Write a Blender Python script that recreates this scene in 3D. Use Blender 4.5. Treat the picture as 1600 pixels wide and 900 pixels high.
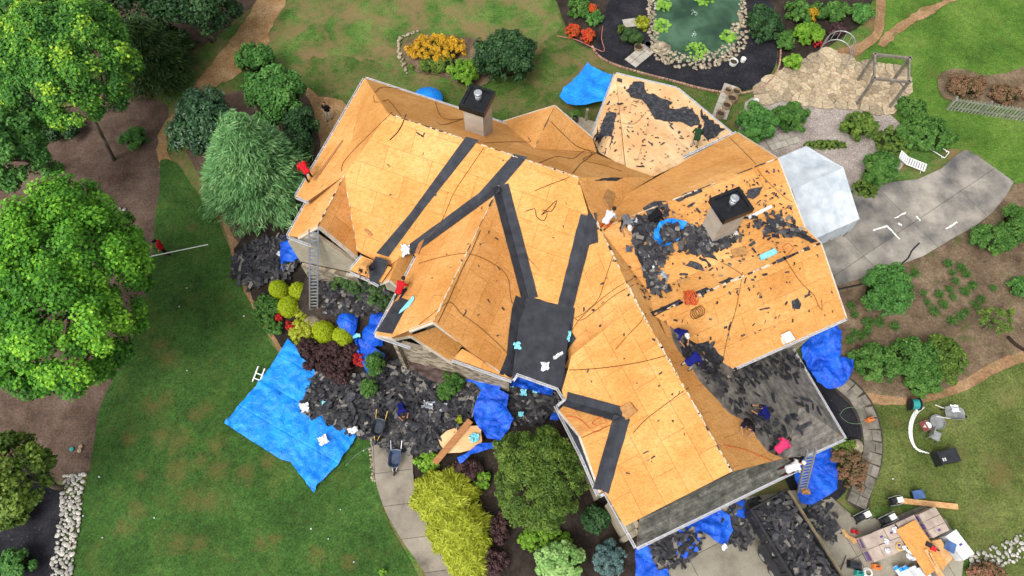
import bpy, bmesh, math, random
import numpy as np
from mathutils import Vector, Matrix, noise as mnoise

for o in list(bpy.data.objects): bpy.data.objects.remove(o)
SC = bpy.context.scene
COL = SC.collection
R = math.radians
rnd = random.Random(7)
NR = np.random.default_rng(7)

# ---------------------------------------------------------------- camera
CAM_H, CAM_F, CAM_T = 38.0, 1100.0, R(24.4)      # height, focal length in photo pixels, tilt from straight down
cd = bpy.data.cameras.new('camera'); cam = bpy.data.objects.new('camera', cd); COL.objects.link(cam)
cam.location = (0, 0, CAM_H); cam.rotation_euler = (CAM_T, 0, 0)
cd.sensor_width = 36; cd.lens = CAM_F / 1600 * 36; cd.clip_end = 2000; cd.clip_start = 0.5
SC.camera = cam

# ---------------------------------------------------------------- sky, sun, exposure (bright overcast)
SUN_AZ, SUN_EL = -128.0, 56.0                     # direction the light comes from
w = bpy.data.worlds.new('World'); SC.world = w; w.use_nodes = True
nt = w.node_tree; bg = nt.nodes['Background']
sky = nt.nodes.new('ShaderNodeTexSky'); sky.sky_type = 'NISHITA'; sky.sun_disc = False
sky.sun_elevation = R(SUN_EL); sky.sun_rotation = R(90 - SUN_AZ)
sky.dust_density = 6.0; sky.air_density = 1.0; sky.ozone_density = 0.6
hs = nt.nodes.new('ShaderNodeHueSaturation'); hs.inputs['Saturation'].default_value = 0.25
nt.links.new(sky.outputs[0], hs.inputs['Color']); nt.links.new(hs.outputs[0], bg.inputs['Color'])
bg.inputs['Strength'].default_value = 0.15
sl = bpy.data.lights.new('sun', 'SUN'); sl.energy = 0.55; sl.angle = R(20); sl.color = (1.0, 0.96, 0.89)
so = bpy.data.objects.new('sun', sl); COL.objects.link(so)
_d = Vector((math.cos(R(SUN_EL)) * math.cos(R(SUN_AZ)), math.cos(R(SUN_EL)) * math.sin(R(SUN_AZ)), math.sin(R(SUN_EL))))
so.rotation_euler = _d.to_track_quat('Z', 'Y').to_euler(); so.location = (0, 0, 60)
SC.view_settings.view_transform = 'Standard'; SC.view_settings.look = 'None'
SC.view_settings.exposure = 0.68; SC.view_settings.gamma = 1.0
SC.view_settings.use_curve_mapping = False

# ---------------------------------------------------------------- measuring helpers
_s, _c = math.sin(CAM_T), math.cos(CAM_T)
def ray(px, py):
    u = (px - 800) / CAM_F; v = (450 - py) / CAM_F
    return Vector((u, _s + v * _c, -_c + v * _s))
def P(px, py, z=0.0):                              # where the surveyed point lies at height z
    d = ray(px, py); t = (z - CAM_H) / d.z
    return Vector((d.x * t, d.y * t, z))
def Q(p):
    dz = p[2] - CAM_H; dep = p[1] * _s - dz * _c; up = p[1] * _c + dz * _s
    return (800 + CAM_F * p[0] / dep, 450 - CAM_F * up / dep)
def mpp(px, py, z=0.0): return (P(px + 1, py, z) - P(px, py, z)).length
class Pl:                                          # a roof plane: point, downslope azimuth, pitch
    def __init__(s, o, az, pitch, name=''):
        a = R(az); k = math.tan(R(pitch)); s.o = Vector(o); s.gx = math.cos(a) * k; s.gy = math.sin(a) * k; s.az = az; s.pitch = pitch; s.name = name
    def z(s, x, y): return s.o.z - s.gx * (x - s.o.x) - s.gy * (y - s.o.y)
    def n(s): return Vector((s.gx, s.gy, 1)).normalized()
    def at(s, px, py, lift=0):
        d = ray(px, py); t = (s.o.z + lift + s.gx * s.o.x + s.gy * s.o.y - CAM_H) / (d.z + s.gx * d.x + s.gy * d.y)
        return Vector((d.x * t, d.y * t, CAM_H + d.z * t))
def FLAT(z): return Pl((0, 0, z), 0, 0)
def V2(a, b, px, py):                              # point on the line where planes a and b meet, nearest to the surveyed ray
    na = Vector((a.gx, a.gy, 1)); nb = Vector((b.gx, b.gy, 1)); d = na.cross(nb).normalized()
    ca = na.dot(a.o); cb = nb.dot(b.o)
    M = Matrix((na, nb, d)); p0 = M.inverted() @ Vector((ca, cb, d.dot(a.o)))
    o = Vector((0, 0, CAM_H)); r = ray(px, py).normalized(); w0 = p0 - o
    b_ = d.dot(r); den = 1 - b_ * b_; t = (b_ * r.dot(w0) - d.dot(w0)) / den
    return p0 + d * t
def V3(a, b, c):
    M = Matrix([Vector((q.gx, q.gy, 1)) for q in (a, b, c)])
    return M.inverted() @ Vector([Vector((q.gx, q.gy, 1)).dot(q.o) for q in (a, b, c)])

# ---------------------------------------------------------------- objects
BASE = {}
def tag(o, label=None, cat=None, group=None, kind=None):
    if label: o['label'] = label
    if cat: o['category'] = cat
    if group: o['group'] = group
    if kind: o['kind'] = kind
    return o
def thing(name, label, cat, loc=(0, 0, 0), group=None):
    o = bpy.data.objects.new(name, None); COL.objects.link(o); o.location = loc; o.empty_display_size = .2
    BASE[o.name] = Vector(loc); return tag(o, label, cat, group)
def link(me, name, parent=None, base=None):        # mesh whose vertices are relative to base
    o = bpy.data.objects.new(name, me); COL.objects.link(o)
    if parent is not None: o.parent = parent; BASE[o.name] = BASE[parent.name]
    else:
        o.location = base or (0, 0, 0); BASE[o.name] = Vector(base or (0, 0, 0))
    return o
def place(me, name, parent, loc, rot=(0, 0, 0), sc=(1, 1, 1)):   # a piece sharing mesh data, at a world position
    o = bpy.data.objects.new(name, me); COL.objects.link(o)
    b = Vector((0, 0, 0))
    if parent is not None: o.parent = parent; b = BASE[parent.name]
    o.location = Vector(loc) - b; o.rotation_euler = rot; o.scale = sc; BASE[o.name] = Vector(loc); return o
class MB:
    def __init__(s): s.v = []; s.f = []; s.m = []; s.cm = 0
    def add(s, vs, fs):
        n = len(s.v); s.v += [tuple(v) for v in vs]; s.f += [tuple(i + n for i in f) for f in fs]; s.m += [s.cm] * len(fs); return s
    def box(s, c, size, X=None, Y=None, taper=1.0):
        c = Vector(c); X = Vector(X or (1, 0, 0)).normalized(); Y = Vector(Y or Vector((0, 0, 1)).cross(X)).normalized(); Z = X.cross(Y)
        a, b, h = [q / 2 for q in size]
        vs = []
        for k in (-1, 1):
            t = 1 if k < 0 else taper
            for i, j in ((-1, -1), (1, -1), (1, 1), (-1, 1)): vs.append(c + X * a * i * t + Y * b * j * t + Z * h * k)
        return s.add(vs, [(3, 2, 1, 0), (4, 5, 6, 7), (0, 1, 5, 4), (1, 2, 6, 5), (2, 3, 7, 6), (3, 0, 4, 7)])
    def beam(s, a, b, w_, h_=None, up=(0, 0, 1)):
        a = Vector(a); b = Vector(b); X = (b - a); L = X.length; X.normalize(); u = Vector(up)
        if abs(X.dot(u)) > .95: u = Vector((1, 0, 0))
        Y = u.cross(X).normalized(); return s.box((a + b) / 2, (L, w_, h_ or w_), X, Y)
    def tube(s, pts, r, n=6, cap=True):
        pts = [Vector(p) for p in pts]; rs = r if isinstance(r, (list, tuple)) else [r] * len(pts); st = len(s.v); vs = []; fs = []
        t0 = (pts[1] - pts[0]).normalized(); u = t0.cross(Vector((0, 0, 1)))
        if u.length < .05: u = t0.cross(Vector((0, 1, 0)))
        u.normalize()
        for i, p in enumerate(pts):
            t = (pts[min(i + 1, len(pts) - 1)] - pts[max(i - 1, 0)]).normalized(); u = (u - t * u.dot(t)).normalized(); b = t.cross(u)
            for k in range(n):
                a = 2 * math.pi * k / n; vs.append(p + (u * math.cos(a) + b * math.sin(a)) * rs[i])
        for i in range(len(pts) - 1):
            for k in range(n): fs.append((i * n + k, i * n + (k + 1) % n, (i + 1) * n + (k + 1) % n, (i + 1) * n + k))
        if cap: fs += [tuple(range(n))[::-1], tuple((len(pts) - 1) * n + k for k in range(n))]
        return s.add(vs, fs)
    def lathe(s, c, prof, n=16, ax=(0, 0, 1)):      # prof: (radius, height along axis)
        c = Vector(c); Z = Vector(ax).normalized(); X = Z.orthogonal().normalized(); Y = Z.cross(X); vs = []; fs = []
        for r, h in prof:
            for k in range(n):
                a = 2 * math.pi * k / n; vs.append(c + Z * h + (X * math.cos(a) + Y * math.sin(a)) * r)
        for i in range(len(prof) - 1):
            for k in range(n): fs.append((i * n + k, i * n + (k + 1) % n, (i + 1) * n + (k + 1) % n, (i + 1) * n + k))
        fs.append(tuple(range(n))[::-1]); fs.append(tuple((len(prof) - 1) * n + k for k in range(n)))
        return s.add(vs, fs)
    def prism(s, pts, d):                           # polygon + offset vector d (list of world points)
        pts = [Vector(p) for p in pts]; d = Vector(d); n = len(pts); vs = pts + [p + d for p in pts]
        return s.add(vs, [tuple(range(n)), tuple(range(n, 2 * n))[::-1]] + [(i, i + n, (i + 1) % n + n, (i + 1) % n) for i in range(n)])
    def ball(s, c, r, n=10, m=6, jit=0, seed=0):
        c = Vector(c); r = Vector(r) if not isinstance(r, (int, float)) else Vector((r, r, r)); vs = []; fs = []
        rg = random.Random(seed)
        vs.append(c + Vector((0, 0, r.z)))
        for i in range(1, m):
            t = math.pi * i / m
            for k in range(n):
                a = 2 * math.pi * k / n; q = 1 + rg.uniform(-jit, jit)
                vs.append(c + Vector((r.x * math.sin(t) * math.cos(a) * q, r.y * math.sin(t) * math.sin(a) * q, r.z * math.cos(t) * q)))
        vs.append(c - Vector((0, 0, r.z))); L = len(vs) - 1
        for k in range(n): fs.append((0, 1 + k, 1 + (k + 1) % n)); fs.append((L, 1 + (m - 2) * n + (k + 1) % n, 1 + (m - 2) * n + k))
        for i in range(m - 2):
            for k in range(n): fs.append((1 + i * n + k, 1 + (i + 1) * n + k, 1 + (i + 1) * n + (k + 1) % n, 1 + i * n + (k + 1) % n))
        return s.add(vs, fs)
    def mesh(s, name, mats, base=(0, 0, 0), smooth=False, merge=False, recalc=True):
        me = bpy.data.meshes.new(name); b = Vector(base)
        me.from_pydata([Vector(v) - b for v in s.v], [], s.f)
        for m_ in (mats if isinstance(mats, (list, tuple)) else [mats]): me.materials.append(m_)
        if any(s.m): me.polygons.foreach_set('material_index', s.m)
        if recalc or merge:
            bm = bmesh.new(); bm.from_mesh(me)
            if merge: bmesh.ops.remove_doubles(bm, verts=bm.verts, dist=1e-4)
            if recalc: bmesh.ops.recalc_face_normals(bm, faces=bm.faces)
            bm.to_mesh(me); bm.free()
        if smooth: me.polygons.foreach_set('use_smooth', [True] * len(me.polygons))
        me.update(); return me
    def build(s, name, mats, parent=None, base=None, smooth=False, merge=False):
        if parent is not None: b = BASE[parent.name]
        else: b = Vector(base) if base is not None else Vector((0, 0, 0))
        return link(s.mesh(name, mats, b, smooth, merge), name, parent, b)

# ---------------------------------------------------------------- 2d polygons
def clip_rect(poly, x0, x1, y0, y1):               # Sutherland-Hodgman
    for ax, val, keep in ((0, x0, 1), (0, x1, -1), (1, y0, 1), (1, y1, -1)):
        out = []; n = len(poly)
        for i in range(n):
            a = poly[i]; b = poly[(i + 1) % n]; ia = (a[ax] - val) * keep >= 0; ib = (b[ax] - val) * keep >= 0
            if ia: out.append(a)
            if ia != ib:
                t = (val - a[ax]) / (b[ax] - a[ax]); out.append((a[0] + (b[0] - a[0]) * t, a[1] + (b[1] - a[1]) * t))
        poly = out
        if len(poly) < 3: return []
    o = []
    for p in poly:
        if not o or abs(p[0] - o[-1][0]) + abs(p[1] - o[-1][1]) > 1e-4: o.append(p)
    while len(o) > 2 and abs(o[0][0] - o[-1][0]) + abs(o[0][1] - o[-1][1]) < 1e-4: o.pop()
    return o if len(o) > 2 else []
def area2(p): return sum(p[i][0] * p[(i + 1) % len(p)][1] - p[(i + 1) % len(p)][0] * p[i][1] for i in range(len(p))) / 2
def inside(p, poly):
    c = False; n = len(poly); x, y = p
    for i in range(n):
        a = poly[i]; b = poly[i - 1]
        if (a[1] > y) != (b[1] > y) and x < (b[0] - a[0]) * (y - a[1]) / (b[1] - a[1]) + a[0]: c = not c
    return c
def smooth_poly(pts, step=.35, jag=.0, closed=True, seed=0, curve=True):   # Catmull-Rom through the points, resampled, roughened
    n = len(pts); out = []
    for i in range(n if closed else n - 1):
        g = lambda k: Vector(pts[k % n][:2]) if closed else Vector(pts[max(0, min(n - 1, k))][:2])
        p0, p1, p2, p3 = g(i - 1), g(i), g(i + 1), g(i + 2); k = max(1, int((p2 - p1).length / step))
        for j in range(k):
            t = j / k
            if curve: q = .5 * ((2 * p1) + (p2 - p0) * t + (2 * p0 - 5 * p1 + 4 * p2 - p3) * t * t + (3 * p1 - p0 - 3 * p2 + p3) * t ** 3)
            else: q = p1.lerp(p2, t)
            if jag:
                nv = mnoise.noise_vector(Vector((q.x * 1.7, q.y * 1.7, seed * 3.1))) + .6 * mnoise.noise_vector(Vector((q.x * 5, q.y * 5, seed))) + .5 * mnoise.noise_vector(Vector((q.x * 13, q.y * 13, seed + 9)))
                q = q + Vector((nv.x, nv.y)) * jag
            out.append((q.x, q.y))
    if not closed: out.append(tuple(pts[-1][:2]))
    return out
def px_poly(pp, z=0.0): return [tuple(P(x, y, z)[:2]) for x, y in pp]
def grid_sheet(poly, cell, zf, mb=None):           # polygon cut by a grid, each corner lifted to zf(x,y)
    mb = mb or MB(); xs = [p[0] for p in poly]; ys = [p[1] for p in poly]; key = {}
    def vid(p):
        k = (round(p[0], 3), round(p[1], 3))
        if k not in key: key[k] = len(mb.v); mb.v.append((p[0], p[1], zf(p[0], p[1])))
        return key[k]
    x = math.floor(min(xs) / cell) * cell
    while x < max(xs):
        col = clip_rect(poly, x, x + cell, min(ys) - 1, max(ys) + 1)
        if col:
            y = math.floor(min(q[1] for q in col) / cell) * cell; my = max(q[1] for q in col)
            while y < my:
                c = clip_rect(col, x, x + cell, y, y + cell)
                if len(c) >= 3 and abs(area2(c)) > 1e-5:
                    ids = []
                    for q in c:
                        i = vid(q)
                        if i not in ids: ids.append(i)
                    if len(ids) > 2: mb.f.append(tuple(ids)); mb.m.append(mb.cm)
                y += cell
        x += cell
    return mb
def flat_sheet(name, poly, z, m, kind='structure', label=None, cat=None, parent=None):
    mb = MB(); mb.v = [(x, y, z) for x, y in poly]; mb.f = [tuple(range(len(poly)))]; mb.m = [0]
    me = mb.mesh(name, m, BASE[parent.name] if parent is not None else (0, 0, 0), recalc=False)
    if me.polygons[0].normal.z < 0: me.flip_normals()
    bm = bmesh.new(); bm.from_mesh(me); bmesh.ops.triangulate(bm, faces=bm.faces); bm.to_mesh(me); bm.free()
    o = link(me, name, parent)
    return tag(o, label, cat, kind=kind) if parent is None else o

# ---------------------------------------------------------------- materials
def srgb(r, g, b):
    f = lambda v: ((v / 255 + .055) / 1.055) ** 2.4 if v > 10 else v / 255 / 12.92
    return (f(r), f(g), f(b), 1)
class NT:
    def __init__(s, name):
        s.m = bpy.data.materials.new(name); s.m.use_nodes = True; s.t = s.m.node_tree; s.b = s.t.nodes['Principled BSDF']; s.out = s.t.nodes['Material Output']
    def n(s, typ, **k):
        o = s.t.nodes.new(typ)
        for a, b in k.items(): setattr(o, a, b)
        return o
    def l(s, a, b): s.t.links.new(a, b)
    def coord(s, obj=False, scale=(1, 1, 1), rot=(0, 0, 0)):
        c = s.n('ShaderNodeTexCoord').outputs['Object'] if obj else s.n('ShaderNodeNewGeometry').outputs['Position']
        mp = s.n('ShaderNodeMapping'); mp.inputs['Scale'].default_value = scale; mp.inputs['Rotation'].default_value = rot; s.l(c, mp.inputs[0]); return mp.outputs[0]
    def noise(s, co, scale, detail=4, rough=.55, dist=0):
        o = s.n('ShaderNodeTexNoise'); o.inputs['Scale'].default_value = scale; o.inputs['Detail'].default_value = detail; o.inputs['Roughness'].default_value = rough; o.inputs['Distortion'].default_value = dist
        s.l(co, o.inputs['Vector']); return o.outputs[0]
    def ramp(s, fac, cols, pos=None, interp='LINEAR'):
        o = s.n('ShaderNodeValToRGB'); e = o.color_ramp.elements; o.color_ramp.interpolation = interp; n = len(cols)
        while len(e) < n: e.new(.5)
        for i, c in enumerate(cols): e[i].position = pos[i] if pos else i / (n - 1); e[i].color = c if len(c) == 4 else (*c, 1)
        s.l(fac, o.inputs[0]); return o.outputs[0]
    def mix(s, fac, a, b, typ='MIX'):
        o = s.n('ShaderNodeMix', data_type='RGBA', blend_type=typ)
        for sock, v in ((o.inputs[0], fac), (o.inputs[6], a), (o.inputs[7], b)):
            if hasattr(v, 'links'): s.l(v, sock)
            elif isinstance(v, (int, float)): sock.default_value = v
            else: sock.default_value = v if len(v) == 4 else (*v, 1)
        return o.outputs[2]
    def math(s, op, a, b=0.0):
        o = s.n('ShaderNodeMath', operation=op)
        for i, v in enumerate((a, b)):
            if hasattr(v, 'links'): s.l(v, o.inputs[i])
            else: o.inputs[i].default_value = v
        return o.outputs[0]
    def bump(s, h, strength=.4, dist=.02):
        o = s.n('ShaderNodeBump'); o.inputs['Strength'].default_value = strength; o.inputs['Distance'].default_value = dist; s.l(h, o.inputs['Height']); s.l(o.outputs[0], s.b.inputs['Normal']); return o
    def fin(s, col, rough=.8, spec=.3, metal=0):
        if hasattr(col, 'links'): s.l(col, s.b.inputs['Base Color'])
        else: s.b.inputs['Base Color'].default_value = col
        s.b.inputs['Roughness'].default_value = rough; s.b.inputs['Specular IOR Level'].default_value = spec; s.b.inputs['Metallic'].default_value = metal; return s.m
def mat(name, cols, scale=4, rough=.8, spec=.3, metal=0, bump=0, bscale=None, bdist=.02, detail=5, pos=None, obj=False, fine=None, rand=0, stretch=(1, 1, 1)):
    t = NT(name); co = t.coord(obj, stretch); f = t.noise(co, scale, detail)
    col = t.ramp(f, cols, pos or [.3 + .4 * i / max(1, len(cols) - 1) for i in range(len(cols))]) if len(cols) > 1 else None
    if col is None: col = t.mix(0.0, cols[0], cols[0])
    if fine:                                        # fine = (scale, amount)
        g = t.noise(co, fine[0], 3, .7); v = t.ramp(g, [(1 - fine[1],) * 3, (1 + fine[1],) * 3], [.3, .7]); col = t.mix(1.0, col, v, 'MULTIPLY')
    if rand:
        oi = t.n('ShaderNodeObjectInfo').outputs['Random']; v = t.ramp(oi, [(1 - rand,) * 3, (1 + rand,) * 3]); col = t.mix(1.0, col, v, 'MULTIPLY')
    if bump: t.bump(t.noise(co, bscale or scale * 3, 4, .6), bump, bdist)
    return t.fin(col, rough, spec, metal)
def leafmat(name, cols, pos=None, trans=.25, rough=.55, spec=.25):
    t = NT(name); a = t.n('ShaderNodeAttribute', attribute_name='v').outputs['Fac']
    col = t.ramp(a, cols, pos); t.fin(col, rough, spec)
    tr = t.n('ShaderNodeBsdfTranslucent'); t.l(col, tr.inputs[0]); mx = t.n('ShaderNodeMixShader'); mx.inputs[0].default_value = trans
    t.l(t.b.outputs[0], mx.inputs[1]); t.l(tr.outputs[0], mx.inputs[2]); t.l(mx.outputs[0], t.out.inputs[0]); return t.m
S = srgb
# ================================================================ the setting: ground, lawns, beds, paving, pond
def grassmat(name, cols, spots=None, fine=10, big=.35, brown=None, amt=.5, bpos=(.56, .7), bsc=.9):
    t = NT(name); co = t.coord()
    f = t.noise(co, big, 5, .6); g = t.noise(co, fine, 3, .75)
    col = t.ramp(f, cols, [.32 + .36 * i / (len(cols) - 1) for i in range(len(cols))])
    m = t.noise(co, 2.6, 6, .75); col = t.mix(1.0, col, t.ramp(m, [(.66,) * 3, (1.32,) * 3], [.3, .7]), 'MULTIPLY')
    col = t.mix(1.0, col, t.ramp(g, [(.4,) * 3, (1.6,) * 3], [.28, .72]), 'MULTIPLY')
    if brown:
        b = t.noise(co, bsc, 6, .68, .4); fac = t.math('MULTIPLY', t.ramp(b, [(0,) * 3, (1,) * 3], list(bpos)), amt)
        bc = t.mix(t.noise(co, 9, 4), brown, tuple(v * .55 for v in brown[:3]))
        col = t.mix(fac, col, bc)
    if spots:                                       # worn spots of the turf
        nz = t.noise(co, 2.5, 5, .75); tot = None
        for (x, y, r) in spots:
            p = P(x, y); vm = t.n('ShaderNodeVectorMath', operation='DISTANCE'); t.l(co, vm.inputs[0]); vm.inputs[1].default_value = p
            v = t.math('SUBTRACT', 1.0, t.math('DIVIDE', vm.outputs['Value'], r)); tot = v if tot is None else t.math('MAXIMUM', tot, v)
        v = t.math('ADD', tot, t.math('MULTIPLY', t.math('SUBTRACT', nz, .5), 2.6)); col = t.mix(t.math('MULTIPLY', t.ramp(v, [(0,) * 3, (1,) * 3], [.1, .9]), .5), col, t.mix(g, S(74, 62, 36), S(120, 104, 62)))
    t.bump(g, .5, .03); return t.fin(col, .9, .1)
lawn_nat = grassmat('lawn_patchy', [S(56, 82, 34), S(72, 102, 44), S(94, 116, 58)], brown=S(138, 114, 82), amt=.85, bpos=(.42, .62), bsc=.5)
lawn_west = grassmat('lawn_mown', [S(46, 70, 30), S(54, 84, 36), S(66, 96, 44)], fine=11, brown=S(98, 90, 48), amt=.38, bpos=(.5, .72), bsc=.7, spots=[(238, 635, .8), (258, 623, .7), (306, 648, .7), (320, 640, .6), (203, 685, .7), (250, 683, .8), (278, 690, 1.0), (337, 695, .7), (312, 721, .6), (276, 735, .9), (220, 742, .5), (340, 735, .9), (383, 740, .8), (300, 780, 1.0), (325, 782, .8), (213, 797, .7), (190, 825, .6), (280, 850, .8), (310, 850, .7), (420, 722, .7), (428, 843, .5), (408, 848, .6), (497, 866, .6), (545, 878, .6), (250, 540, .8), (262, 560, .9), (300, 355, .6)])
lawn_ne = grassmat('lawn_northeast', [S(60, 88, 32), S(76, 106, 40), S(94, 118, 52)], brown=S(120, 108, 62), amt=.35, bpos=(.55, .75), bsc=.5)
lawn_se = grassmat('lawn_southeast', [S(66, 78, 36), S(82, 94, 46), S(98, 106, 58)], brown=S(124, 112, 74), amt=.5, bpos=(.5, .75), bsc=.6, spots=[(1563, 740, 1.0), (1557, 752, .7), (1400, 660, .5)])
grass_n = grassmat('lawn_side', [S(52, 76, 30), S(66, 90, 38), S(84, 102, 50)], brown=S(134, 110, 80), amt=.8, bpos=(.44, .66), bsc=.6)
def dirtmat(name, cols, fine=9, chips=None, chip_scale=9, chip_pos=(.70, .73), stretch=(1, 1, 1), green=None, gpos=(.55, .7)):
    t = NT(name); co = t.coord(False, stretch); f = t.noise(co, .7, 6, .65)
    col = t.ramp(f, cols, [.3 + .4 * i / (len(cols) - 1) for i in range(len(cols))])
    g = t.noise(co, fine, 5, .75); col = t.mix(1.0, col, t.ramp(g, [(.5,) * 3, (1.45,) * 3], [.3, .7]), 'MULTIPLY')
    if green: col = t.mix(t.math('MULTIPLY', t.ramp(t.noise(co, .9, 5, .65), [(0,) * 3, (1,) * 3], list(gpos)), .8), col, green)
    if chips: col = t.mix(t.ramp(t.noise(co, chip_scale, 2, .6), [(0,) * 3, (1,) * 3], list(chip_pos)), col, chips)
    t.bump(g, .6, .04); return t.fin(col, .95, .1)
m_mulch = dirtmat('mulch_brown', [S(70, 57, 49), S(92, 76, 66), S(112, 95, 84)], chips=S(140, 118, 100), chip_scale=10)
m_bark = dirtmat('mulch_dark', [S(36, 31, 28), S(52, 45, 40), S(72, 63, 56)], chips=S(92, 80, 70), chip_scale=9)
m_black = dirtmat('mulch_black', [S(26, 26, 30), S(38, 38, 43), S(52, 51, 55)], fine=10, chips=S(98, 96, 98), chip_scale=9, chip_pos=(.69, .73))
m_soil = dirtmat('soil_bed', [S(74, 60, 48), S(106, 90, 72), S(130, 112, 92)], green=S(66, 84, 36), chips=S(150, 136, 118), chip_scale=11)
m_tan = dirtmat('dirt_path', [S(128, 98, 64), S(156, 124, 86), S(178, 150, 112)], green=S(96, 98, 54), gpos=(.6, .75))
m_grey = dirtmat('gravel', [S(126, 116, 108), S(150, 140, 132), S(168, 158, 150)], fine=11, chips=S(196, 188, 180), chip_scale=11, chip_pos=(.64, .7))
m_redclay = dirtmat('clay', [S(120, 92, 66), S(142, 112, 82), S(160, 130, 98)], green=S(92, 90, 50), gpos=(.55, .7))

flat_sheet('ground', [(-160, -120), (160, -120), (160, 200), (-160, 200)], 0, lawn_nat)
ZN = [0]
def zone(name, pp, m, jag=.10, step=.4, lift=None, curve=True):
    ZN[0] += 1
    return flat_sheet(name, smooth_poly(px_poly(pp), step, jag, seed=ZN[0], curve=curve), .004 * ZN[0] if lift is None else lift, m)
zone('side_lawn', [(430, 120), (560, 90), (700, 130), (860, 60), (880, 20), (960, 100), (1180, 150), (1180, 230), (900, 300), (500, 300)], grass_n, .3)
zone('northeast_lawn', [(1330, 120), (1350, 85), (1372, 40), (1375, -60), (1800, -60), (1800, 320), (1570, 310), (1530, 240), (1440, 230), (1400, 190), (1410, 120), (1370, 100)], lawn_ne, .2)
zone('southeast_lawn', [(1345, 640), (1420, 630), (1500, 612), (1570, 575), (1800, 520), (2000, 1250), (1540, 1250), (1530, 900), (1500, 868), (1440, 790), (1380, 795), (1345, 790), (1372, 720)], lawn_se, .12)
zone('west_mulch_bed', [(-200, 150), (60, 175), (150, 150), (255, 160), (258, 215), (251, 300), (242, 370), (236, 420), (218, 500), (180, 585), (156, 640), (146, 700), (134, 745), (95, 752), (40, 740), (-200, 740)], m_mulch, .06)
zone('bark_bed', [(150, 150), (240, 120), (330, 60), (390, 10), (420, -30), (150, -60), (100, 100)], m_mulch, .25)
zone('dirt_path', [(420, -40), (452, -10), (425, 40), (412, 85), (372, 118), (330, 140), (290, 175), (262, 215), (268, 260), (250, 262), (250, 205), (290, 150), (330, 100), (362, 60), (392, 20)], m_tan, .18)
zone('lawn', [(252, 250), (249, 300), (242, 345), (236, 420), (218, 500), (180, 585), (156, 640), (146, 700), (133, 770), (118, 850), (105, 960), (85, 1250), (960, 1250), (760, 1040), (690, 960), (642, 880), (602, 800), (586, 740), (580, 690), (520, 640), (440, 560), (405, 500), (378, 445), (352, 372), (330, 330), (300, 290), (275, 255)], lawn_west, .06)
zone('earth_edging', [(335, 330), (352, 360), (372, 430), (400, 490), (440, 552), (455, 545), (425, 490), (400, 430), (372, 350), (350, 320)], m_redclay, .06)
zone('side_yard', [(470, 140), (500, 150), (540, 160), (535, 200), (500, 280), (470, 290), (440, 230)], m_tan, .2)
zone('evergreen_bed', [(290, 230), (340, 320), (375, 380), (460, 400), (500, 260), (480, 150), (430, 130), (350, 150), (300, 190)], m_mulch, .2)
zone('front_bed', [(372, 380), (385, 440), (425, 520), (470, 580), (560, 660), (640, 700), (720, 690), (900, 640), (980, 560), (900, 420), (620, 330), (460, 330)], m_bark, .15)
zone('shrub_bed', [(640, 700), (645, 770), (655, 800), (690, 840), (730, 930), (980, 960), (1020, 840), (1000, 700), (900, 620), (760, 660)], m_bark, .08)
zone('dark_mulch_bed', [(-200, 745), (40, 735), (76, 742), (102, 780), (100, 830), (92, 900), (85, 980), (60, 1250), (-300, 1250)], m_black, .1)
zone('east_bed', [(1290, 440), (1340, 432), (1430, 402), (1500, 360), (1560, 300), (1800, 250), (1800, 520), (1570, 572), (1500, 610), (1420, 628), (1350, 625), (1300, 600), (1280, 520)], m_soil, .15)
zone('clay_edging', [(1350, 628), (1420, 632), (1500, 614), (1570, 577), (1700, 530), (1700, 515), (1565, 560), (1495, 600), (1420, 622), (1352, 614)], m_redclay, .08)
zone('gravel_yard', [(1165, 160), (1210, 150), (1260, 158), (1330, 166), (1392, 182), (1420, 230), (1380, 300), (1340, 330), (1240, 300), (1160, 240)], m_grey, .12)
zone('curved_earth_path', [(1300, 82), (1345, 66), (1366, 40), (1368, -30), (1382, -30), (1380, 45), (1358, 75), (1315, 98)], m_redclay, .12)
zone('worn_track', [(1375, 60), (1430, 20), (1475, 0), (1500, -20), (1512, -10), (1470, 14), (1420, 42), (1380, 74)], m_redclay, .2)
zone('juniper_bed', [(1466, 120), (1490, 108), (1560, 118), (1640, 95), (1640, 172), (1560, 168), (1500, 162), (1470, 150)], m_soil, .12)
zone('pond_mulch', [(928, 72), (940, 30), (958, -40), (1230, -40), (1216, 60), (1212, 100), (1192, 130), (1160, 143), (1110, 140), (1050, 125), (1000, 112), (955, 98), (934, 86)], m_black, .05)
zone('flower_bed_soil', [(870, -30), (878, 30), (900, 66), (930, 74), (942, 30), (955, -30)], m_bark, .1)
zone('planting_bed_soil', [(1212, -40), (1216, 60), (1214, 108), (1235, 112), (1270, 92), (1310, 62), (1352, 30), (1356, -40)], m_bark, .1)
zone('daisy_bed_soil', [(630, 70), (650, 58), (700, 56), (760, 70), (770, 120), (740, 136), (690, 122), (650, 112), (634, 95)], m_soil, .2)
zone('foundation_mulch', [(1260, 560), (1310, 590), (1338, 640), (1345, 690), (1335, 740), (1318, 770), (1290, 790), (1240, 780), (1200, 640)], m_black, .06)

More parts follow.
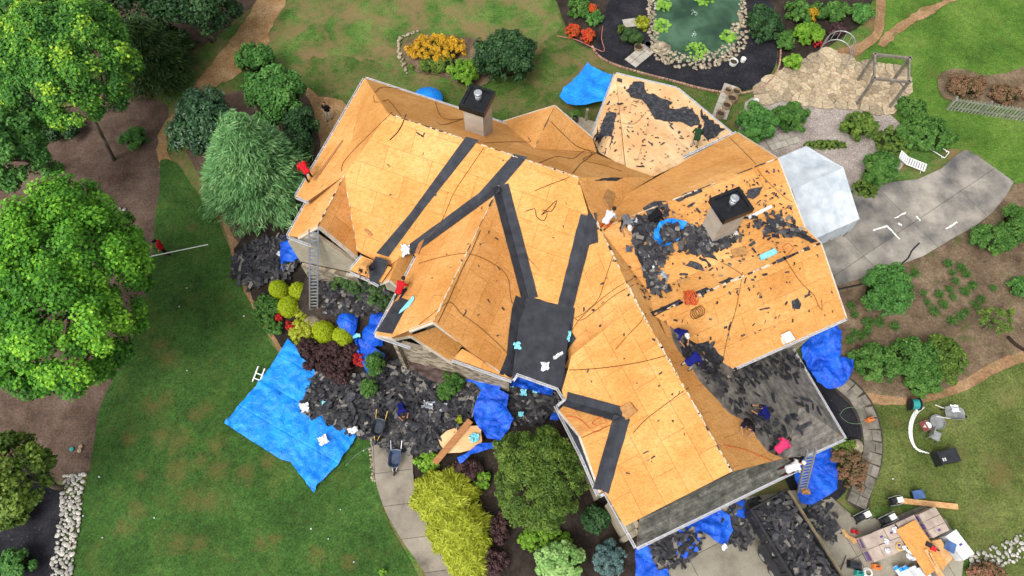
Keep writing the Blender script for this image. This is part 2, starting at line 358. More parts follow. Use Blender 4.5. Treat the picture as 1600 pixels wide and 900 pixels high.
# --- concrete: each slab its own piece
def concmat(name, a, b, dark):
    t = NT(name); co = t.coord(); f = t.noise(co, .55, 6, .62); col = t.ramp(f, [dark, a, b], [.33, .47, .64])
    oi = t.n('ShaderNodeObjectInfo').outputs['Random']; col = t.mix(1.0, col, t.ramp(oi, [(.88,) * 3, (1.08,) * 3]), 'MULTIPLY')
    g = t.noise(co, 30, 4, .7); col = t.mix(1.0, col, t.ramp(g, [(.84,) * 3, (1.14,) * 3], [.3, .7]), 'MULTIPLY')
    st = t.noise(co, 2.2, 6, .75, .6); col = t.mix(t.ramp(st, [(0,) * 3, (.45,) * 3], [.56, .72]), col, dark)
    t.bump(g, .25, .01); return t.fin(col, .9, .2)
m_conc = concmat('walk_concrete', S(128, 120, 108), S(148, 140, 126), S(92, 86, 76))
m_pad = concmat('patio_concrete', S(126, 121, 114), S(160, 153, 142), S(90, 89, 88))
m_drive = concmat('driveway_concrete', S(134, 128, 114), S(152, 146, 130), S(98, 94, 84))
m_joint = mat('joint_dirt', [S(48, 44, 38), S(66, 60, 50)], 5)
def slabs(name, pp, m, cuts, base_z, jag=0, gap=.025, piece='concrete_slab', curve=True):
    """a paved area cut into slabs; cuts = (origin px, direction azimuth, u spacing, v spacing)"""
    poly = smooth_poly(px_poly(pp), .5, jag, curve=curve); st = flat_sheet(name, poly, base_z, m_joint)
    o = P(*cuts[0]); a = R(cuts[1]); ux = Vector((math.cos(a), math.sin(a))); vx = Vector((-ux.y, ux.x)); loc = [((Vector(p) - o.xy).dot(ux), (Vector(p) - o.xy).dot(vx)) for p in poly]
    su, sv = cuts[2], cuts[3]; xs = [p[0] for p in loc]; ys = [p[1] for p in loc]
    for i in range(math.floor(min(xs) / su), math.ceil(max(xs) / su)):
        for j in range(math.floor(min(ys) / sv), math.ceil(max(ys) / sv)):
            c = clip_rect(loc, i * su + gap / 2, (i + 1) * su - gap / 2, j * sv + gap / 2, (j + 1) * sv - gap / 2)
            if c and abs(area2(c)) > .04:
                w_ = [o.xy + ux * q[0] + vx * q[1] for q in c]
                if area2(w_) < 0: w_ = w_[::-1]
                mb = MB(); n = len(w_); zt = base_z + .02 + rnd.uniform(-.003, .003)
                mb.v = [(q.x, q.y, base_z + .001) for q in w_] + [(q.x, q.y, zt) for q in w_]
                mb.f = [tuple(range(n, 2 * n))] + [(k, (k + 1) % n, (k + 1) % n + n, k + n) for k in range(n)]; mb.m = [0] * len(mb.f)
                link(mb.mesh(piece, m, recalc=False), piece, st)
    return st
slabs('front_walk', [(578, 650), (581, 700), (586, 745), (600, 792), (627, 842), (662, 892), (700, 960), (770, 1050), (900, 1180), (985, 1150), (840, 1030), (770, 960), (718, 900), (682, 842), (655, 792), (646, 740), (646, 700), (650, 650)], m_conc, ((586, 741), 7, 9, 1.72), .13, curve=True)
slabs('side_patio', [(1210, 330), (1240, 290), (1330, 290), (1380, 288), (1432, 282), (1468, 266), (1490, 246), (1506, 236), (1526, 246), (1582, 286), (1568, 310), (1548, 334), (1520, 356), (1490, 372), (1440, 402), (1380, 424), (1310, 448), (1250, 440)], m_pad, ((1425, 350), 33, 4.2, 3.6), .14, curve=False)
slabs('driveway', [(940, 1250), (985, 980), (995, 880), (1040, 820), (1150, 780), (1250, 765), (1298, 778), (1330, 806), (1352, 812), (1400, 806), (1440, 790), (1475, 812), (1505, 862), (1490, 980), (1480, 1250)], m_drive, ((1338, 870), 24, 3.9, 3.4), .13, curve=False)
m_white = mat('white_paint', [S(205, 205, 200), S(235, 235, 230)], 12, .7)
for k, (a, b) in enumerate((((1364, 360), (1386, 353)), ((1386, 353), (1406, 374)), ((1398, 341), (1415, 332)), ((1478, 358), (1496, 347)), ((1403, 349), (1409, 352)), ((1432, 338), (1438, 345)))):
    pa, pb = P(*a, .167), P(*b, .167); d = (pb - pa).normalized(); nn = Vector((-d.y, d.x, 0)); mb = MB(); pts = []; n = 9
    for sgn in (1, -1):
        for i in range(n) if sgn > 0 else range(n - 1, -1, -1):
            t = i / (n - 1); pts.append(pa.lerp(pb, t) + nn * sgn * rnd.uniform(.015, .075) + d * rnd.uniform(-.02, .02))
    mb.prism(pts, (0, 0, .004)); tag(mb.build('paint_mark', m_white, base=None), ('long upper white paint mark of the left bracket shape on the patio', 'slanting white paint mark right of the bracket shape on the patio', 'white paint mark above the bracket shape on the patio', 'white paint mark at the far right of the concrete patio', 'tiny white paint mark between the bracket and the mark above it', 'short steep white paint mark in the middle of the patio')[k], 'paint mark', 'white paint marks on the patio')

# --- stones, pavers, flags as pieces
m_stone = mat('border_stone', [S(110, 100, 82), S(150, 138, 116), S(184, 174, 152)], 3, .85, bump=.5, bscale=20, rand=.28, obj=True)
m_river = mat('river_rock', [S(120, 118, 112), S(168, 164, 156), S(206, 202, 192)], 3, .75, bump=.3, bscale=14, rand=.3, obj=True)
STONES = []
for k in range(8):
    mb = MB(); mb.ball((0, 0, 0), (1, .78, .55), 9, 6, .16, k); STONES.append(mb.mesh('stone', m_stone, smooth=True))
RIVER = []
for k in range(6):
    mb = MB(); mb.ball((0, 0, 0), (1, .74, .5), 8, 5, .08, k + 40); RIVER.append(mb.mesh('stone', m_river, smooth=True))
def stones(name, label, cat, path, width, size, n, meshes, closed=False, group=None):
    pts = smooth_poly(px_poly(path), .3, 0, closed); t = thing(name, label, cat, (pts[0][0], pts[0][1], 0), group); placed = []
    for k in range(n * 8):
        if len(placed) >= n: break
        i = rnd.randrange(len(pts) - 1); a = Vector(pts[i]); b = Vector(pts[i + 1]); d = (b - a).normalized(); q = a.lerp(b, rnd.random()) + Vector((-d.y, d.x)) * rnd.uniform(-.5, .5) * (width(i / len(pts)) if callable(width) else width)
        r = size * rnd.uniform(.6, 1.35)
        if any((q - p).length < (r + s_) * .62 for p, s_ in placed): continue
        placed.append((q, r))
        place(rnd.choice(meshes), 'stone', t, (q.x, q.y, .05 + r * .28), (rnd.uniform(-.25, .25), rnd.uniform(-.25, .25), rnd.uniform(0, 6.3)), (r, r * rnd.uniform(.8, 1.1), r * rnd.uniform(.8, 1.2)))
    return t
POND = [(1016, -60), (1018, 0), (1023, 68), (1044, 90), (1082, 99), (1122, 91), (1146, 74), (1158, 42), (1160, 0), (1160, -60)]
t = NT('pond_water'); co = t.coord(); col = t.ramp(t.noise(co, .5, 4), [S(30, 56, 40), S(50, 78, 56), S(70, 100, 78)], [.35, .5, .65]); t.bump(t.noise(co, 5, 3), .12, .05); m_water = t.fin(col, .08, .5)
flat_sheet('pond', smooth_poly(px_poly(POND), .4), .11, m_water)
stones('pond_rock_border', 'ring of pale rocks around the garden pond', 'rock border', POND, lambda f: 1.3 if .35 < f < .7 else .6, .16, 290, STONES)
mb = MB()
for k in range(5): mb.ball(P(1033 - 3 * (k % 2), 76, .1) + Vector((0, 0, .1 * k)), (.75 - .1 * k, .6 - .08 * k, .14), 12, 5, .1, k)
tag(mb.build('boulder', m_stone, base=P(1033, 76), smooth=True), 'large flat tan boulder at the pond corner', 'boulder')
stones('river_rock_strip', 'strip of white river rocks between dark mulch and lawn', 'river rocks', [(118, 742), (112, 780), (112, 810), (106, 840), (100, 875), (94, 930)], 1.05, .145, 250, RIVER)
stones('rock_bed', 'pale rocks along the lower right lawn edge', 'rock bed', [(1512, 885), (1550, 872), (1600, 852), (1640, 835)], 1.0, .13, 90, RIVER)
stones('bed_edging_stones', 'short curved stone edging around yellow daisies', 'stone edging', [(654, 50), (628, 60), (624, 80), (630, 100), (637, 116)], .2, .14, 26, STONES)
stones('walk_edging_stones', 'thin row of pebbles along the front walk edge', 'pebble edging', [(580, 700), (582, 725), (584, 752)], .16, .09, 26, STONES)
stones('scattered_rocks', 'small pale rocks lying on the brown mulch', 'rocks', [(176, 330), (186, 334), (190, 326)], .6, .12, 7, RIVER)
# flagstones
m_flag = mat('flagstone', [S(132, 116, 92), S(160, 144, 118), S(184, 170, 146)], 6, .9, bump=.2, bscale=24, rand=.3, fine=(20, .15))
FLAGP = [(1186, 152), (1204, 132), (1240, 116), (1290, 88), (1318, 98), (1332, 108), (1372, 108), (1402, 116), (1408, 140), (1386, 168), (1330, 160), (1262, 155), (1225, 146)]
fl = smooth_poly(px_poly(FLAGP), .5); fst = flat_sheet('flagstone_patio', fl, .12, m_tan)
seeds = []
xs = [p[0] for p in fl]; ys = [p[1] for p in fl]
for k in range(4000):
    q = Vector((rnd.uniform(min(xs), max(xs)), rnd.uniform(min(ys), max(ys)))); dmin = rnd.choice((.3, .38, .55, .7))
    if inside(q, fl) and all((q - p).length > dmin for p in seeds): seeds.append(q)
for q in seeds:
    poly = [(q.x + .8 * math.cos(a * math.pi / 6), q.y + .8 * math.sin(a * math.pi / 6)) for a in range(12)]
    for p in seeds:
        d = p - q; L = d.length
        if 0 < L < 1.7:                               # half-plane clip: voronoi flagstone
            d /= L; lim = L / 2 - .016; out = []
            for i in range(len(poly)):
                a = Vector(poly[i]); b = Vector(poly[(i + 1) % len(poly)]); da = (a - q).dot(d) - lim; db = (b - q).dot(d) - lim
                if da <= 0: out.append(tuple(a))
                if (da <= 0) != (db <= 0): out.append(tuple(a.lerp(b, da / (da - db))))
            poly = out
            if len(poly) < 3: break
    if len(poly) >= 3 and abs(area2(poly)) > .03:
        mb = MB(); h = .134 + rnd.uniform(-.01, .012); mb.prism([(x + rnd.uniform(-.02, .02), y + rnd.uniform(-.02, .02), h) for x, y in poly], (0, 0, -.03)); mb.build('flagstone', m_flag, fst)
# ring of pavers
m_paver = mat('paver', [S(88, 82, 74), S(116, 110, 100), S(136, 130, 118)], 2.5, .9, bump=.35, bscale=18, rand=.2, fine=(22, .15))
ring = [(1312, 598), (1338, 622), (1354, 652), (1362, 690), (1358, 728), (1346, 762), (1336, 790)]
pts = smooth_poly(px_poly(ring), .12, 0, False); rst = flat_sheet('paver_path', smooth_poly(px_poly([(1300, 606), (1325, 632), (1340, 660), (1347, 692), (1344, 724), (1332, 754), (1320, 782), (1350, 800), (1362, 765), (1375, 730), (1378, 688), (1370, 648), (1352, 616), (1324, 590)]), .4), .13, m_joint)
acc = 0; last = 0; k = 0
for i in range(1, len(pts)):
    acc += math.dist(pts[i], pts[i - 1])
    if acc >= .56:
        a = Vector(pts[last]); b = Vector(pts[i]); d = (b - a).normalized(); nn = Vector((-d.y, d.x)); wth = .95
        for side, (o0, o1) in enumerate(((-.5, -.02), (.0, .5)) if k % 2 else ((-.5, .12), (.14, .5))):
            mb = MB(); q = [a + d * .02 + nn * o0 * wth, b - d * .02 + nn * o0 * wth, b - d * .02 + nn * o1 * wth, a + d * .02 + nn * o1 * wth]
            mb.prism([(p.x + rnd.uniform(-.015, .015), p.y + rnd.uniform(-.015, .015), .165 + rnd.uniform(-.008, .008)) for p in q], (0, 0, -.03)); mb.build('paver', m_paver, rst)
        acc = 0; last = i; k += 1
# stepping stones by the pond and pavers by the pots
m_step = mat('stepping_stone', [S(140, 134, 124), S(172, 166, 154)], 3, .9, bump=.3, bscale=18, rand=.12)
def paver_grid(name, label, o, az, nu, nv, su, sv, z=.13):
    o = P(*o); a = R(az); u = Vector((math.cos(a), math.sin(a), 0)); v = Vector((-u.y, u.x, 0)); t = thing(name, label, 'pavers', o)
    for i in range(nu):
        for j in range(nv):
            mb = MB(); mb.box(o + u * su * (i + .5) + v * sv * (j + .5) + Vector((0, 0, z + rnd.uniform(-.01, .01))), (su * .94, sv * .94, .05), u, v); mb.build('paver', m_step, t)
paver_grid('stepping_pavers', 'two rows of grey pavers leading across black mulch to the pond', (993, 108), 45, 4, 2, .5, .52)
paver_grid('paver_row', 'double row of grey pavers beside the terracotta pots', (1134, 190), 67, 5, 2, .6, .5)
paver_grid('patio_pavers', 'curved grey pavers beneath the white canopy edge', (1205, 238), 20, 5, 2, .42, .5)
paver_grid('pump_slab', 'square grey slab by the pond reeds', (975, 46), 10, 1, 1, 1.0, .8)
# brick edging of the mulch bed
m_brick = mat('edging_brick', [S(140, 104, 88), S(176, 142, 122)], 4, .9, rand=.2)
edge = smooth_poly(px_poly([(925, 74), (934, 88), (956, 101), (1000, 115), (1050, 128), (1110, 143), (1160, 147), (1195, 134), (1216, 106), (1219, 60)]), .23, 0, False)
bt = thing('brick_edging', 'curved brick edging round the black mulch by the pond', 'edging', (*edge[0], 0)); mb0 = MB(); mb0.box((0, 0, 0), (.215, .11, .12)); bm_ = mb0.mesh('brick', m_brick)
for i in range(len(edge) - 1):
    a = Vector(edge[i]); b = Vector(edge[i + 1]); d = b - a; place(bm_, 'brick', bt, ((a.x + b.x) / 2, (a.y + b.y) / 2, .11 + rnd.uniform(-.01, .01)), (0, 0, math.atan2(d.y, d.x) + rnd.uniform(-.06, .06)))
# ================================================================ the house
def pl3(a, b, c):
    n = (b - a).cross(c - a).normalized(); n = n if n.z > 0 else -n
    return Pl(a, math.degrees(math.atan2(n.y, n.x)), math.degrees(math.acos(n.z)))
EZ = 5.5
LN = Pl(P(570, 122, EZ), 68, 42); LW = Pl(P(570, 122, EZ), 158, 42)
pC = V2(LN, LW, 612, 174)
LF = Pl(pC, -112, 39)
pR1 = V2(LN, LF, 903, 279)
# centre front gable
pS = LF.at(780, 290); FW = Pl(pS, 158, 40); FE = Pl(pS, -22, 40)
pFa = V2(FW, FE, 683, 505)                       # its apex
FE = pl3(pS, pFa, LF.at(820, 468) + Vector((0, 0, .25)))
# garage wing
pK = P(1143, 737, 9.0); GW = Pl(pK, -156, 40); GE = Pl(pK, 24, 40)
pK0 = V2(GW, GE, 938, 343); pG1 = V2(GW, GE, 1003, 470); G2 = pl3(LF.at(920, 338), pG1, LF.at(882, 488)); pK0 = V2(G2, GE, 938, 343)
# east wing: two ridges
rE = P(1282, 380, 8.5); EEn = Pl(rE, 114, 20); EEs = Pl(rE, -66, 38); vE = EEn.at(1257, 355)
rN = P(1215, 247, 8.7); ENn = Pl(rN, 114, 36); ENs = Pl(rN, -66, math.degrees(math.atan((8.7 - vE.z) / ((rN - vE).to_2d().dot(Vector((-math.cos(R(-66)), -math.sin(R(-66)))))))))
print('EAST', vE, ENs.pitch, EEs.at(1322, 497), ENn.at(1152, 207))
pT = LN.at(1022, 277)
TM = pl3(pR1, pK0, pT)
# low flat-ish roof in the middle
FLa = LF.at(847, 468); FLb = P(840, 592, FLa.z - .25); FD = Pl(FLa, -112, math.degrees(math.atan2(.25, (FLb - FLa).to_2d().length)))
# back gable
pBj = LN.at(835, 232); BW = Pl(pBj, 158, 40); BE = Pl(pBj, -22, 40); pBa = V2(BW, BE, 864, 164)
# front-left gable
pLj = LF.at(538, 274); pLa = P(497, 353, pLj.z); LGe = pl3(pLj, pLa, LF.at(558, 390)); LGw = pl3(pLj, pLa, P(450, 368, 5.7)); LWa = pl3(P(570, 122, EZ), LW.at(463, 306), pLj); LWb = pl3(P(570, 122, EZ), pLj, pC)
# garage cross gable
pXj = GW.at(972, 650); XN = Pl(pXj, 114, 36); XS = Pl(pXj, -66, 36); pXa = V2(XN, XS, 911, 690)
# lower shingled porch roof
pLRc = GE.at(1320, 685); LRs = Pl(pLRc, -66, 36)
# sun room roof
PZ = 3.9; pA1, pA2, pA3, pA4 = P(962, 115, PZ), P(1058, 138, PZ), P(1150, 214, PZ), P(925, 212, PZ)
pTp = P(1019, 277, 6.0); POw = pl3(pA1, pA4, P(978, 262, 5.6)); POn = pl3(pA1, pA2, pTp); POe = pl3(pA2, pA3, pTp)
HB = Vector((2, 14, 0)); house = thing('house', 'large house under re-roofing with bare orange plywood roof', 'house', HB)

def osbmat():
    t = NT('osb'); co = t.coord()
    oi = t.n('ShaderNodeObjectInfo').outputs['Random']
    base = t.ramp(t.noise(co, .35, 5, .6), [S(191, 134, 72), S(202, 146, 83), S(211, 159, 98)], [.32, .5, .68])
    base = t.mix(1.0, base, t.ramp(oi, [(.91, .89, .86), (1.0, 1.0, 1.0), (1.06, 1.07, 1.11)]), 'MULTIPLY')
    vo = t.n('ShaderNodeTexVoronoi'); vo.inputs['Scale'].default_value = 8; mp = t.coord(False, (1, 2.2, 1.5), (.3, .2, .7)); t.l(mp, vo.inputs['Vector'])
    base = t.mix(1.0, base, t.ramp(vo.outputs['Color'], [(.86, .83, .78), (1.0, 1.0, 1.0), (1.09, 1.1, 1.13)], [.15, .5, .85]), 'MULTIPLY')
    st = t.noise(co, 1.6, 8, .78, .6); base = t.mix(t.ramp(st, [(0,) * 3, (.5,) * 3], [.52, .76]), base, S(172, 108, 58)); base = t.mix(t.ramp(t.noise(t.coord(False, (.6, 2.4, 1), (0, 0, .5)), .8, 6, .7), [(0,) * 3, (.35,) * 3], [.55, .7]), base, S(216, 172, 120))
    sp = t.noise(co, 6.5, 3, .7); base = t.mix(t.ramp(sp, [(0,) * 3, (.7,) * 3], [.70, .75]), base, S(92, 56, 30)); base = t.mix(t.ramp(t.noise(t.coord(False, (4, 11, 6), (0, 0, .5)), 1, 2, .6), [(0,) * 3, (.6,) * 3], [.68, .74]), base, S(120, 76, 40))
    t.bump(vo.outputs['Distance'], .15, .006); return t.fin(base, .85, .12)
m_osb = osbmat()
def plymat(name, a, b, c):
    t = NT(name); co = t.coord(); oi = t.n('ShaderNodeObjectInfo').outputs['Random']
    base = t.ramp(t.noise(co, .5, 6, .65), [a, b, c], [.34, .5, .66]); base = t.mix(1.0, base, t.ramp(oi, [(.86, .85, .84), (1.08, 1.08, 1.08)]), 'MULTIPLY')
    base = t.mix(1.0, base, t.ramp(t.noise(t.coord(False, (3, 26, 10), (0, 0, .6)), 1, 4, .7), [(.86,) * 3, (1.12,) * 3], [.3, .7]), 'MULTIPLY')
    return t.fin(base, .85, .12)
m_ply = plymat('plywood_pale', S(206, 160, 112), S(220, 178, 130), S(230, 196, 152))
m_deckedge = mat('deck_edge', [S(112, 80, 50), S(140, 100, 62)], 6)
m_felt = mat('roof_membrane', [S(38, 40, 46), S(48, 51, 58), S(58, 61, 68)], 2.2, .8, .3, bump=.25, bscale=40, fine=(60, .12), pos=[.3, .5, .7])
m_shg = mat('black_shingle', [S(36, 37, 41), S(52, 53, 58), S(78, 77, 79)], 5, .9, .2, rand=.4, fine=(40, .2))
m_gut = mat('white_gutter', [S(176, 176, 180), S(204, 204, 206)], 4, .45, .4)
m_trim = mat('trim_white', [S(176, 168, 154), S(206, 198, 184)], 4, .6)
m_side = mat('cream_siding', [S(150, 140, 120), S(172, 162, 142)], 3, .8)
t = NT('stone_wall'); co = t.coord(False, (1, 1, 1.6)); vo = t.n('ShaderNodeTexVoronoi'); vo.inputs['Scale'].default_value = 3.2; t.l(co, vo.inputs['Vector'])
cl = t.ramp(vo.outputs['Color'], [S(104, 94, 80), S(142, 130, 112), S(172, 160, 140)], [.2, .5, .8]); cl = t.mix(1.0, cl, t.ramp(t.noise(co, 16, 4, .7), [(.7,) * 3, (1.25,) * 3], [.3, .7]), 'MULTIPLY'); t.bump(vo.outputs['Distance'], .6, .04); m_stonew = t.fin(cl, .9, .15)
SLOPES = []
def slope(pl, vs, rot=None, sheets=True, m=None, name='roof_slope', thick=.16, piece='osb_sheet', su=2.44, sv=1.22):
    """one roof slope: a deck slab with separate sheets nailed on top"""
    vs = [Vector(v) for v in vs]; mb = MB(); n_ = pl.n(); top = [v - n_ * .016 for v in vs]
    mb.prism(top, (0, 0, -thick)); s_ = mb.build(name, m_deckedge if sheets else m, house); SLOPES.append((pl, vs))
    if not sheets: return s_
    a = R(pl.az); dn = Vector((math.cos(a), math.sin(a), 0)); al = Vector((-dn.y, dn.x, 0)); cp = math.cos(R(pl.pitch)); o = vs[0]
    loc = [((v - o).dot(al), -(v - o).dot(dn) / cp) for v in vs]; xs = [p[0] for p in loc]; ys = [p[1] for p in loc]; off = rnd.uniform(0, 2.4); y0 = min(ys); gp = .007 if su > 2 else .006
    j = 0
    while y0 + j * sv < max(ys):
        row = clip_rect(loc, min(xs) - 1, max(xs) + 1, y0 + j * sv + gp, y0 + (j + 1) * sv - gp)
        if row:
            x = min(xs) - off - (su / 2 if j % 2 else 0)
            while x < max(xs):
                c = clip_rect(row, x + gp, x + su - gp, -99, 99)
                if c and abs(area2(c)) > .02:
                    lift = rnd.uniform(0, .004); W = [o + al * q[0] - dn * q[1] * cp for q in c]; W = [Vector((q.x, q.y, pl.z(q.x, q.y))) + n_ * lift for q in W]
                    mb = MB(); mb.prism(W, -n_ * .013); mb.build(piece, m or m_osb, s_)
                x += su
        j += 1
    return s_
# --- slopes
e1 = LN.at(570, 122); eB = P(790, 192, EZ); eB.z = LN.z(eB.x, eB.y); eE = LN.at(938, 243)
slope(LN, [e1, pC, pR1, pT, eE, LN.at(925, 236), eB])
w1 = LWa.at(463, 306); w2 = LWa.at(481, 314)
slope(LWa, [e1, w1, w2, pLj]); slope(LWb, [e1, pLj, pC])
f_l = V2(LF, LGe, 557, 392); vJ = V2(LF, G2, 919, 337)
v3b = LF.at(824, 464); v4b = LF.at(882, 482); p_fw = V2(LF, FW, 655, 408); f_e0 = LF.at(577, 402)
slope(LF, [pC, pLj, f_l, f_e0, LF.at(604, 418), p_fw, pS, V2(LF, FE, 800, 340), v3b, v4b, vJ, pR1])
# front-left gable
ga1 = LGw.at(450, 368); ga0 = LGw.at(480, 314)
slope(LGw, [pLj, ga0, ga1, LGw.at(466, 371), pLa])
slope(LGe, [pLj, pLa, LGe.at(560, 405), f_l])
# centre gable
fw_e0 = FW.at(650, 402); fw_e1 = FW.at(587, 523); fw_e2 = FW.at(612, 527)
slope(FW, [pS, p_fw, fw_e0, fw_e1, fw_e2, FW.at(640, 516), pFa])
fe_b = FE.at(800, 592)
slope(FE, [pS, pFa, FE.at(735, 550), fe_b, FE.at(815, 530), V2(FE, FD, 822, 466), V2(LF, FE, 800, 340)])
# flat membrane roof
slope(FD, [FD.at(816, 462), FD.at(800, 591), FD.at(808, 583), FD.at(872, 606), FD.at(880, 610), FD.at(884, 560), FD.at(896, 480), FD.at(882, 480), FD.at(847, 468)], sheets=False, m=m_felt, name='low_roof')
u24 = Vector((math.cos(R(24)), math.sin(R(24)), 0)); rkw = pK - u24 * ((pK.z - 5.4) / math.tan(R(40))); rkw.z = 5.4
# garage wing
g_low = [GW.at(872, 606), GW.at(882, 622), GW.at(869, 633), GW.at(936, 774), GW.at(946, 768), GW.at(992, 850)]
gS = GW.at(1000, 822)
slope(G2, [pK0, vJ, V2(LF, G2, 880, 488), G2.at(878, 520), G2.at(880, 575), G2.at(900, 572), pG1])
slope(GW, [pG1, GW.at(893, 556), GW.at(888, 575), GW.at(878, 610), GW.at(880, 618), GW.at(892, 632), pXj, GW.at(943, 766), rkw, pK])
nj = V3(ENn, ENs, GE); ej = V3(EEn, EEs, GE); vj = V3(ENs, EEn, GE)
bare = [GE.at(x, y) for x, y in ((1224, 716), (1200, 706), (1182, 684), (1172, 662), (1140, 646), (1118, 622), (1092, 594), (1076, 566), (1060, 548), (1052, 532))]
slope(GE, [pK0, pG1, pK] + bare + [V2(GE, EEs, 1045, 512), ej, vj, nj, V2(GE, TM, 985, 335)])
slope(TM, [pR1, vJ, pK0, V2(GE, TM, 985, 335), V2(TM, ENn, 996, 312), pT])
# cross gable on garage
slope(XN, [pXj, pXa, XN.at(874, 641), XN.at(884, 630)])
slope(XS, [pXj, XS.at(945, 768), XS.at(938, 768), pXa])
# east wing
en0 = ENn.at(1152, 207)
slope(ENn, [nj, V2(TM, ENn, 996, 312), ENn.at(1024, 278), ENn.at(1135, 214), en0, V2(ENn, ENs, 1215, 247)])
slope(ENs, [nj, vj, V2(ENs, EEn, 1257, 355), V2(ENn, ENs, 1215, 247)])
slope(EEn, [ej, V2(EEn, EEs, 1282, 380), V2(ENs, EEn, 1257, 355), vj])
ee1, ee0 = EEs.at(1322, 497), EEs.at(1122, 586)
slope(EEs, [ej, V2(GE, EEs, 1110, 575), ee0, ee1, V2(EEn, EEs, 1282, 380)])
# back gable
slope(BW, [pBj, pBa, BW.at(786, 190)])
slope(BE, [pBj, BE.at(932, 238), BE.at(926, 216), pBa])
# sun room: pale boards
slope(POw, [pA1, pA4, POw.at(936, 238), POw.at(978, 262)], m=m_ply)
slope(POn, [pA1, POn.at(978, 262), pTp, pA2], m=m_ply, su=2.44, sv=1.22)
slope(POe, [pA2, pTp, pA3], m=m_ply, piece='deck_board', su=3.0, sv=.4)
# --- lower porch roof: rows of old grey shingles
m_oldsh = mat('old_shingle', [S(84, 80, 76), S(112, 108, 102), S(136, 130, 122)], 2.5, .92, .15, rand=.12, fine=(18, .25))
m_oldsh2 = mat('weathered_shingle', [S(60, 60, 56), S(86, 86, 80), S(112, 110, 102)], 2.5, .92, .15, rand=.25, fine=(14, .35))
lr = bare[::-1] + [V2(GE, LRs, 1236, 652), pLRc, GE.at(1238, 545), GE.at(1150, 500), V2(GE, EEs, 1045, 512)]
slope(GE, lr, m=m_oldsh, piece='shingle', su=1.0, sv=.30, name='porch_roof')
slope(LRs, [pLRc, LRs.at(1262, 711), LRs.at(1224, 716), V2(GE, LRs, 1236, 652)], m=m_oldsh, piece='shingle', su=1.0, sv=.30, name='porch_roof')
# --- garage end: gable wall clad in shingles above a shingled pent roof
sE0, sE1 = P(995, 855, 5.35), P(1246, 733, 5.35); u24 = Vector((math.cos(R(24)), math.sin(R(24)), 0)); inn = Vector((-u24.y, u24.x, 0)) * 1.0
hw = (pK.z - 5.95) / math.tan(R(40)); print('RKW', Q(rkw)); q0 = pK - u24 * hw; q1 = pK + u24 * hw; q0.z = q1.z = 5.95; rkw = pK - u24 * ((pK.z - 5.4) / math.tan(R(40))); rkw.z = 5.4
pent = pl3(sE0, sE1, (q0 + q1) / 2)
slope(pent, [sE0, sE1, q1, q0], m=m_oldsh2, piece='shingle', su=1.0, sv=.2, name='pent_roof')
kk = Vector(pK) - inn * .02; wv = [q0 + Vector((0, 0, -.1)), q1 + Vector((0, 0, -.1)), Vector(pK) - Vector((0, 0, .25))]
mb = MB(); mb.prism([Vector(v) for v in wv], inn * .12)
gw_ = mb.build('gable_wall', m_oldsh2, house)
for j in range(14):                                # courses of wall shingles
    z0_ = q0.z + j * .2; z1_ = z0_ + .21
    if z1_ > pK.z - .35: break
    def xr(z): t = (z - wv[0].z) / (wv[2].z - wv[0].z); return wv[0].lerp(wv[2], t), wv[1].lerp(wv[2], t)
    a0, b0 = xr(z0_); a1, b1 = xr(z1_); L = (b1 - a1).length; k = 0; x = -(.35 if j % 2 else 0)
    while x < L - .1:
        xa, xb = max(x, 0) + .008, min(x + .7, L) - .008
        if xb - xa > .08:
            mb = MB(); A_ = a1 + u24 * xa; B_ = a1 + u24 * xb; lo = Vector((0, 0, z0_ - z1_)); mb.prism([A_ + lo - inn * .035, B_ + lo - inn * .035, B_ - inn * .012, A_ - inn * .012], -inn * .015); mb.build('shingle', m_oldsh2, gw_)
        x += .7
# --- walls under the eaves
def wall_run(a, b, zt, m=m_side, inset=.45, z0=0, thick=.2, name='wall', into=None, top=None, zt2=None):
    a = Vector(a); b = Vector(b); a.z = b.z = 0; d = (b - a).normalized(); nn = Vector((-d.y, d.x, 0))
    if (into if into is not None else HB - a).dot(nn) < 0: nn = -nn
    a = a + nn * inset + d * inset * .6; b = b + nn * inset - d * inset * .6
    pts = [a + Vector((0, 0, z0)), b + Vector((0, 0, z0)), b + Vector((0, 0, zt2 or zt))]
    if top is not None: tp = Vector(top); pts.append(Vector((0, 0, tp.z)) + (a + d * ((tp - a).dot(d))).to_2d().to_3d())
    pts.append(a + Vector((0, 0, zt))); mb = MB(); mb.prism(pts, nn * thick); return mb.build(name, m, house)
wall_run(e1, w1, 5.3); wall_run(e1, eE, 5.3); wall_run(ga0, ga1, 5.2, m_stonew)
gz = ga1.z - .25
fl2 = LGe.at(560, 405)
wall_run(ga1, fl2, 3.2, m_stonew, .3); wall_run(ga1, fl2, ga1.z - .2, m_side, .05, 3.2, top=pLa - Vector((0, 0, .2)), zt2=fl2.z - .12)
wall_run(fl2, f_e0, 4.8, m_stonew, .2); wall_run(f_e0, LF.at(640, 432), 4.4, m_stonew, .5)
wall_run(LF.at(640, 432), fw_e1, 4.8, m_stonew, .5); wall_run(fw_e1, fe_b, 3.9, m_stonew, .5); wall_run(fw_e1, fe_b, 4.4, m_side, 2.2, top=pFa - Vector((0, 0, .5)))
wall_run(FD.at(808, 583), FD.at(872, 606), FD.o.z - .5, m_side, 2.8); wall_run(g_low[0], g_low[3], 4.9); wall_run(g_low[4], g_low[5], 5.2); wall_run(sE0, sE1, 5.2, m_side, .5)
wall_run(en0, pT, 5.4); wall_run(ee1, ee0, EEs.o.z - 2.2 if False else ee1.z - .25, m_side, .5)
wall_run(V2(ENn, ENs, 1215, 247) * .0 + en0, ee1, ee1.z - .4, m_side, .5)
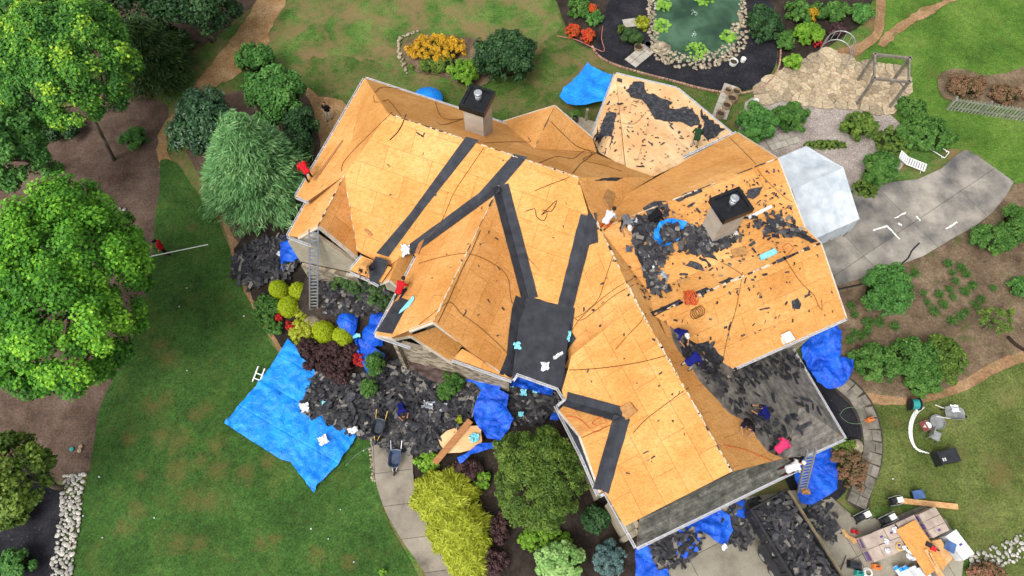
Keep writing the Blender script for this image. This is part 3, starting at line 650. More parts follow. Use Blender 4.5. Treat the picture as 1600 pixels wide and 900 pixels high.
wall_run(GE.at(1238, 545), pLRc, pLRc.z - .3, m_side, .9); wall_run(pA1, pA2, PZ - .2, m_side, .4); wall_run(pA2, pA3, PZ - .2, m_side, .4); wall_run(pA1, pA4, PZ - .2, m_side, .4)
pc = [P(1238, 545, 0), P(1320, 685, 0), P(1262, 712, 0)]
wall_run(pLRc, LRs.at(1224, 716), pLRc.z - .2, m_side, .9)
for x, y in ((1232, 556), (1306, 680), (1262, 702)):
    b = P(x, y, pLRc.z); mb = MB(); mb.beam((b.x, b.y, .1), (b.x, b.y, pLRc.z - .1), .22); mb.build('porch_post', m_trim, house)
mnd = [ga1.xy, fl2.xy, f_e0.xy, LF.at(640, 432).xy]; outd = Vector((math.cos(R(-112)), math.sin(R(-112)))); mb = MB(); K = 10
for i, q in enumerate([mnd[0] - Vector((.3, -.1))] + mnd):
    for k in range(K + 1):
        d_ = -1.2 + k / K * 4.4; p_ = q + outd * d_; h_ = 1.9 * max(0, 1 - max(0, d_ - .3) / 2.9) ** 1.3 * (.05 if i == 0 else .8 if i == 1 else 1); mb.v.append((p_.x, p_.y, .05 + h_ + .12 * mnoise.noise(Vector((p_.x * 1.5, p_.y * 1.5, 2)))))
for i in range(4):
    for k in range(K): mb.f.append((i * (K + 1) + k, (i + 1) * (K + 1) + k, (i + 1) * (K + 1) + k + 1, i * (K + 1) + k + 1)); mb.m.append(0)
def mound_z(x, y):
    d_ = (Vector((x, y)) - fl2.xy).dot(outd); return .05 + 1.9 * max(0, 1 - max(0, d_ - .3) / 2.9) ** 1.3 if d_ < 3.2 else .05
tag(mb.build('planting_mound', m_bark, smooth=True), kind='structure')
# gable window
wa = LGe.at(512, 372); d_ = (fl2 - ga1).normalized(); c0 = ga1.lerp(fl2, .62); c0.z = 4.4; nn_ = Vector((d_.y, -d_.x, 0)); nn_ = nn_ if nn_.y < 0 else -nn_
m_wood = mat('stained_wood', [S(84, 54, 34), S(110, 72, 46)], 6, .6); m_glass = mat('window_glass', [S(30, 34, 38), S(44, 50, 54)], 2, .1, .6)
mb = MB(); mb.box(c0 - nn_ * .28, (1.1, .12, .9), d_, nn_); wn = mb.build('window', m_wood, house); mb = MB(); mb.box(c0 - nn_ * .21, (.9, .03, .7), d_, nn_); mb.build('pane', m_glass, wn)
# --- gutters and trims
def gutter(a, b, parent=None, out=None, wd=.10, hangers=True):
    a = Vector(a); b = Vector(b); d = (b - a); L = d.length; d.normalize(); nn = Vector((-d.y, d.x, 0)).normalized(); ctr = HB if out is None else out
    if (ctr - a).dot(nn) > 0: nn = -nn
    up = d.cross(nn); up = up if up.z > 0 else -up; c = (a + b) / 2; mb = MB()
    mb.box(c + nn * (wd / 2 + .01) - up * .12, (L, wd, .012), d, nn); mb.box(c + nn * (wd + .01) - up * .06, (L, .02, .12), d, nn); mb.box(c + nn * .012 - up * .07, (L, .02, .13), d, nn)
    g_ = mb.build('gutter', m_gut, parent or house)
    if hangers:
        k = int(L / .9)
        for i in range(k): mb = MB(); mb.box(a + d * (i + .5) * L / max(k, 1) + nn * (wd / 2 + .01) - up * .012, (.05, wd, .012), d, nn); mb.build('hanger', m_gut, g_)
gutter(e1, eB); gutter(e1, w1); gutter(w1, w2, hangers=False); gutter(ga0, ga1); gutter(ga1, LGw.at(484, 381), hangers=False)
gutter(fw_e0, fw_e1); gutter(fw_e1, FW.at(640, 541, -.9), hangers=False); gutter(P(660, 528, 4.5), P(705, 561, 4.5)); gutter(P(706, 561, 4.9), P(800, 594, 4.9)); gutter(P(800, 594, 4.95), P(808, 583, 5.2), hangers=False)
gutter(FD.at(808, 583), FD.at(872, 606)); gutter(FD.at(872, 606), g_low[1]); gutter(g_low[1], g_low[2], hangers=False); gutter(g_low[2], XN.at(909, 712, -1.2)); gutter(XN.at(909, 712, -1.2), g_low[3]); gutter(g_low[3], g_low[4], hangers=False); gutter(g_low[4], sE0)
gutter(sE0, sE1); gutter(ee0, ee1.lerp(ee0, .0)); gutter(GE.at(1238, 545), pLRc); gutter(pLRc, LRs.at(1262, 711)); gutter(pA1, pA2, out=pTp); gutter(pA2, pA3, out=pTp); gutter(pA1, pA4, out=pTp); gutter(ENn.at(1070, 246), en0)
gutter(LF.at(557, 404), LF.at(556, 416, -.3), hangers=False)
def trim(a, b, w_=.18, h_=.1, lift=-.08, m=None, name='rake_board'):
    mb = MB(); z = Vector((0, 0, lift)); mb.beam(Vector(a) + z, Vector(b) + z, w_, h_); return mb.build(name, m or m_trim, house)
trim(pLa, LGw.at(466, 371)); trim(pLa, fl2); trim(pFa, FW.at(640, 516)); trim(pFa, fe_b); trim(pXa, XN.at(874, 641)); trim(pXa, XS.at(938, 768)); trim(pBa, BW.at(786, 190)); trim(pBa, BE.at(926, 216)); trim(FW.at(612, 527), FW.at(587, 523))
rNe = V2(ENn, ENs, 1215, 247); vEe = V2(ENs, EEn, 1257, 355); rEe = V2(EEn, EEs, 1282, 380)
trim(en0, rNe); trim(rNe, vEe); trim(vEe, rEe); trim(rEe, ee1)
# --- small front gable under the centre gable (its right slope shows)
z_ = 6.0; SG = Pl(P(642, 524, z_), -22, 38); sg0 = P(642, 524, z_); SGw = Pl(sg0, 158, 38); bk = Vector((math.cos(R(68)), math.sin(R(68)), 0))
slope(SG, [sg0, SG.at(706, 566), SG.at(722, 540), SG.at(690, 508)], m=m_osb, thick=.1)
slope(SGw, [sg0, sg0 + bk * 1.6, SGw.at(628, 512), SGw.at(614, 529)], m=m_osb, thick=.1); trim(sg0, SG.at(706, 566)); trim(sg0, SGw.at(614, 529))
LP = Pl(P(735, 575, 5.0), -112, 12); slope(LP, [LP.at(708, 560), LP.at(798, 592), LP.at(770, 570), LP.at(722, 545)], thick=.08)
# entry porch flat roof and little gable by the roofer
EP = Pl(P(580, 425, 4.9), -112, 14); slope(EP, [EP.at(547, 422), EP.at(596, 442), EP.at(612, 418), EP.at(566, 400)], thick=.12)
gutter(EP.at(547, 424), EP.at(576, 436)); gutter(EP.at(576, 436), EP.at(592, 445), hangers=False); gutter(EP.at(566, 400), EP.at(547, 422), hangers=False)
lg = P(609, 437, 5.1); LGa = Pl(lg, -22, 42); LGb = Pl(lg, 158, 42); slope(LGa, [lg, LGa.at(630, 455), LGa.at(650, 405), LGa.at(632, 380)], thick=.1); slope(LGb, [lg, LGb.at(632, 380), LGb.at(612, 385), LGb.at(594, 442)], thick=.1); trim(lg, LGa.at(630, 455)); trim(lg, LGb.at(594, 442))
mb = MB(); d_ = Vector((math.cos(R(-22)), math.sin(R(-22)), 0)); b0 = lg + Vector((math.cos(R(68)), math.sin(R(68)), 0)) * .35; mb.prism([b0 - d_ * .8 - Vector((0, 0, 2.6)), b0 + d_ * .8 - Vector((0, 0, 2.6)), b0 + d_ * .8 - Vector((0, 0, .8)), b0 - Vector((0, 0, .15)), b0 - d_ * .8 - Vector((0, 0, .8))], -Vector((d_.y * -1, d_.x, 0)) * -.15); mb.build('gable_wall', m_side, house)

# --- black membrane strips (folded into valleys)
def on(pl, pts, lift=.02): return [pl.at(x, y) + pl.n() * lift for x, y in pts]
def strip(quads, name='valley_membrane', lift=.022, m=None, wave=.012):
    mb = MB()
    for pl, pts in quads:
        loc = [tuple(p[:2]) for p in on(pl, pts, 0)]
        grid_sheet(loc, .3, lambda x, y, pl=pl: pl.z(x, y) + lift / math.cos(R(pl.pitch)) + wave * (mnoise.noise(Vector((x * 3, y * 3, 1.3))) + .3), mb)
    return mb.build(name, m or m_felt, house, smooth=True, merge=True)
strip([(LF, [(728, 214), (748, 219), (664, 325), (607, 402), (588, 396), (640, 335)])])
strip([(EP, [(588, 402), (607, 408), (604, 420), (590, 444), (578, 440), (577, 420)])], lift=.1)
def valley(pa, pb, p0, p1, wa=.45, wb=.45, lift=.03, name='valley_membrane'):
    d = (Vector(p1) - Vector(p0)).normalized(); mb = MB()
    for pl, wd in ((pa, wa), (pb, wb)):
        n_ = pl.n(); q = n_.cross(d).normalized(); mid = (Vector(p0) + Vector(p1)) / 2; other = pb if pl is pa else pa
        if pl.z(*(mid + q).xy) < other.z(*(mid + q).xy): q = -q
        N = max(2, int((Vector(p1) - Vector(p0)).length / .4)); rows = []
        for i in range(N + 1):
            c = Vector(p0).lerp(Vector(p1), i / N); e = c + q * wd * (1 + rnd.uniform(-.03, .03))
            rows.append((c + n_ * lift, e + n_ * lift))
        k = len(mb.v)
        for a_, b_ in rows: mb.v += [tuple(a_), tuple(b_)]
        for i in range(N): mb.f.append((k + 2 * i, k + 2 * i + 2, k + 2 * i + 3, k + 2 * i + 1)); mb.m.append(0)
    return mb.build(name, m_felt, house, smooth=False)
strip([(LF, [(803, 241), (824, 246), (792, 284), (742, 336), (697, 387), (664, 413), (645, 412), (645, 402), (662, 394), (720, 334)])], lift=.03)
valley(LF, FW, pS, p_fw, .3, .5); valley(LF, FE, pS, V2(LF, FE, 822, 468), .5, .5); valley(LF, G2, vJ, V2(LF, G2, 880, 492), .42, .55)
strip([(G2, [(912, 334), (932, 334), (932, 352), (934, 380), (914, 386), (912, 360)])], lift=.05)
strip([(G2, [(880, 482), (898, 482), (893, 520), (900, 530), (886, 548), (888, 562), (880, 576), (876, 560)])], lift=.04)
strip([(FE, [(806, 462), (822, 470), (824, 520), (812, 580), (798, 590), (780, 585), (792, 555), (795, 520), (800, 482)])], lift=.03)
strip([(FD, [(818, 464), (880, 478), (894, 482), (886, 540), (878, 600), (806, 578), (812, 540), (822, 500)])], lift=.03)
strip([(FW, [(588, 518), (616, 472), (628, 466), (640, 470), (613, 522)])])
valley(GW, XN, pXj, V2(GW, XN, 884, 630), .42, .42); valley(GW, XS, pXj, V2(GW, XS, 944, 767), .42, .42)
strip([(GW, [(872, 636), (908, 686), (936, 764), (932, 768), (905, 712)])], lift=.03, name='eave_membrane')
# ridge paper: pale slit along each ridge with torn dark flakes
m_paper = mat('ridge_paper', [S(176, 150, 116), S(214, 200, 178)], 6, .9)
def ridge_bits(a, b, n=26, wd=.05, dark=.25):
    a = Vector(a) + Vector((0, 0, .03)); b = Vector(b) + Vector((0, 0, .03)); d = (b - a).normalized(); nn = Vector((-d.y, d.x, 0))
    for i in range(n):
        t0 = (i + rnd.uniform(-.2, .2)) / n; t1 = t0 + rnd.uniform(.7, 1.5) / n
        if rnd.random() < .25: continue
        dk = rnd.random() < dark; tgt = MB(); ww = wd * rnd.uniform(.35, 1.1)
        p0 = a.lerp(b, max(0, t0)); p1 = a.lerp(b, min(1, t1)); tgt.prism([p0 + nn * ww * rnd.uniform(.4, 1), p1 + nn * ww * rnd.uniform(.4, 1), p1 - nn * ww * rnd.uniform(.4, 1), p0 - nn * ww * rnd.uniform(.4, 1)], (0, 0, -.02)); tgt.build('ridge_felt' if dk else 'ridge_paper', m_shg if dk else m_paper, house)
ridge_bits(pC, pC.lerp(pR1, .40), 22, .05, .5); ridge_bits(pC.lerp(pR1, .5), pR1, 20, .06, .15); ridge_bits(pS, pFa, 26, .05, .2); ridge_bits(pK0, pG1, 22, .07, .12); ridge_bits(pG1, pK, 40, .07, .12); ridge_bits(ej, rEe, 40, .10, .4); ridge_bits(nj, rNe, 30, .05, .6); ridge_bits(pLj, pLa, 14, .05, .3); ridge_bits(pLj, f_l, 14, .04, .1); ridge_bits(pBj, pBa, 10, .03, .7)
# --- chimneys
m_chim = mat('chimney_stucco', [S(150, 140, 128), S(172, 162, 148)], 2, .85); m_cap = mat('chimney_cap_metal', [S(18, 19, 22), S(34, 36, 40)], 3, .35, .5, .3); m_flue = mat('flue_metal', [S(150, 154, 158), S(190, 194, 198)], 6, .35, .5, .5)
def chimney(px, py, pl, az, w_, h_, top):
    b = pl.at(px, py); u = Vector((math.cos(R(az)), math.sin(R(az)), 0)); v = Vector((-u.y, u.x, 0)); mb = MB(); mb.box((b.x, b.y, b.z + top / 2 - .8), (w_, h_, top + 1.6), u, v); ch = mb.build('chimney', m_chim, house)
    zt = b.z + top; mb = MB()
    for sx, sy, L1, L2 in ((0, 1, w_ + .3, .16), (0, -1, w_ + .3, .16)): mb.box(Vector((b.x, b.y, zt)) + v * sy * (h_ / 2 + .07), (L1, L2, .34), u, v)
    for sx in (1, -1): mb.box(Vector((b.x, b.y, zt - .002)) + u * sx * (w_ / 2 + .07), (.16, h_ - .02, .34), u, v)
    mb.box((b.x, b.y, zt + .05), (w_ + .02, h_ + .02, .1), u, v); mb.build('chimney_cap', m_cap, ch)
    mb = MB(); mb.lathe((b.x + .05, b.y + .1, zt + .1), [(.16, 0), (.16, .14), (.12, .16), (.12, .26), (.2, .28), (.2, .38), (.16, .4)], 14); mb.build('flue', m_flue, ch, smooth=False)
chimney(749, 205, LN, -22, 1.05, 1.15, 2.45)
chimney(1122, 358, ENs, 24, 1.25, 1.0, 2.2)
m_vent = mat('vent_white', [S(205, 205, 205), S(230, 230, 230)], 4, .5)
b = EEs.at(1226, 532); mb = MB(); mb.box(b + Vector((0, 0, .2)), (.36, .36, .4), u24); mb.box(b + Vector((0, 0, .45)), (.46, .46, .1), u24); mb.build('roof_vent', m_vent, house)
# ================================================================ plants
m_barkt = mat('tree_bark', [S(70, 62, 54), S(104, 94, 82), S(136, 126, 112)], 6, .95, .1, bump=.5, bscale=20, stretch=(1, 1, .3))
LM = {
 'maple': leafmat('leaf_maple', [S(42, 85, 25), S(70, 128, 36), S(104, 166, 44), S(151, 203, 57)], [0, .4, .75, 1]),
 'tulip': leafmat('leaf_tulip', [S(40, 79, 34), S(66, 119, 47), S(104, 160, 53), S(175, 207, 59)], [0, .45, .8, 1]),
 'dark': leafmat('leaf_dark', [S(24, 49, 24), S(40, 72, 36), S(65, 99, 54)], trans=.12),
 'magnolia': leafmat('leaf_magnolia', [S(29, 58, 33), S(49, 88, 51), S(88, 126, 83)], trans=.1, rough=.4, spec=.45),
 'cypress': leafmat('leaf_cypress', [S(36, 60, 28), S(56, 84, 40), S(84, 112, 56)], trans=.12),
 'cedar': leafmat('leaf_cedar', [S(62, 107, 59), S(100, 151, 89), S(151, 192, 126)], trans=.15),
 'gold': leafmat('leaf_gold', [S(124, 134, 26), S(158, 168, 42), S(190, 196, 78)], trans=.2),
 'globe': leafmat('leaf_globe', [S(128, 150, 16), S(160, 180, 24), S(188, 200, 44)], trans=.2),
 'purple': leafmat('leaf_purple', [S(40, 27, 29), S(63, 42, 42), S(90, 65, 61)], trans=.1),
 'red': leafmat('leaf_red', [S(126, 22, 26), S(172, 34, 34), S(204, 66, 52)], trans=.2),
 'green': leafmat('leaf_green', [S(46, 82, 30), S(70, 112, 44), S(100, 138, 62)], trans=.2),
 'bright': leafmat('leaf_bright', [S(76, 118, 30), S(108, 154, 42), S(150, 186, 66)], trans=.25),
 'olive': leafmat('leaf_olive', [S(54, 79, 27), S(81, 108, 38), S(117, 140, 54)], trans=.15),
 'blue': leafmat('leaf_blue', [S(49, 74, 70), S(81, 108, 106), S(117, 144, 142)], trans=.1),
 'pale': leafmat('leaf_pale', [S(94, 137, 67), S(137, 178, 99), S(178, 210, 133)], trans=.25),
 'rust': leafmat('leaf_rust', [S(79, 70, 45), S(117, 94, 65), S(146, 94, 79)], trans=.12),
 'yellow': leafmat('petal_yellow', [S(120, 116, 32), S(196, 150, 32), S(224, 178, 48)], trans=.2),
 'orange': leafmat('petal_orange', [S(150, 60, 30), S(196, 88, 40), S(196, 50, 44)], trans=.2),
 'mid': leafmat('leaf_mid', [S(44, 86, 35), S(69, 117, 50), S(100, 149, 69)], trans=.18),
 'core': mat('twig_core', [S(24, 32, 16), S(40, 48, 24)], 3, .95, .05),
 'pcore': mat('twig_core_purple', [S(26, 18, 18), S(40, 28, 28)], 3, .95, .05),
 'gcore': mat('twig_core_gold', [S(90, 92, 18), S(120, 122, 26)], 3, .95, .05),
}
def unit(n):
    v = NR.normal(size=(n, 3)); return v / np.linalg.norm(v, axis=1, keepdims=True)
def leaf_mesh(name, C, N, size, aspect, m, var, base, sj=.35, fold=.0, along=None):
    n = len(C); C = C - np.array(base); N = N / (np.linalg.norm(N, axis=1, keepdims=True) + 1e-9)
    a = along if along is not None else unit(n); T = a - N * np.sum(a * N, 1, keepdims=True); T /= np.linalg.norm(T, axis=1, keepdims=True) + 1e-9; B = np.cross(N, T)
    L = (size * (1 + NR.uniform(-sj, sj, n)))[:, None] / 2; W = L * aspect; bend = N * L * fold
    V = np.stack([C - T * L - bend, C + B * W, C + T * L - bend, C - B * W], 1).reshape(-1, 3)
    me = bpy.data.meshes.new(name); me.vertices.add(4 * n); me.vertices.foreach_set('co', V.astype(np.float32).ravel())
    me.loops.add(4 * n); me.loops.foreach_set('vertex_index', np.arange(4 * n, dtype=np.int32)); me.polygons.add(n); me.polygons.foreach_set('loop_start', np.arange(0, 4 * n, 4, dtype=np.int32)); me.polygons.foreach_set('loop_total', np.full(n, 4, dtype=np.int32))
    at = me.attributes.new('v', 'FLOAT', 'POINT'); at.data.foreach_set('value', np.repeat(np.clip(var, 0, 1), 4).astype(np.float32))
    me.materials.append(m); me.update(calc_edges=True); return me
def clumps(c, R3, n, rr, low=-.35, seed=None):
    """centres and radii of leaf clumps spread through an ellipsoid's shell"""
    c = np.array(c); R3 = np.array(R3); n1 = int(n * .72); ph = NR.uniform(0, 6.28, 4)
    g = (np.arange(n1) + .5) / n1; th = np.arange(n1) * 2.399963 + NR.uniform(-.5, .5, n1); r = np.sqrt(g) * NR.uniform(.86, 1.08, n1)
    edge = 1 + .11 * np.sin(th * 3 + ph[0]) + .10 * np.sin(th * 5 + ph[1]) + .05 * np.sin(th * 9 + ph[2]); zz = np.sqrt(np.clip(1 - np.minimum(r, 1) ** 2, 0, 1))
    D = np.stack([np.cos(th) * r * edge, np.sin(th) * r * edge, zz * NR.uniform(.62, 1.0, n1) + .0], 1) * .9
    E_ = unit(n * 3); E_ = E_[(E_[:, 2] < .5) & (E_[:, 2] > low)][:n - n1] * .82; D = np.concatenate([D, E_]); NR.shuffle(D)
    return c + D * R3, rr * NR.uniform(.6, 1.3, len(D)) * R3.mean(), None
def crown(name, c, R3, mk, parent, nl, nc=60, rr=.26, size=.2, aspect=.75, low=-.35, up=.5, tip=.35, fold=.15, dark=0, shell=(.35, 1.15)):
    CC, CR, CF = clumps(c, R3, int(nc * 1.5), rr * .86, low); w_ = CR ** 2; k = NR.choice(len(CC), nl, p=w_ / w_.sum()); D = unit(nl); out = (CC[k] - np.array(c)) / np.array(R3); out /= np.linalg.norm(out, axis=1, keepdims=True) + 1e-6
    D = D + out * .55; D /= np.linalg.norm(D, axis=1, keepdims=True); C = CC[k] + D * (CR[k] * (NR.uniform(shell[0] ** 2, shell[1] ** 2, nl) ** .5))[:, None]; C[:, 2] = np.maximum(C[:, 2], .12)
    N = D * .7 + unit(nl) * .55 + np.array([0, 0, up]); cv = NR.normal(0, .15, len(CC)); rel = np.linalg.norm((C - np.array(c)) / np.array(R3), axis=1)
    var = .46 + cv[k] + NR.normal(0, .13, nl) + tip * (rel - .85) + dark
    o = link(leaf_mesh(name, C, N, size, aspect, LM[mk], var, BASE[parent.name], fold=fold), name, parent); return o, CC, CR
def trunk(parent, base, c, h, r, targets, name='trunk', m=None):
    mb = MB(); b = Vector(base); top = Vector((c[0], c[1], c[2])); fork = b.lerp(top, .45); mb.tube([b, b.lerp(fork, .5) + Vector((rnd.uniform(-.1, .1), rnd.uniform(-.1, .1), 0)), fork, fork.lerp(top, .6), top], [r * 1.25, r, r * .85, r * .55, r * .3], 8)
    for tg in targets:
        tg = Vector(tg); s0 = b.lerp(top, rnd.uniform(.4, .8)); md = s0.lerp(tg, .5) + Vector((0, 0, .25)); mb.tube([s0, md, tg], [r * .4, r * .26, r * .1], 5)
    return mb.build(name, m or m_barkt, parent, smooth=True)
def tree(name, label, cat, px, py, zc, rpx, rz, mk, nl, nc=70, tr=.18, base=None, ry=None, group=None, **kw):
    c = P(px, py, zc); m_ = mpp(px, py, zc); R3 = (rpx * m_, (ry or rpx) * m_, rz); b = P(*base) if base else Vector((c.x, c.y, 0)); t = thing(name, label, cat, b, group)
    o, CC, CR = crown('crown', c, R3, mk, t, nl, nc, **kw); trunk(t, b, c, zc, tr, CC[:14]); return t
def shrub(name, label, px, py, rpx, mk, nl, h=None, ry=None, size=.13, nc=26, cat='shrub', group=None, core='core', rr=.36, ground=True, **kw):
    """a bush whose middle is seen at px,py; rpx its half width"""
    m_ = mpp(px, py, .6); rx = rpx * m_; ryy = (ry or rpx) * m_; h = h or 1.5 * rx; c = P(px, py, h * .55); b = Vector((c.x, c.y, .08)); t = thing(name, label, cat, b, group); c = (c.x, c.y, h * .5)
    o, CC, CR = crown('foliage', c, (rx * .86, ryy * .86, h * .5), mk, t, nl, nc, rr, size, low=-.55, **kw)
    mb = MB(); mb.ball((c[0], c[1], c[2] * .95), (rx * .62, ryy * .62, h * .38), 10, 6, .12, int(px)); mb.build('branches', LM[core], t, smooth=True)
    return t
# --- big trees
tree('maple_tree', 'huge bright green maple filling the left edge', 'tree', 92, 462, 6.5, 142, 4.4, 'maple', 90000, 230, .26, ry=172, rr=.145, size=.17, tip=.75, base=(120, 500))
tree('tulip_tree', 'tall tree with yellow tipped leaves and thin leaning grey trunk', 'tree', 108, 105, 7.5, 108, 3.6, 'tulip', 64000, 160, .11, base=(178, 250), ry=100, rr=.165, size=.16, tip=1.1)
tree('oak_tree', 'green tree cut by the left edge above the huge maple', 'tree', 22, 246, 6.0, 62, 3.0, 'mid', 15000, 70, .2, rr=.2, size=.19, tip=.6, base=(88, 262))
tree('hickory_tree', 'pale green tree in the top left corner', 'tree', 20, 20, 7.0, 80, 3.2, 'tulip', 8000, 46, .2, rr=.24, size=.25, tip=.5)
tree('ornamental_tree', 'yellowish green tree at the left edge above black mulch', 'tree', 22, 742, 4.0, 48, 2.4, 'olive', 7000, 40, .12, rr=.25, size=.19, tip=.8, ry=62)
tree('shade_tree', 'dark evergreen tree at the top beside the dirt path', 'tree', 306, 12, 3.0, 66, 2.9, 'dark', 15000, 70, .2, rr=.25, size=.2, ry=52)
tree('holm_tree', 'dark evergreen tree along the top left edge', 'tree', 226, -4, 3.2, 56, 3.0, 'dark', 9000, 46, .2, rr=.27, size=.2)
shrub('magnolia_tree', 'glossy dark magnolia left of the pale cedar', 318, 195, 48, 'magnolia', 9000, 4.2, 62, size=.22, nc=60, cat='tree', rr=.25, aspect=.5)
shrub('holly_tree', 'dark green holly behind the pale cedar near the house corner', 432, 150, 52, 'mid', 9000, 4.0, 46, size=.18, nc=50, cat='tree', rr=.26)
shrub('laurel_bush', 'olive green laurel bush beside the sandy path above the cedar', 400, 92, 34, 'mid', 4200, 2.4, 24, size=.17, nc=34, rr=.28)
shrub('holly_bush', 'dark shaded bush between cedar and house wall', 470, 205, 26, 'dark', 4200, 3.0, 46, size=.17, nc=40, rr=.28)
# --- conifers made of sprays of long thin needles on drooping branches
def conifer(name, label, px, py, rpx, ry, h, mk, nb, sp, size=.34, asp=.16, droop=.35, base=None, tr=.16):
    m_ = mpp(px, py, h * .45); c = P(px, py, h * .45); b = P(*base) if base else Vector((c.x, c.y, 0)); t = thing(name, label, 'tree', b); rx = rpx * m_; ryy = ry * m_
    Cs = []; As = []; Ns = []; Vs = []; mb = MB()
    top = Vector((b.x + (c.x - b.x) * .8, b.y + (c.y - b.y) * .8, h)); mb.tube([b, top], [tr, .03], 7)
    for i in range(nb):
        f = (i + rnd.random()) / nb; z = h * (.06 + .94 * f); r = (1 - f) ** .72; az = rnd.uniform(0, 6.2832); L = r * rnd.uniform(.78, 1.08); ax = b.lerp(top, z / h)
        tipv = Vector((math.cos(az) * rx * L, math.sin(az) * ryy * L, .25 * L - droop * L)); st = Vector((ax.x, ax.y, z))
        if i % 3 == 0 and tipv.length > .4: mb.tube([st, st + tipv * .5 + Vector((0, 0, .12)), st + tipv], [.035, .022, .01], 4, False)
        k = max(4, int(sp * (L + .12))); v = rnd.gauss(.5, .14)
        s_ = NR.uniform(.12, 1.08, k) ** .62; side = NR.normal(0, .09, (k, 1)) * np.array([[-math.sin(az), math.cos(az), 0]]) * (rx * .9); tv = np.array(tipv)
        pos = np.array(st) + tv * s_[:, None] + side + np.stack([0 * s_, 0 * s_, .35 * s_ * (1 - s_) * 1.2 + NR.normal(0, .05, k)], 1)
        dr = np.array([math.cos(az), math.sin(az), -.25]) + NR.normal(0, .38, (k, 3)); Cs.append(pos); As.append(dr); Ns.append(np.array([0, 0, 1.0]) + NR.normal(0, .4, (k, 3))); Vs.append(v + NR.normal(0, .13, k) + .25 * (s_ - .6))
    mb.build('trunk', m_barkt, t); C = np.concatenate(Cs); C[:, 2] = np.maximum(C[:, 2], .1)
    link(leaf_mesh('crown', C, np.concatenate(Ns), size, asp, LM[mk], np.concatenate(Vs), BASE[t.name], along=np.concatenate(As), fold=.1), 'crown', t); return t
conifer('deodar_cedar', 'feathery pale blue green cedar beside the house', 400, 244, 92, 98, 6.6, 'cedar', 640, 95, .42, .13, .22, base=(408, 296))
conifer('cypress_tree', 'dense dark green cypress beside the yellow tipped tree', 246, 92, 62, 76, 5.6, 'cypress', 420, 70, .34, .22, .15, base=(258, 110))
def mop(label, px, py, rpx, ry, h, mk='gold', n=9000, name='gold_mop_cypress', size=.34, asp=.14, core='gcore', lum=.12, group=None, dr=.92):
    m_ = mpp(px, py, .7); c = P(px, py, h * .5); t = thing(name, label, 'shrub', Vector((c.x, c.y, .08)), group); rx, ryy = rpx * m_, ry * m_; c = np.array([c.x, c.y, h * .25])
    D = unit(n * 2); D = D[D[:, 2] > -.2][:n]; R3 = np.array([rx, ryy, h * .75]); lump = 1 + lum * np.sin(D[:, 0] * 9 + px) * np.sin(D[:, 1] * 8 + py) + NR.normal(0, .06, len(D))
    C = c + D * R3 * lump[:, None] * .92; al = D * 1.0 + np.array([0, 0, -.25]) + NR.normal(0, .32, D.shape); N = D + NR.normal(0, .5, D.shape) + np.array([0, 0, .4]); C[:, 2] = np.maximum(C[:, 2], .12)
    link(leaf_mesh('foliage', C, N, size, asp, LM[mk], .5 + NR.normal(0, .2, len(D)) + .8 * (lump - 1), BASE[t.name], along=al, fold=.25), 'foliage', t)
    mb = MB(); mb.ball(c, (rx * .8, ryy * .8, h * .58), 12, 7, .08, int(px)); mb.build('branches', LM[core], t, smooth=True); return t
# --- front garden
glob = [((434, 451), 15), ((466, 455), 16), ((450, 478), 17), ((505, 517), 18), ((535, 525), 17)]
glab = ['leftmost round lime green globe shrub near the ladder', 'round lime green globe shrub next to the ladder', 'round lime green globe shrub nearest the red bushes', 'larger lime green globe shrub with shingle scrap on top', 'lime green globe shrub closest to the blue tarp']
for ((x, y), r), lb in zip(glob, glab):
    mop(lb, x, y, r, r, 1.15, 'globe', 4200, 'globe_shrub', .075, .55, 'gcore', .03, 'lime green globe shrubs in the front bed')
shrub('gold_groundcover', 'low golden yellow creeping shrub between the globes', 474, 514, 30, 'gold', 3000, .5, 26, size=.10, nc=40, core='gcore', rr=.25)
shrub('gold_groundcover', 'small golden creeping patch below the ladder foot', 470, 488, 15, 'gold', 1000, .45, 12, size=.10, nc=20, core='gcore', rr=.3)
shrub('leafy_bed_shrub', 'bright green leafy plants along the front lawn edge', 416, 482, 24, 'green', 2600, .7, 30, size=.12, nc=36, rr=.28)
shrub('leafy_bed_shrub', 'green leafy clump right below the red bush', 428, 512, 16, 'green', 1300, .6, 14, size=.11, nc=20, rr=.3)
pur = [((480, 542), 17), ((503, 553), 18), ((522, 545), 15), ((488, 566), 17), ((512, 574), 18), ((537, 566), 17), ((534, 590), 15), ((548, 548), 14)]
pl_ = ['topmost left', 'upper middle', 'third from left at the top', 'left lower', 'lowest middle', 'lower', 'bottom right', 'upper right']
pl_ = ['purple barberry mound at the upper left of its cluster', 'purple barberry mound below the largest globe shrub', 'purple barberry mound below the rightmost globe shrub', 'purple barberry mound touching the big blue tarp', 'purple barberry mound at the centre of its cluster', 'purple barberry mound left of the red azalea', 'purple barberry mound lowest in its cluster', 'purple barberry mound nearest the tarp wrapped bush']
for ((x, y), r), lb in zip(pur, pl_): shrub('barberry_bush', lb, x, y, r, 'purple', 1500, .85, size=.085, nc=26, group='purple barberry mounds', core='pcore', rr=.3)
shrub('red_azalea', 'small red leaved bush at the lawn side of the globes', 437, 496, 7, 'red', 420, .6, size=.09, nc=10, core='pcore')
shrub('red_azalea', 'small red leaved bush touching the golden groundcover', 453, 509, 8, 'red', 480, .6, size=.09, nc=10, core='pcore')
shrub('red_azalea', 'red leaved bush beside the blue tarp and conical boxwood', 560, 562, 12, 'red', 800, .8, size=.10, nc=14, core='pcore')
shrub('boxwood', 'green conical boxwood standing in blue tarp folds', 586, 568, 17, 'green', 2400, 1.7, 20, size=.08, nc=30, rr=.3)
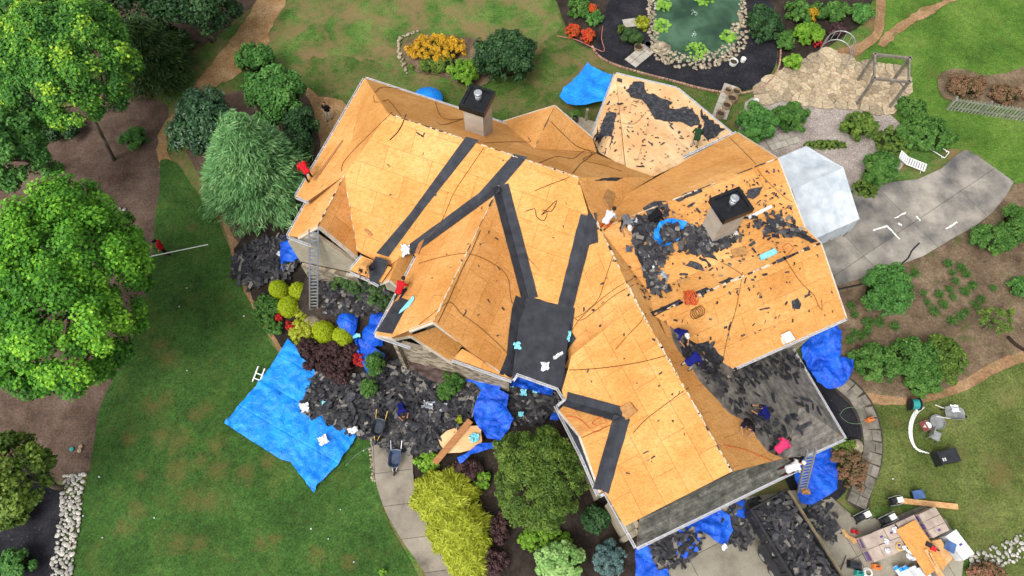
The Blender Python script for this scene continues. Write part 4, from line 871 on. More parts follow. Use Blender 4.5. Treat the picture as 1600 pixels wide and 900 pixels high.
shrub('boxwood', 'green boxwood rising out of the shingle debris', 577, 606, 14, 'green', 1700, 1.2, 17, size=.08, nc=26, rr=.3)
shrub('boxwood', 'boxwood with brown patches at the porch corner', 704, 598, 22, 'green', 3200, 1.6, 20, size=.085, nc=34, rr=.28)
shrub('boxwood', 'green boxwood half buried left of the white foil scraps', 693, 615, 13, 'green', 1400, 1.2, 12, size=.08, nc=20, rr=.3)
shrub('small_gold_shrub', 'tiny yellow shrub poking through black debris by plank', 718, 656, 7, 'gold', 300, .6, size=.09, nc=8, core='gcore')
shrub('juniper', 'dark juniper against the stone wall right of the ladder', 552, 442, 36, 'cypress', 5200, 3.0, 26, size=.16, nc=40, rr=.25)
shrub('juniper', 'dark juniper below the entry gutter', 596, 462, 30, 'cypress', 3600, 2.4, 24, size=.16, nc=34, rr=.25)
shrub('juniper', 'dark juniper half under the blue tarp by the ladder', 520, 424, 26, 'dark', 3000, 2.6, 22, size=.15, nc=26, rr=.28)
shrub('fern_clump', 'small bright fern at the foot of the wall', 510, 478, 9, 'green', 500, .4, 6, size=.11, nc=8)
# golden mop cypress: overlapping feathery mounds
mop('upper golden thread leaf mound beside the front walk', 694, 776, 52, 44, 1.5)
mop('largest golden thread leaf mound below the upper one', 716, 828, 50, 46, 1.6)
mop('lowest golden thread leaf mound at the bottom edge', 730, 872, 34, 36, 1.3, n=6000)
shrub('lime_groundcover', 'low lime green groundcover under the brown plank', 668, 722, 24, 'bright', 1900, .4, 18, size=.10, nc=34, rr=.28)
shrub('lime_groundcover', 'yellow green fringe between gold mounds and dark bush', 752, 752, 16, 'bright', 1200, .6, 18, size=.10, nc=26, rr=.3)
tree('rounded_pine', 'big rounded olive green shrub tree against the garage wing', 'tree', 843, 748, 2.6, 74, 2.0, 'olive', 26000, 170, .16, ry=84, rr=.15, size=.13, tip=.3, aspect=.45, low=-.5)
shrub('barberry_bush', 'near black barberry under the blue tarp fold by the big round tree', 728, 735, 32, 'purple', 3400, 1.0, 20, size=.09, nc=40, core='pcore', rr=.27)
shrub('barberry_bush', 'near black barberry right of the golden mounds', 782, 826, 18, 'purple', 2200, .9, 30, size=.09, nc=34, core='pcore', rr=.27)
shrub('barberry_bush', 'near black barberry at the bottom edge below the golden mounds', 772, 878, 26, 'purple', 2400, .9, 22, size=.09, nc=34, core='pcore', rr=.27)
shrub('lime_groundcover', 'bright lime groundcover below the rounded tree', 850, 842, 54, 'bright', 4200, .5, 20, size=.10, nc=70, rr=.2)
shrub('viburnum', 'pale green leafy bush at the bottom centre edge', 876, 880, 48, 'pale', 6000, 1.8, 36, size=.15, nc=44, rr=.25)
shrub('blue_spruce', 'blue grey spruce shrub by the garage corner', 954, 872, 32, 'blue', 5000, 1.3, 32, size=.13, nc=44, rr=.22, aspect=.35)
shrub('shade_shrub', 'dark shrub in the shade of the garage eave', 930, 812, 24, 'dark', 2400, 1.1, 22, size=.13, nc=26)
shrub('lawn_sapling', 'small pale sprout at the bottom lawn edge', 598, 893, 8, 'bright', 220, .4, 6, size=.1, nc=8)
# --- left side
shrub('yucca_bush', 'spiky green bush on the brown mulch near the grey trunk', 210, 216, 23, 'mid', 2400, 1.1, 22, size=.30, nc=20, aspect=.14, rr=.35)
shrub('ivy_bush', 'dark bush in the bottom left corner', 24, 880, 26, 'mid', 2600, 1.3, 22, size=.15, nc=26)
shrub('bark_bed_shrub', 'dark undergrowth shrub below the yellow tipped tree', 92, 200, 36, 'dark', 2600, 1.3, 26, size=.18, nc=30)
shrub('undergrowth', 'shaded undergrowth at the left edge under the trees', 28, 165, 34, 'dark', 2200, 1.2, 22, size=.18, nc=30)
shrub('yellow_bush', 'yellow green bush low on the left edge', 12, 800, 24, 'olive', 2400, 2.2, 28, size=.17, nc=26, tip=.6)
# --- right bed
shrub('camellia', 'tall dark green camellia between patio and bed', 1386, 452, 42, 'mid', 9000, 2.7, 46, size=.13, nc=56, rr=.24)
shrub('azalea', 'green azalea bush right of the largest tarp', 1368, 566, 38, 'green', 5600, 1.3, 36, size=.12, nc=44, rr=.25)
shrub('azalea', 'broad green azalea in the middle of the right bed', 1428, 566, 52, 'green', 8500, 1.6, 50, size=.12, nc=64, rr=.22)
shrub('azalea', 'light tipped azalea at the right end of its group', 1478, 560, 32, 'olive', 4200, 1.4, 44, size=.12, nc=40, rr=.26)
shrub('azalea', 'lower green azalea nearest the right lawn', 1440, 600, 34, 'green', 3600, 1.1, 20, size=.12, nc=36, rr=.26)
shrub('boxwood', 'green boxwood hedge clump at the right end of the concrete patio', 1552, 372, 46, 'green', 6500, 1.3, 28, size=.12, nc=60, rr=.22)
shrub('boxwood', 'green boxwood at the right edge by the patio', 1592, 348, 28, 'green', 3200, 1.5, 40, size=.12, nc=40, rr=.26)
shrub('boxwood', 'small dark boxwood at the right edge of the bed', 1592, 446, 16, 'mid', 1700, 1.0, 18, size=.11, nc=24)
tree('japanese_maple', 'sparse low yellow green tree in the right bed', 'tree', 1556, 500, 1.3, 30, .6, 'olive', 1300, 24, .06, ry=22, rr=.25, size=.11)
lily = [(1327, 480), (1333, 494), (1352, 507), (1370, 506), (1335, 522), (1352, 520), (1326, 532), (1344, 528), (1395, 512), (1426, 430), (1440, 460), (1446, 474), (1464, 462), (1478, 414), (1485, 428), (1498, 420), (1506, 430), (1490, 442), (1480, 454), (1486, 466), (1470, 478), (1517, 448), (1504, 458), (1549, 452), (1530, 470), (1520, 480), (1506, 490), (1497, 496), (1484, 503), (1455, 488)]
t0 = None
for k, (x, y) in enumerate(lily):
    b = P(x, y); n = 90; D = unit(n); D[:, 2] = np.abs(D[:, 2]) * .5 + .15; r = rnd.uniform(.2, .34)
    if k % 6 == 0: C = D * r * NR.uniform(.4, 1, (n, 1)); C[:, 2] += .08; me = leaf_mesh('daylily', C, np.array([0, 0, 1.0]) + NR.normal(0, .5, (n, 3)), .3, .12, LM['green'], .4 + NR.normal(0, .2, n), (0, 0, 0), along=D, fold=.3)
    o = place(me, 'daylily', None, (b.x, b.y, .1), (0, 0, rnd.uniform(0, 6.3)), [rnd.uniform(.8, 1.3)] * 3); tag(o, 'small tuft of daylily leaves in the right mulch bed', 'plant', 'daylily tufts dotted over the right bed')
shrub('rose_bush', 'straggly reddish rose bush between house and curved pavers', 1328, 730, 30, 'rust', 3600, 1.0, 44, size=.10, nc=46, rr=.22)
shrub('rose_bush', 'green rose bush by the grey rock near the porch', 1318, 700, 20, 'olive', 1500, .8, 20, size=.10, nc=26)
shrub('edge_shrub', 'grey green scrub at the bottom right edge beside rocks', 1540, 896, 36, 'rust', 1900, .6, 16, size=.12, nc=30)
# --- back garden
shrub('hydrangea', 'dark green leafy shrub behind the sun room corner', 1182, 192, 36, 'mid', 5200, 2.0, 34, size=.17, nc=40, rr=.26)
shrub('hydrangea', 'bright green shrub right of the dark leafy one', 1236, 182, 30, 'green', 4600, 1.8, 26, size=.15, nc=36, rr=.26)
shrub('nandina', 'olive green shrub on the pale gravel', 1342, 196, 30, 'olive', 3600, 1.6, 26, size=.15, nc=32, rr=.28)
shrub('nandina', 'leafy green shrub between canopy and lounge chair', 1374, 262, 32, 'green', 4600, 1.7, 30, size=.17, nc=36, rr=.26)
shrub('groundcover_mass', 'spreading green shrub mass beside the lounge chair', 1446, 208, 56, 'green', 8000, .9, 42, size=.13, nc=90, rr=.17)
shrub('groundcover_mass', 'scrubby plants between gravel and lounge chair', 1396, 222, 36, 'olive', 3600, .6, 34, size=.12, nc=60, rr=.18)
shrub('groundcover_mass', 'thin weeds along the gravel above the canopy', 1290, 226, 44, 'olive', 2000, .3, 10, size=.10, nc=50, rr=.16)
shrub('groundcover_mass', 'weeds by the canopy and patio corner', 1352, 294, 26, 'olive', 1800, .4, 22, size=.11, nc=44, rr=.18)
shrub('groundcover_mass', 'low green creeping shrub below the swing frame', 1424, 168, 30, 'green', 2400, .5, 26, size=.13, nc=40, rr=.22)
shrub('juniper_bush', 'grey green juniper above the picket fence', 1512, 134, 36, 'rust', 4800, 1.0, 24, size=.12, nc=44, rr=.24)
shrub('juniper_bush', 'brown green juniper at the right edge above the fence', 1572, 148, 34, 'rust', 3200, .9, 18, size=.12, nc=36, rr=.26)
shrub('weeping_shrub', 'dark weeping shrub at the pond right bank', 1194, 38, 30, 'dark', 4600, 1.6, 40, size=.16, nc=40, rr=.26)
for lb, x, y, r, ry, mk in (('tall green perennials at the top of the pond bed', 1250, 20, 26, 26, 'green'), ('bright green perennials with yellow flowers by the pond bed', 1262, 52, 26, 24, 'bright'), ('leafy green clump at the right of the garden bed', 1300, 18, 34, 22, 'green'), ('green clump above the dark mulch corner', 1344, 20, 22, 20, 'mid'), ('lime leaved hosta at the lower tip of the garden bed', 1240, 96, 14, 14, 'bright'), ('dark purple plant by the garden bed corner', 1308, 48, 14, 13, 'purple'), ('green clump left in the garden bed beside the weeping shrub', 1228, 64, 14, 24, 'green')):
    shrub('perennial_clump', lb, x, y, r, mk, int(90 * r + 400), 1.1, ry, size=.15, nc=30, rr=.28, core='core')
shrub('red_perennial', 'small red leaved plant in front of the garden arch', 1278, 68, 8, 'red', 420, .7, size=.1, nc=10, core='pcore')
shrub('daisy_clump', 'yellow flowers in the middle of the garden bed', 1268, 24, 12, 'yellow', 700, 1.2, size=.09, nc=16)
for lb, x, y, r, mk in (('green perennials at the top of the flower bed', 906, 12, 24, 'green'), ('green perennials right in the flower bed', 930, 30, 16, 'mid'), ('orange red flowers at the lower left of the flower bed', 894, 48, 13, 'orange'), ('orange red flowers at the lower right of the flower bed', 918, 56, 14, 'orange'), ('orange flowers at the upper right of the flower bed', 925, 14, 9, 'orange')):
    shrub('flower_clump', lb, x, y, r, mk, int(70 * r + 300), .8, size=.12, nc=24, rr=.3)
shrub('reed_clump', 'dark spiky reeds at the pond left bank', 988, 58, 17, 'cypress', 1700, 1.2, 14, size=.30, nc=16, aspect=.14)
shrub('gold_sedge', 'yellow green sedge beside the pond slab', 1004, 36, 13, 'gold', 900, .7, 16, size=.22, nc=14, aspect=.16, core='gcore')
shrub('gold_sedge', 'small yellow sedge left of the pond slab', 972, 46, 9, 'olive', 500, .6, 8, size=.2, nc=10, aspect=.16)
shrub('black_eyed_susans', 'bed of yellow daisies with brown centres behind the house', 684, 76, 60, 'yellow', 9000, .9, 32, size=.10, nc=70, rr=.18)
shrub('daisy_leaves', 'green leaves in front of the yellow daisies', 684, 100, 48, 'olive', 3800, .6, 18, size=.12, nc=40, rr=.22)
shrub('spirea', 'bright green rounded shrub between daisies and dark bush', 724, 114, 25, 'bright', 4200, 1.6, 26, size=.12, nc=36, rr=.26)
shrub('holly_bush', 'large dark leafy bush behind the chimney', 790, 88, 52, 'dark', 9500, 3.2, 48, size=.18, nc=60, rr=.24)
# lily pads on the pond
padm = mat('lily_pad', [S(92, 136, 40), S(126, 168, 60)], 3, .5, .4, rand=.2)
mbp = MB(); mbp.add([(0, 0, 0)] + [(math.cos(a) , math.sin(a), .04) for a in [R(12 + i * 336 / 14) for i in range(15)]], [(0, i, i + 1) for i in range(1, 15)]); padme = mbp.mesh('leaf', padm, recalc=False)
for lb, x, y, r in (('upper left clump of lily pads on the pond', 1037, 8, 13), ('left clump of lily pads by the pond bank', 1034, 40, 14), ('bright clump of lily pads at the lower end of the pond', 1089, 80, 17), ('darker clump of water plants at the pond right side', 1138, 57, 12), ('clump of lily pads cut by the top edge', 1100, -2, 14)):
    c = P(x, y, .14); rm = r * mpp(x, y); t = thing('water_lily', lb, 'water plant', c, 'lily pads on the pond')
    for k in range(46):
        a = rnd.uniform(0, 6.28); q = rm * math.sqrt(rnd.random()); place(padme, 'leaf', t, (c.x + math.cos(a) * q, c.y + math.sin(a) * q, .13 + rnd.uniform(0, .22) * (1 - q / rm) + .02), (rnd.uniform(-.3, .3), rnd.uniform(-.3, .3), rnd.uniform(0, 6)), [rnd.uniform(.09, .16)] * 3)
# ================================================================ tarps
def tarpmat(name, a, b, c):
    t = NT(name); co = t.coord(); col = t.ramp(t.noise(co, 1.3, 6, .6), [a, b, c], [.32, .5, .68]); g = t.math('ABSOLUTE', t.math('SUBTRACT', t.noise(co, 2.4, 5, .62, .8), .5)); b1 = t.bump(g, .9, .16)
    for k, (rot, per) in enumerate(((.5, 1.3), (2.07, 1.7))):
        sx = t.n('ShaderNodeSeparateXYZ'); t.l(t.coord(False, (1 / per,) * 3, (0, 0, rot)), sx.inputs[0]); pp_ = t.math('PINGPONG', sx.outputs[0], .5); b2 = t.n('ShaderNodeBump'); b2.inputs['Strength'].default_value = .55; b2.inputs['Distance'].default_value = .03
        t.l(t.ramp(pp_, [(0,) * 3, (1,) * 3], [0, .05]), b2.inputs['Height']); t.l(b1.outputs[0], b2.inputs['Normal']); b1 = b2
    t.l(b1.outputs[0], t.b.inputs['Normal'])
    d_ = t.noise(co, 3.5, 6, .75); col = t.mix(t.ramp(d_, [(0,) * 3, (.35,) * 3], [.58, .75]), col, S(70, 110, 150)); return t.fin(col, .42, .4)
m_tarp = tarpmat('blue_tarp', S(8, 116, 214), S(12, 134, 232), S(24, 152, 242))
m_tarpd = tarpmat('blue_tarp_deep', S(10, 66, 178), S(14, 84, 206), S(26, 104, 224))
def ridged(x, y, s_, sd):
    p = Vector((x * s_, y * s_, sd)); p += mnoise.noise_vector(p * .7) * .6
    return (1 - abs(mnoise.noise(p))) ** 5
def tarp(name, label, pp, m=None, cell=.10, amp=.16, hfun=None, seed=1, jag=.05, z=.13, curve=False, cat='tarp', zp=0.0):
    m = m or m_tarp; poly = smooth_poly(px_poly(pp, zp), .25, jag, seed=seed, curve=curve); cx = sum(p[0] for p in poly) / len(poly); cy = sum(p[1] for p in poly) / len(poly)
    def zf(x, y):
        q = Vector((x, y, seed * 1.7)); q += mnoise.noise_vector(q * .5) * .7
        h = z + amp * (1.1 * abs(mnoise.noise(q * .8)) + .9 * abs(mnoise.noise(q * 1.9 + Vector((3, 7, 1)))) + .5 * abs(mnoise.noise(q * 4.1)) + .5 * ridged(x, y, .75, seed))
        return h + (hfun(x, y) if hfun else 0)
    mb = grid_sheet(poly, cell, zf); return tag(mb.build(name, m, base=(cx, cy, 0), smooth=True), label, cat)
def bumps(lst):
    q = [(P(x, y), r, h) for x, y, r, h in lst]
    return lambda x, y: max([0] + [h * max(0, 1 - ((x - p.x) ** 2 + (y - p.y) ** 2) / (r * r)) ** .5 for p, r, h in q])
tarp('blue_tarp', 'huge bright blue tarp spread over the front lawn', [(452, 531), (466, 545), (472, 562), (490, 575), (497, 588), (488, 600), (478, 628), (470, 645), (488, 655), (505, 650), (515, 668), (530, 662), (545, 672), (560, 680), (548, 700), (538, 712), (530, 728), (512, 745), (497, 758), (492, 771), (483, 757), (468, 742), (456, 722), (440, 718), (418, 705), (395, 690), (372, 676), (352, 663), (366, 648), (378, 632), (402, 604), (425, 575), (440, 550)], seed=3, amp=.17)
tarp('blue_tarp', 'bright blue tarp over the railing behind the sun room', [(916, 114), (934, 124), (953, 134), (948, 160), (944, 172), (905, 178), (885, 178), (872, 165), (880, 150), (898, 136)], seed=9, amp=.15, hfun=lambda x, y: .7, cell=.15)
tarp('blue_tarp', 'deep blue crumpled tarp beside the east wall', [(1278, 516), (1294, 512), (1302, 528), (1300, 548), (1306, 562), (1328, 566), (1328, 578), (1320, 596), (1308, 608), (1290, 612), (1272, 600), (1258, 575), (1245, 550), (1255, 534)], m_tarpd, seed=14, amp=.42, hfun=bumps([(1285, 535, 1.2, .9), (1300, 580, 1.0, .25)]))
tarp('blue_tarp', 'deep blue tarp under the silver ladder at the porch corner', [(1256, 715), (1290, 695), (1304, 700), (1306, 730), (1304, 765), (1285, 780), (1262, 790), (1248, 786), (1240, 760), (1238, 735)], m_tarpd, seed=20, amp=.22)
tarp('blue_tarp', 'deep blue tarp draped over plants left of the tall ladder', [(440, 372), (470, 372), (486, 386), (484, 410), (462, 418), (446, 414), (450, 432), (444, 438), (440, 420), (442, 400)], m_tarpd, seed=23, amp=.25, hfun=bumps([(462, 400, .9, .7)]))
tarp('blue_tarp', 'blue tarp wrapped round a bush left of the porch', [(540, 484), (560, 486), (566, 502), (562, 520), (556, 536), (540, 530), (532, 512), (532, 496)], m_tarpd, seed=26, amp=.08, hfun=bumps([(547, 512, .85, 1.0)]))
tarp('blue_tarp', 'blue tarp over a bush nearest the porch eave', [(580, 498), (606, 492), (612, 510), (604, 528), (600, 544), (586, 548), (570, 536), (568, 514)], m_tarpd, seed=29, amp=.10, hfun=bumps([(588, 528, .8, .9), (598, 505, .8, .9)]))
tarp('blue_tarp', 'narrow blue tarp running between conical boxwood and barberry', [(556, 530), (572, 534), (590, 548), (604, 556), (600, 564), (586, 560), (576, 556), (582, 572), (586, 590), (574, 584), (566, 566), (558, 550)], m_tarpd, seed=31, amp=.15, z=.5, zp=.4)
tarp('blue_tarp', 'rich blue tarp hanging by the front porch with cyan scraps', [(742, 578), (768, 584), (786, 604), (780, 612), (796, 620), (792, 640), (802, 658), (796, 672), (782, 690), (762, 686), (748, 670), (738, 650), (744, 628), (752, 612), (742, 600), (728, 598), (734, 586)], m_tarpd, seed=34, amp=.25, z=.62, zp=.5)
tarp('blue_tarp', 'blue tarp strip folded over the dark barberry', [(716, 722), (730, 714), (748, 700), (770, 698), (772, 706), (752, 712), (738, 716), (726, 728), (720, 730)], m_tarpd, seed=36, amp=.15, hfun=lambda x, y: .8)
tarp('blue_tarp', 'blue tarp at the bottom below the garage corner', [(992, 852), (1014, 850), (1018, 870), (1026, 892), (1040, 888), (1046, 905), (1030, 930), (990, 930)], m_tarpd, seed=39, amp=.22)
tarp('blue_tarp', 'blue tarp bunched under the garage eave', [(1046, 826), (1072, 808), (1090, 806), (1100, 800), (1120, 796), (1136, 806), (1142, 830), (1130, 852), (1110, 844), (1092, 832), (1088, 862), (1078, 874), (1056, 868), (1052, 845)], m_tarpd, seed=41, amp=.3)
tarp('blue_tarp', 'blue tarp behind the dump trailer headboard', [(1136, 790), (1160, 782), (1166, 800), (1160, 812), (1140, 806)], m_tarpd, seed=43, amp=.2)
tarp('blue_tarp', 'small blue tarp corner sticking out at lower porch eave', [(862, 648), (876, 640), (880, 652), (870, 660), (858, 658)], m_tarpd, seed=45, amp=.2)
# blue cover behind the north eave
c = P(670, 166, 0); t = thing('trampoline', 'round blue cover showing behind the back gutter', 'trampoline', c); mb = MB(); mb.lathe((c.x, c.y, .7), [(1.0, 0), (1.0, .06), (.2, .12)], 28); mb.build('cover', m_tarp, t, smooth=True)
m_alu = mat('aluminium', [S(150, 152, 156), S(186, 188, 190)], 8, .4, .5, .6); m_dk = mat('dark_metal', [S(24, 25, 28), S(40, 41, 45)], 6, .5, .4)
for a in range(6): mb_ = MB(); q = Vector((.9 * math.cos(a * 1.047), .9 * math.sin(a * 1.047), 0)); mb_.beam(c + q, c + q + Vector((0, 0, .72)), .05); mb_.build('leg', m_alu, t)
# ================================================================ ladders
def ladder(label, a, b, wd=.42, rung=.32, m=m_alu, name='ladder', dirv=None):
    a = Vector(a); b = Vector(b); d = (b - a); L = d.length; d.normalize(); s_ = Vector(dirv).normalized() if dirv else d.cross(Vector((0, 0, 1))).normalized(); n_ = s_.cross(d); t = thing(name, label, 'ladder', a)
    for k in (-1, 1): mb = MB(); mb.box((a + b) / 2 + s_ * k * wd / 2, (L, .07, .10), d, s_); mb.build('side_rail', m, t)
    for i in range(int(L / rung)): p = a + d * (.2 + i * rung); mb = MB(); mb.box(p, (.06, wd, .05), d, s_); mb.build('rung', m, t)
    return t
e_ = ga1.lerp(fl2, .28); _b = P(490, 490, .05); _m = P(490, 380, 6.5); ladder('tall aluminium ladder leaning on the front left gable eave', _b, _b + (_m - _b) * 1.17, .44, dirv=(1, .05, 0))
ladder('short aluminium ladder section lying on the lawn by the tarp', P(400, 598, .1), P(409, 574, .35), .40, .3)
ladder('silver ladder leaning on the shingled porch corner', P(1252, 770, .15), P(1268, 702, 4.6), .44, dirv=(1, .2, 0))
# ================================================================ ropes and cords
m_rope = mat('rope_brown', [S(96, 62, 28), S(130, 88, 44)], 10, .9); m_ropek = mat('cord_black', [S(34, 24, 18), S(50, 36, 26)], 10, .9); m_orange = mat('cord_orange', [S(180, 74, 34), S(206, 98, 52)], 10, .7); m_hose = mat('green_hose', [S(92, 120, 92), S(120, 146, 116)], 8, .6)
ALLP = [p_ for p_, _ in SLOPES]
def inpoly3(p, vs): return inside((p.x, p.y), [(v.x, v.y) for v in vs])
def roofpt(x, y, lift=.03):
    """highest roof slope hit by the surveyed line of sight"""
    best = None
    for pl, vs in SLOPES:
        q = pl.at(x, y)
        if inpoly3(q, vs) and (best is None or q.z > best[0].z): best = (q, pl)
    if best is None: return P(x, y, 0) + Vector((0, 0, lift)), FLAT(0)
    return best[0] + best[1].n() * lift, best[1]
def rope(label, pp, m=None, r=.014, name='rope', cat='rope', ground=False, zg=.16):
    q = smooth_poly([(x, y) for x, y in pp], 6, 0, False); pts = []
    for x, y in q:
        p = P(x, y, zg) if ground else roofpt(x, y, .025)[0]
        if not pts or (p - pts[-1]).length > .05: pts.append(p)
    mb = MB(); mb.tube(pts, r, 5); return tag(mb.build(name, m or m_rope, base=pts[0], smooth=True), label, cat)
rope('brown safety rope curving over the far left roof corner', [(627, 182), (606, 156), (600, 158), (586, 160), (584, 152), (592, 138), (615, 138), (640, 144)])
rope('brown safety rope running down the left hip', [(612, 176), (580, 208), (550, 238), (536, 256), (534, 268)])
rope('dark rope with knot below the back ridge', [(634, 180), (628, 196), (622, 206), (609, 219)], m_ropek, .025)
rope('thin rope looping on the back slope by the chimney', [(680, 160), (688, 182), (706, 188), (724, 186), (690, 196), (682, 192)])
rope('brown rope across the back slope to the small gable', [(755, 224), (800, 222), (830, 222), (825, 214)])
rope('long rope from the small gable to the membrane strip', [(860, 190), (880, 210), (900, 228), (925, 240), (905, 258), (890, 276), (860, 288), (836, 298)], m_ropek)
rope('rope loop on the back slope right of the small gable', [(840, 256), (870, 245), (895, 248), (915, 234), (930, 240), (910, 250), (940, 258), (972, 268)])
rope('dropped rope coil on the front slope between the membranes', [(822, 330), (836, 326), (838, 338), (850, 345), (856, 330), (846, 336), (860, 322), (870, 313), (862, 330), (848, 328)], m_ropek, .018)
rope('straight rope down the slope between the first two membranes', [(758, 228), (735, 262), (710, 300), (690, 345), (668, 372)])
rope('rope crossing the front gable ridge above the porch', [(655, 412), (690, 402), (733, 397), (770, 412), (792, 432), (797, 462), (800, 475)])
rope('forked rope below the front gable ridge', [(655, 508), (680, 488), (702, 472), (720, 490), (745, 508), (770, 530), (795, 555)])
rope('ridge rope along the front gable', [(684, 504), (700, 470), (722, 420), (735, 395), (750, 360)], m_ropek)
rope('rope from the ridge down to the black low roof', [(988, 436), (960, 452), (930, 476), (905, 500), (892, 520)])
rope('second rope from the ridge to the black low roof', [(990, 445), (960, 462), (935, 482), (910, 500), (898, 497), (890, 482)])
rope('rope crossing the garage wing upper slope', [(958, 400), (945, 440), (935, 468), (912, 490), (900, 496)])
rope('long rope stretched over the middle of the garage slope', [(1075, 606), (1040, 632), (1010, 655), (990, 676)], m_ropek)
rope('rope lying across the upper garage slope', [(1040, 556), (1000, 566), (950, 574), (900, 578), (880, 577)], m_ropek)
rope('rope tied to the ridge near the pads', [(1009, 490), (1000, 505), (985, 520), (962, 546)])
rope('looped rope on the garage cross gable', [(880, 650), (905, 655), (930, 675), (948, 662), (940, 652), (925, 662), (945, 668)], m_orange)
rope('rope from the cross gable to the black valley', [(908, 684), (935, 672), (962, 660)])
rope('rope over the east wing slope to the ridge', [(1160, 426), (1150, 480), (1136, 528), (1130, 560)])
rope('thin rope from the brown pad to the east ridge', [(1130, 412), (1145, 420), (1160, 430)])
rope('rope draped over the far end of the north ridge', [(1141, 216), (1160, 235), (1180, 256), (1184, 266), (1200, 285), (1225, 308), (1238, 316)])
rope('rope on the east end slope ending in a loop', [(1226, 404), (1250, 440), (1272, 462), (1278, 478), (1284, 484), (1283, 468)])
rope('rope coil between ridge and membrane at the far gable', [(1228, 396), (1222, 386), (1232, 380), (1240, 388), (1228, 400), (1226, 408)], m_orange)
rope('thin rope on the garage ridge end', [(1130, 696), (1160, 702), (1190, 714), (1206, 720)], m_orange)
rope('rope on the sun room roof', [(928, 188), (960, 190), (990, 194), (1010, 175)], m_ropek, .012)
t = thing('rope_coil', 'tangled orange and brown rope coil on the east ridge', 'rope', roofpt(1080, 470)[0])
for k in range(7):
    pts = []
    for i in range(26):
        a = i / 25 * 6.283 * 1.4 + k; x = 1076 + 8 * math.cos(a) * rnd.uniform(.7, 1.2) + (k % 3) * 2; y = 466 + 9 * math.sin(a * (1 + .1 * k)) * rnd.uniform(.8, 1.15); pts.append(roofpt(x, y, .03 + .02 * k)[0])
    mb = MB(); mb.tube(pts, .018, 5); mb.build('strand', m_orange, t, smooth=True)
t = thing('rope_coil', 'loose brown rope loops below the orange tangle', 'rope', roofpt(1088, 488)[0])
for k in range(4):
    pts = [roofpt(1085 + k * 2.5 + 7 * math.cos(i / 20 * 6.283 + k), 490 - k * 1.5 + 8 * math.sin(i / 20 * 6.283 + k), .03 + .02 * k)[0] for i in range(21)]; mb = MB(); mb.tube(pts, .018, 5); mb.build('strand', m_rope, t, smooth=True)
# ================================================================ on the roof: pads, sheets, felt, wraps
m_pad = mat('foam_pad', [S(140, 100, 56), S(172, 130, 82)], 5, .9, bump=.3, bscale=20); m_cyan = mat('cyan_wrap', [S(110, 196, 214), S(150, 220, 230)], 5, .5); m_foil = mat('white_wrap', [S(188, 192, 198), S(228, 230, 232)], 4, .45, .5); m_silver = mat('silver_foil', [S(120, 124, 130), S(186, 190, 196)], 6, .3, .5, .5)
m_board = mat('raw_board', [S(146, 98, 58), S(176, 124, 80)], 3, .8, stretch=(1, 6, 1)); m_wrapk = mat('grey_roll', [S(70, 74, 84), S(100, 106, 116)], 5, .6)
def slab_on(name, label, pp, m, cat, th=.05, lift=.02, group=None, bevel=True):
    """a flat piece lying on the roof, outline from its corners"""
    ps = [roofpt(x, y, lift) for x, y in pp]; pl = ps[0][1]; pts = [pl.at(x, y) + pl.n() * lift for x, y in pp]; mb = MB(); mb.prism(pts, pl.n() * th); return tag(mb.build(name, m, base=pts[0]), label, cat, group)
for lb, pp in (('brown foam pad left of the north valley', [(941, 312), (947, 297), (958, 303), (955, 318), (950, 327)]), ('brown foam pad in front of the second chimney', [(1141, 391), (1162, 386), (1168, 396), (1146, 403)]), ('brown foam pad above the east ridge', [(1058, 438), (1076, 435), (1080, 444), (1076, 449), (1058, 448)]), ('tan foam pad on the black valley of the garage slope', [(970, 636), (986, 628), (997, 642), (980, 656)])): slab_on('foam_pad', lb, pp, m_pad, 'pad', .10)
slab_on('membrane_roll', 'light blue wrapped roll on the east slope', [(1186, 402), (1210, 391), (1214, 397), (1189, 408)], m_cyan, 'roll', .12)
slab_on('plank', 'long brown board leaning by the second membrane strip', [(650, 395), (671, 343), (675, 345), (655, 398)], m_board, 'plank', .05)
slab_on('plank', 'bent metal drip edge near the left gable valley', [(566, 398), (579, 368), (583, 369), (569, 400)], m_board, 'drip edge', .04)
slab_on('plank', 'short board joining the bent drip edge', [(569, 359), (571, 356), (583, 366), (580, 370)], m_board, 'drip edge', .04)
slab_on('flat_strip', 'thin dark batten on the far left slope', [(490, 281), (535, 219), (537, 220), (493, 283)], m_board, 'batten', .02)
slab_on('membrane_edge', 'cyan release strip across the eave membrane', [(613, 462), (637, 468), (634, 472), (610, 465)], m_cyan, 'release strip', .01, .05)
slab_on('release_film', 'pale blue release film beside the red shirted worker', [(624, 491), (626, 486), (647, 462), (648, 468), (640, 480)], m_cyan, 'film', .01, .04)
slab_on('nail_plate', 'white ridge vent piece right of the second chimney', [(1168, 338), (1204, 321), (1206, 325), (1170, 343)], m_foil, 'vent strip', .05)
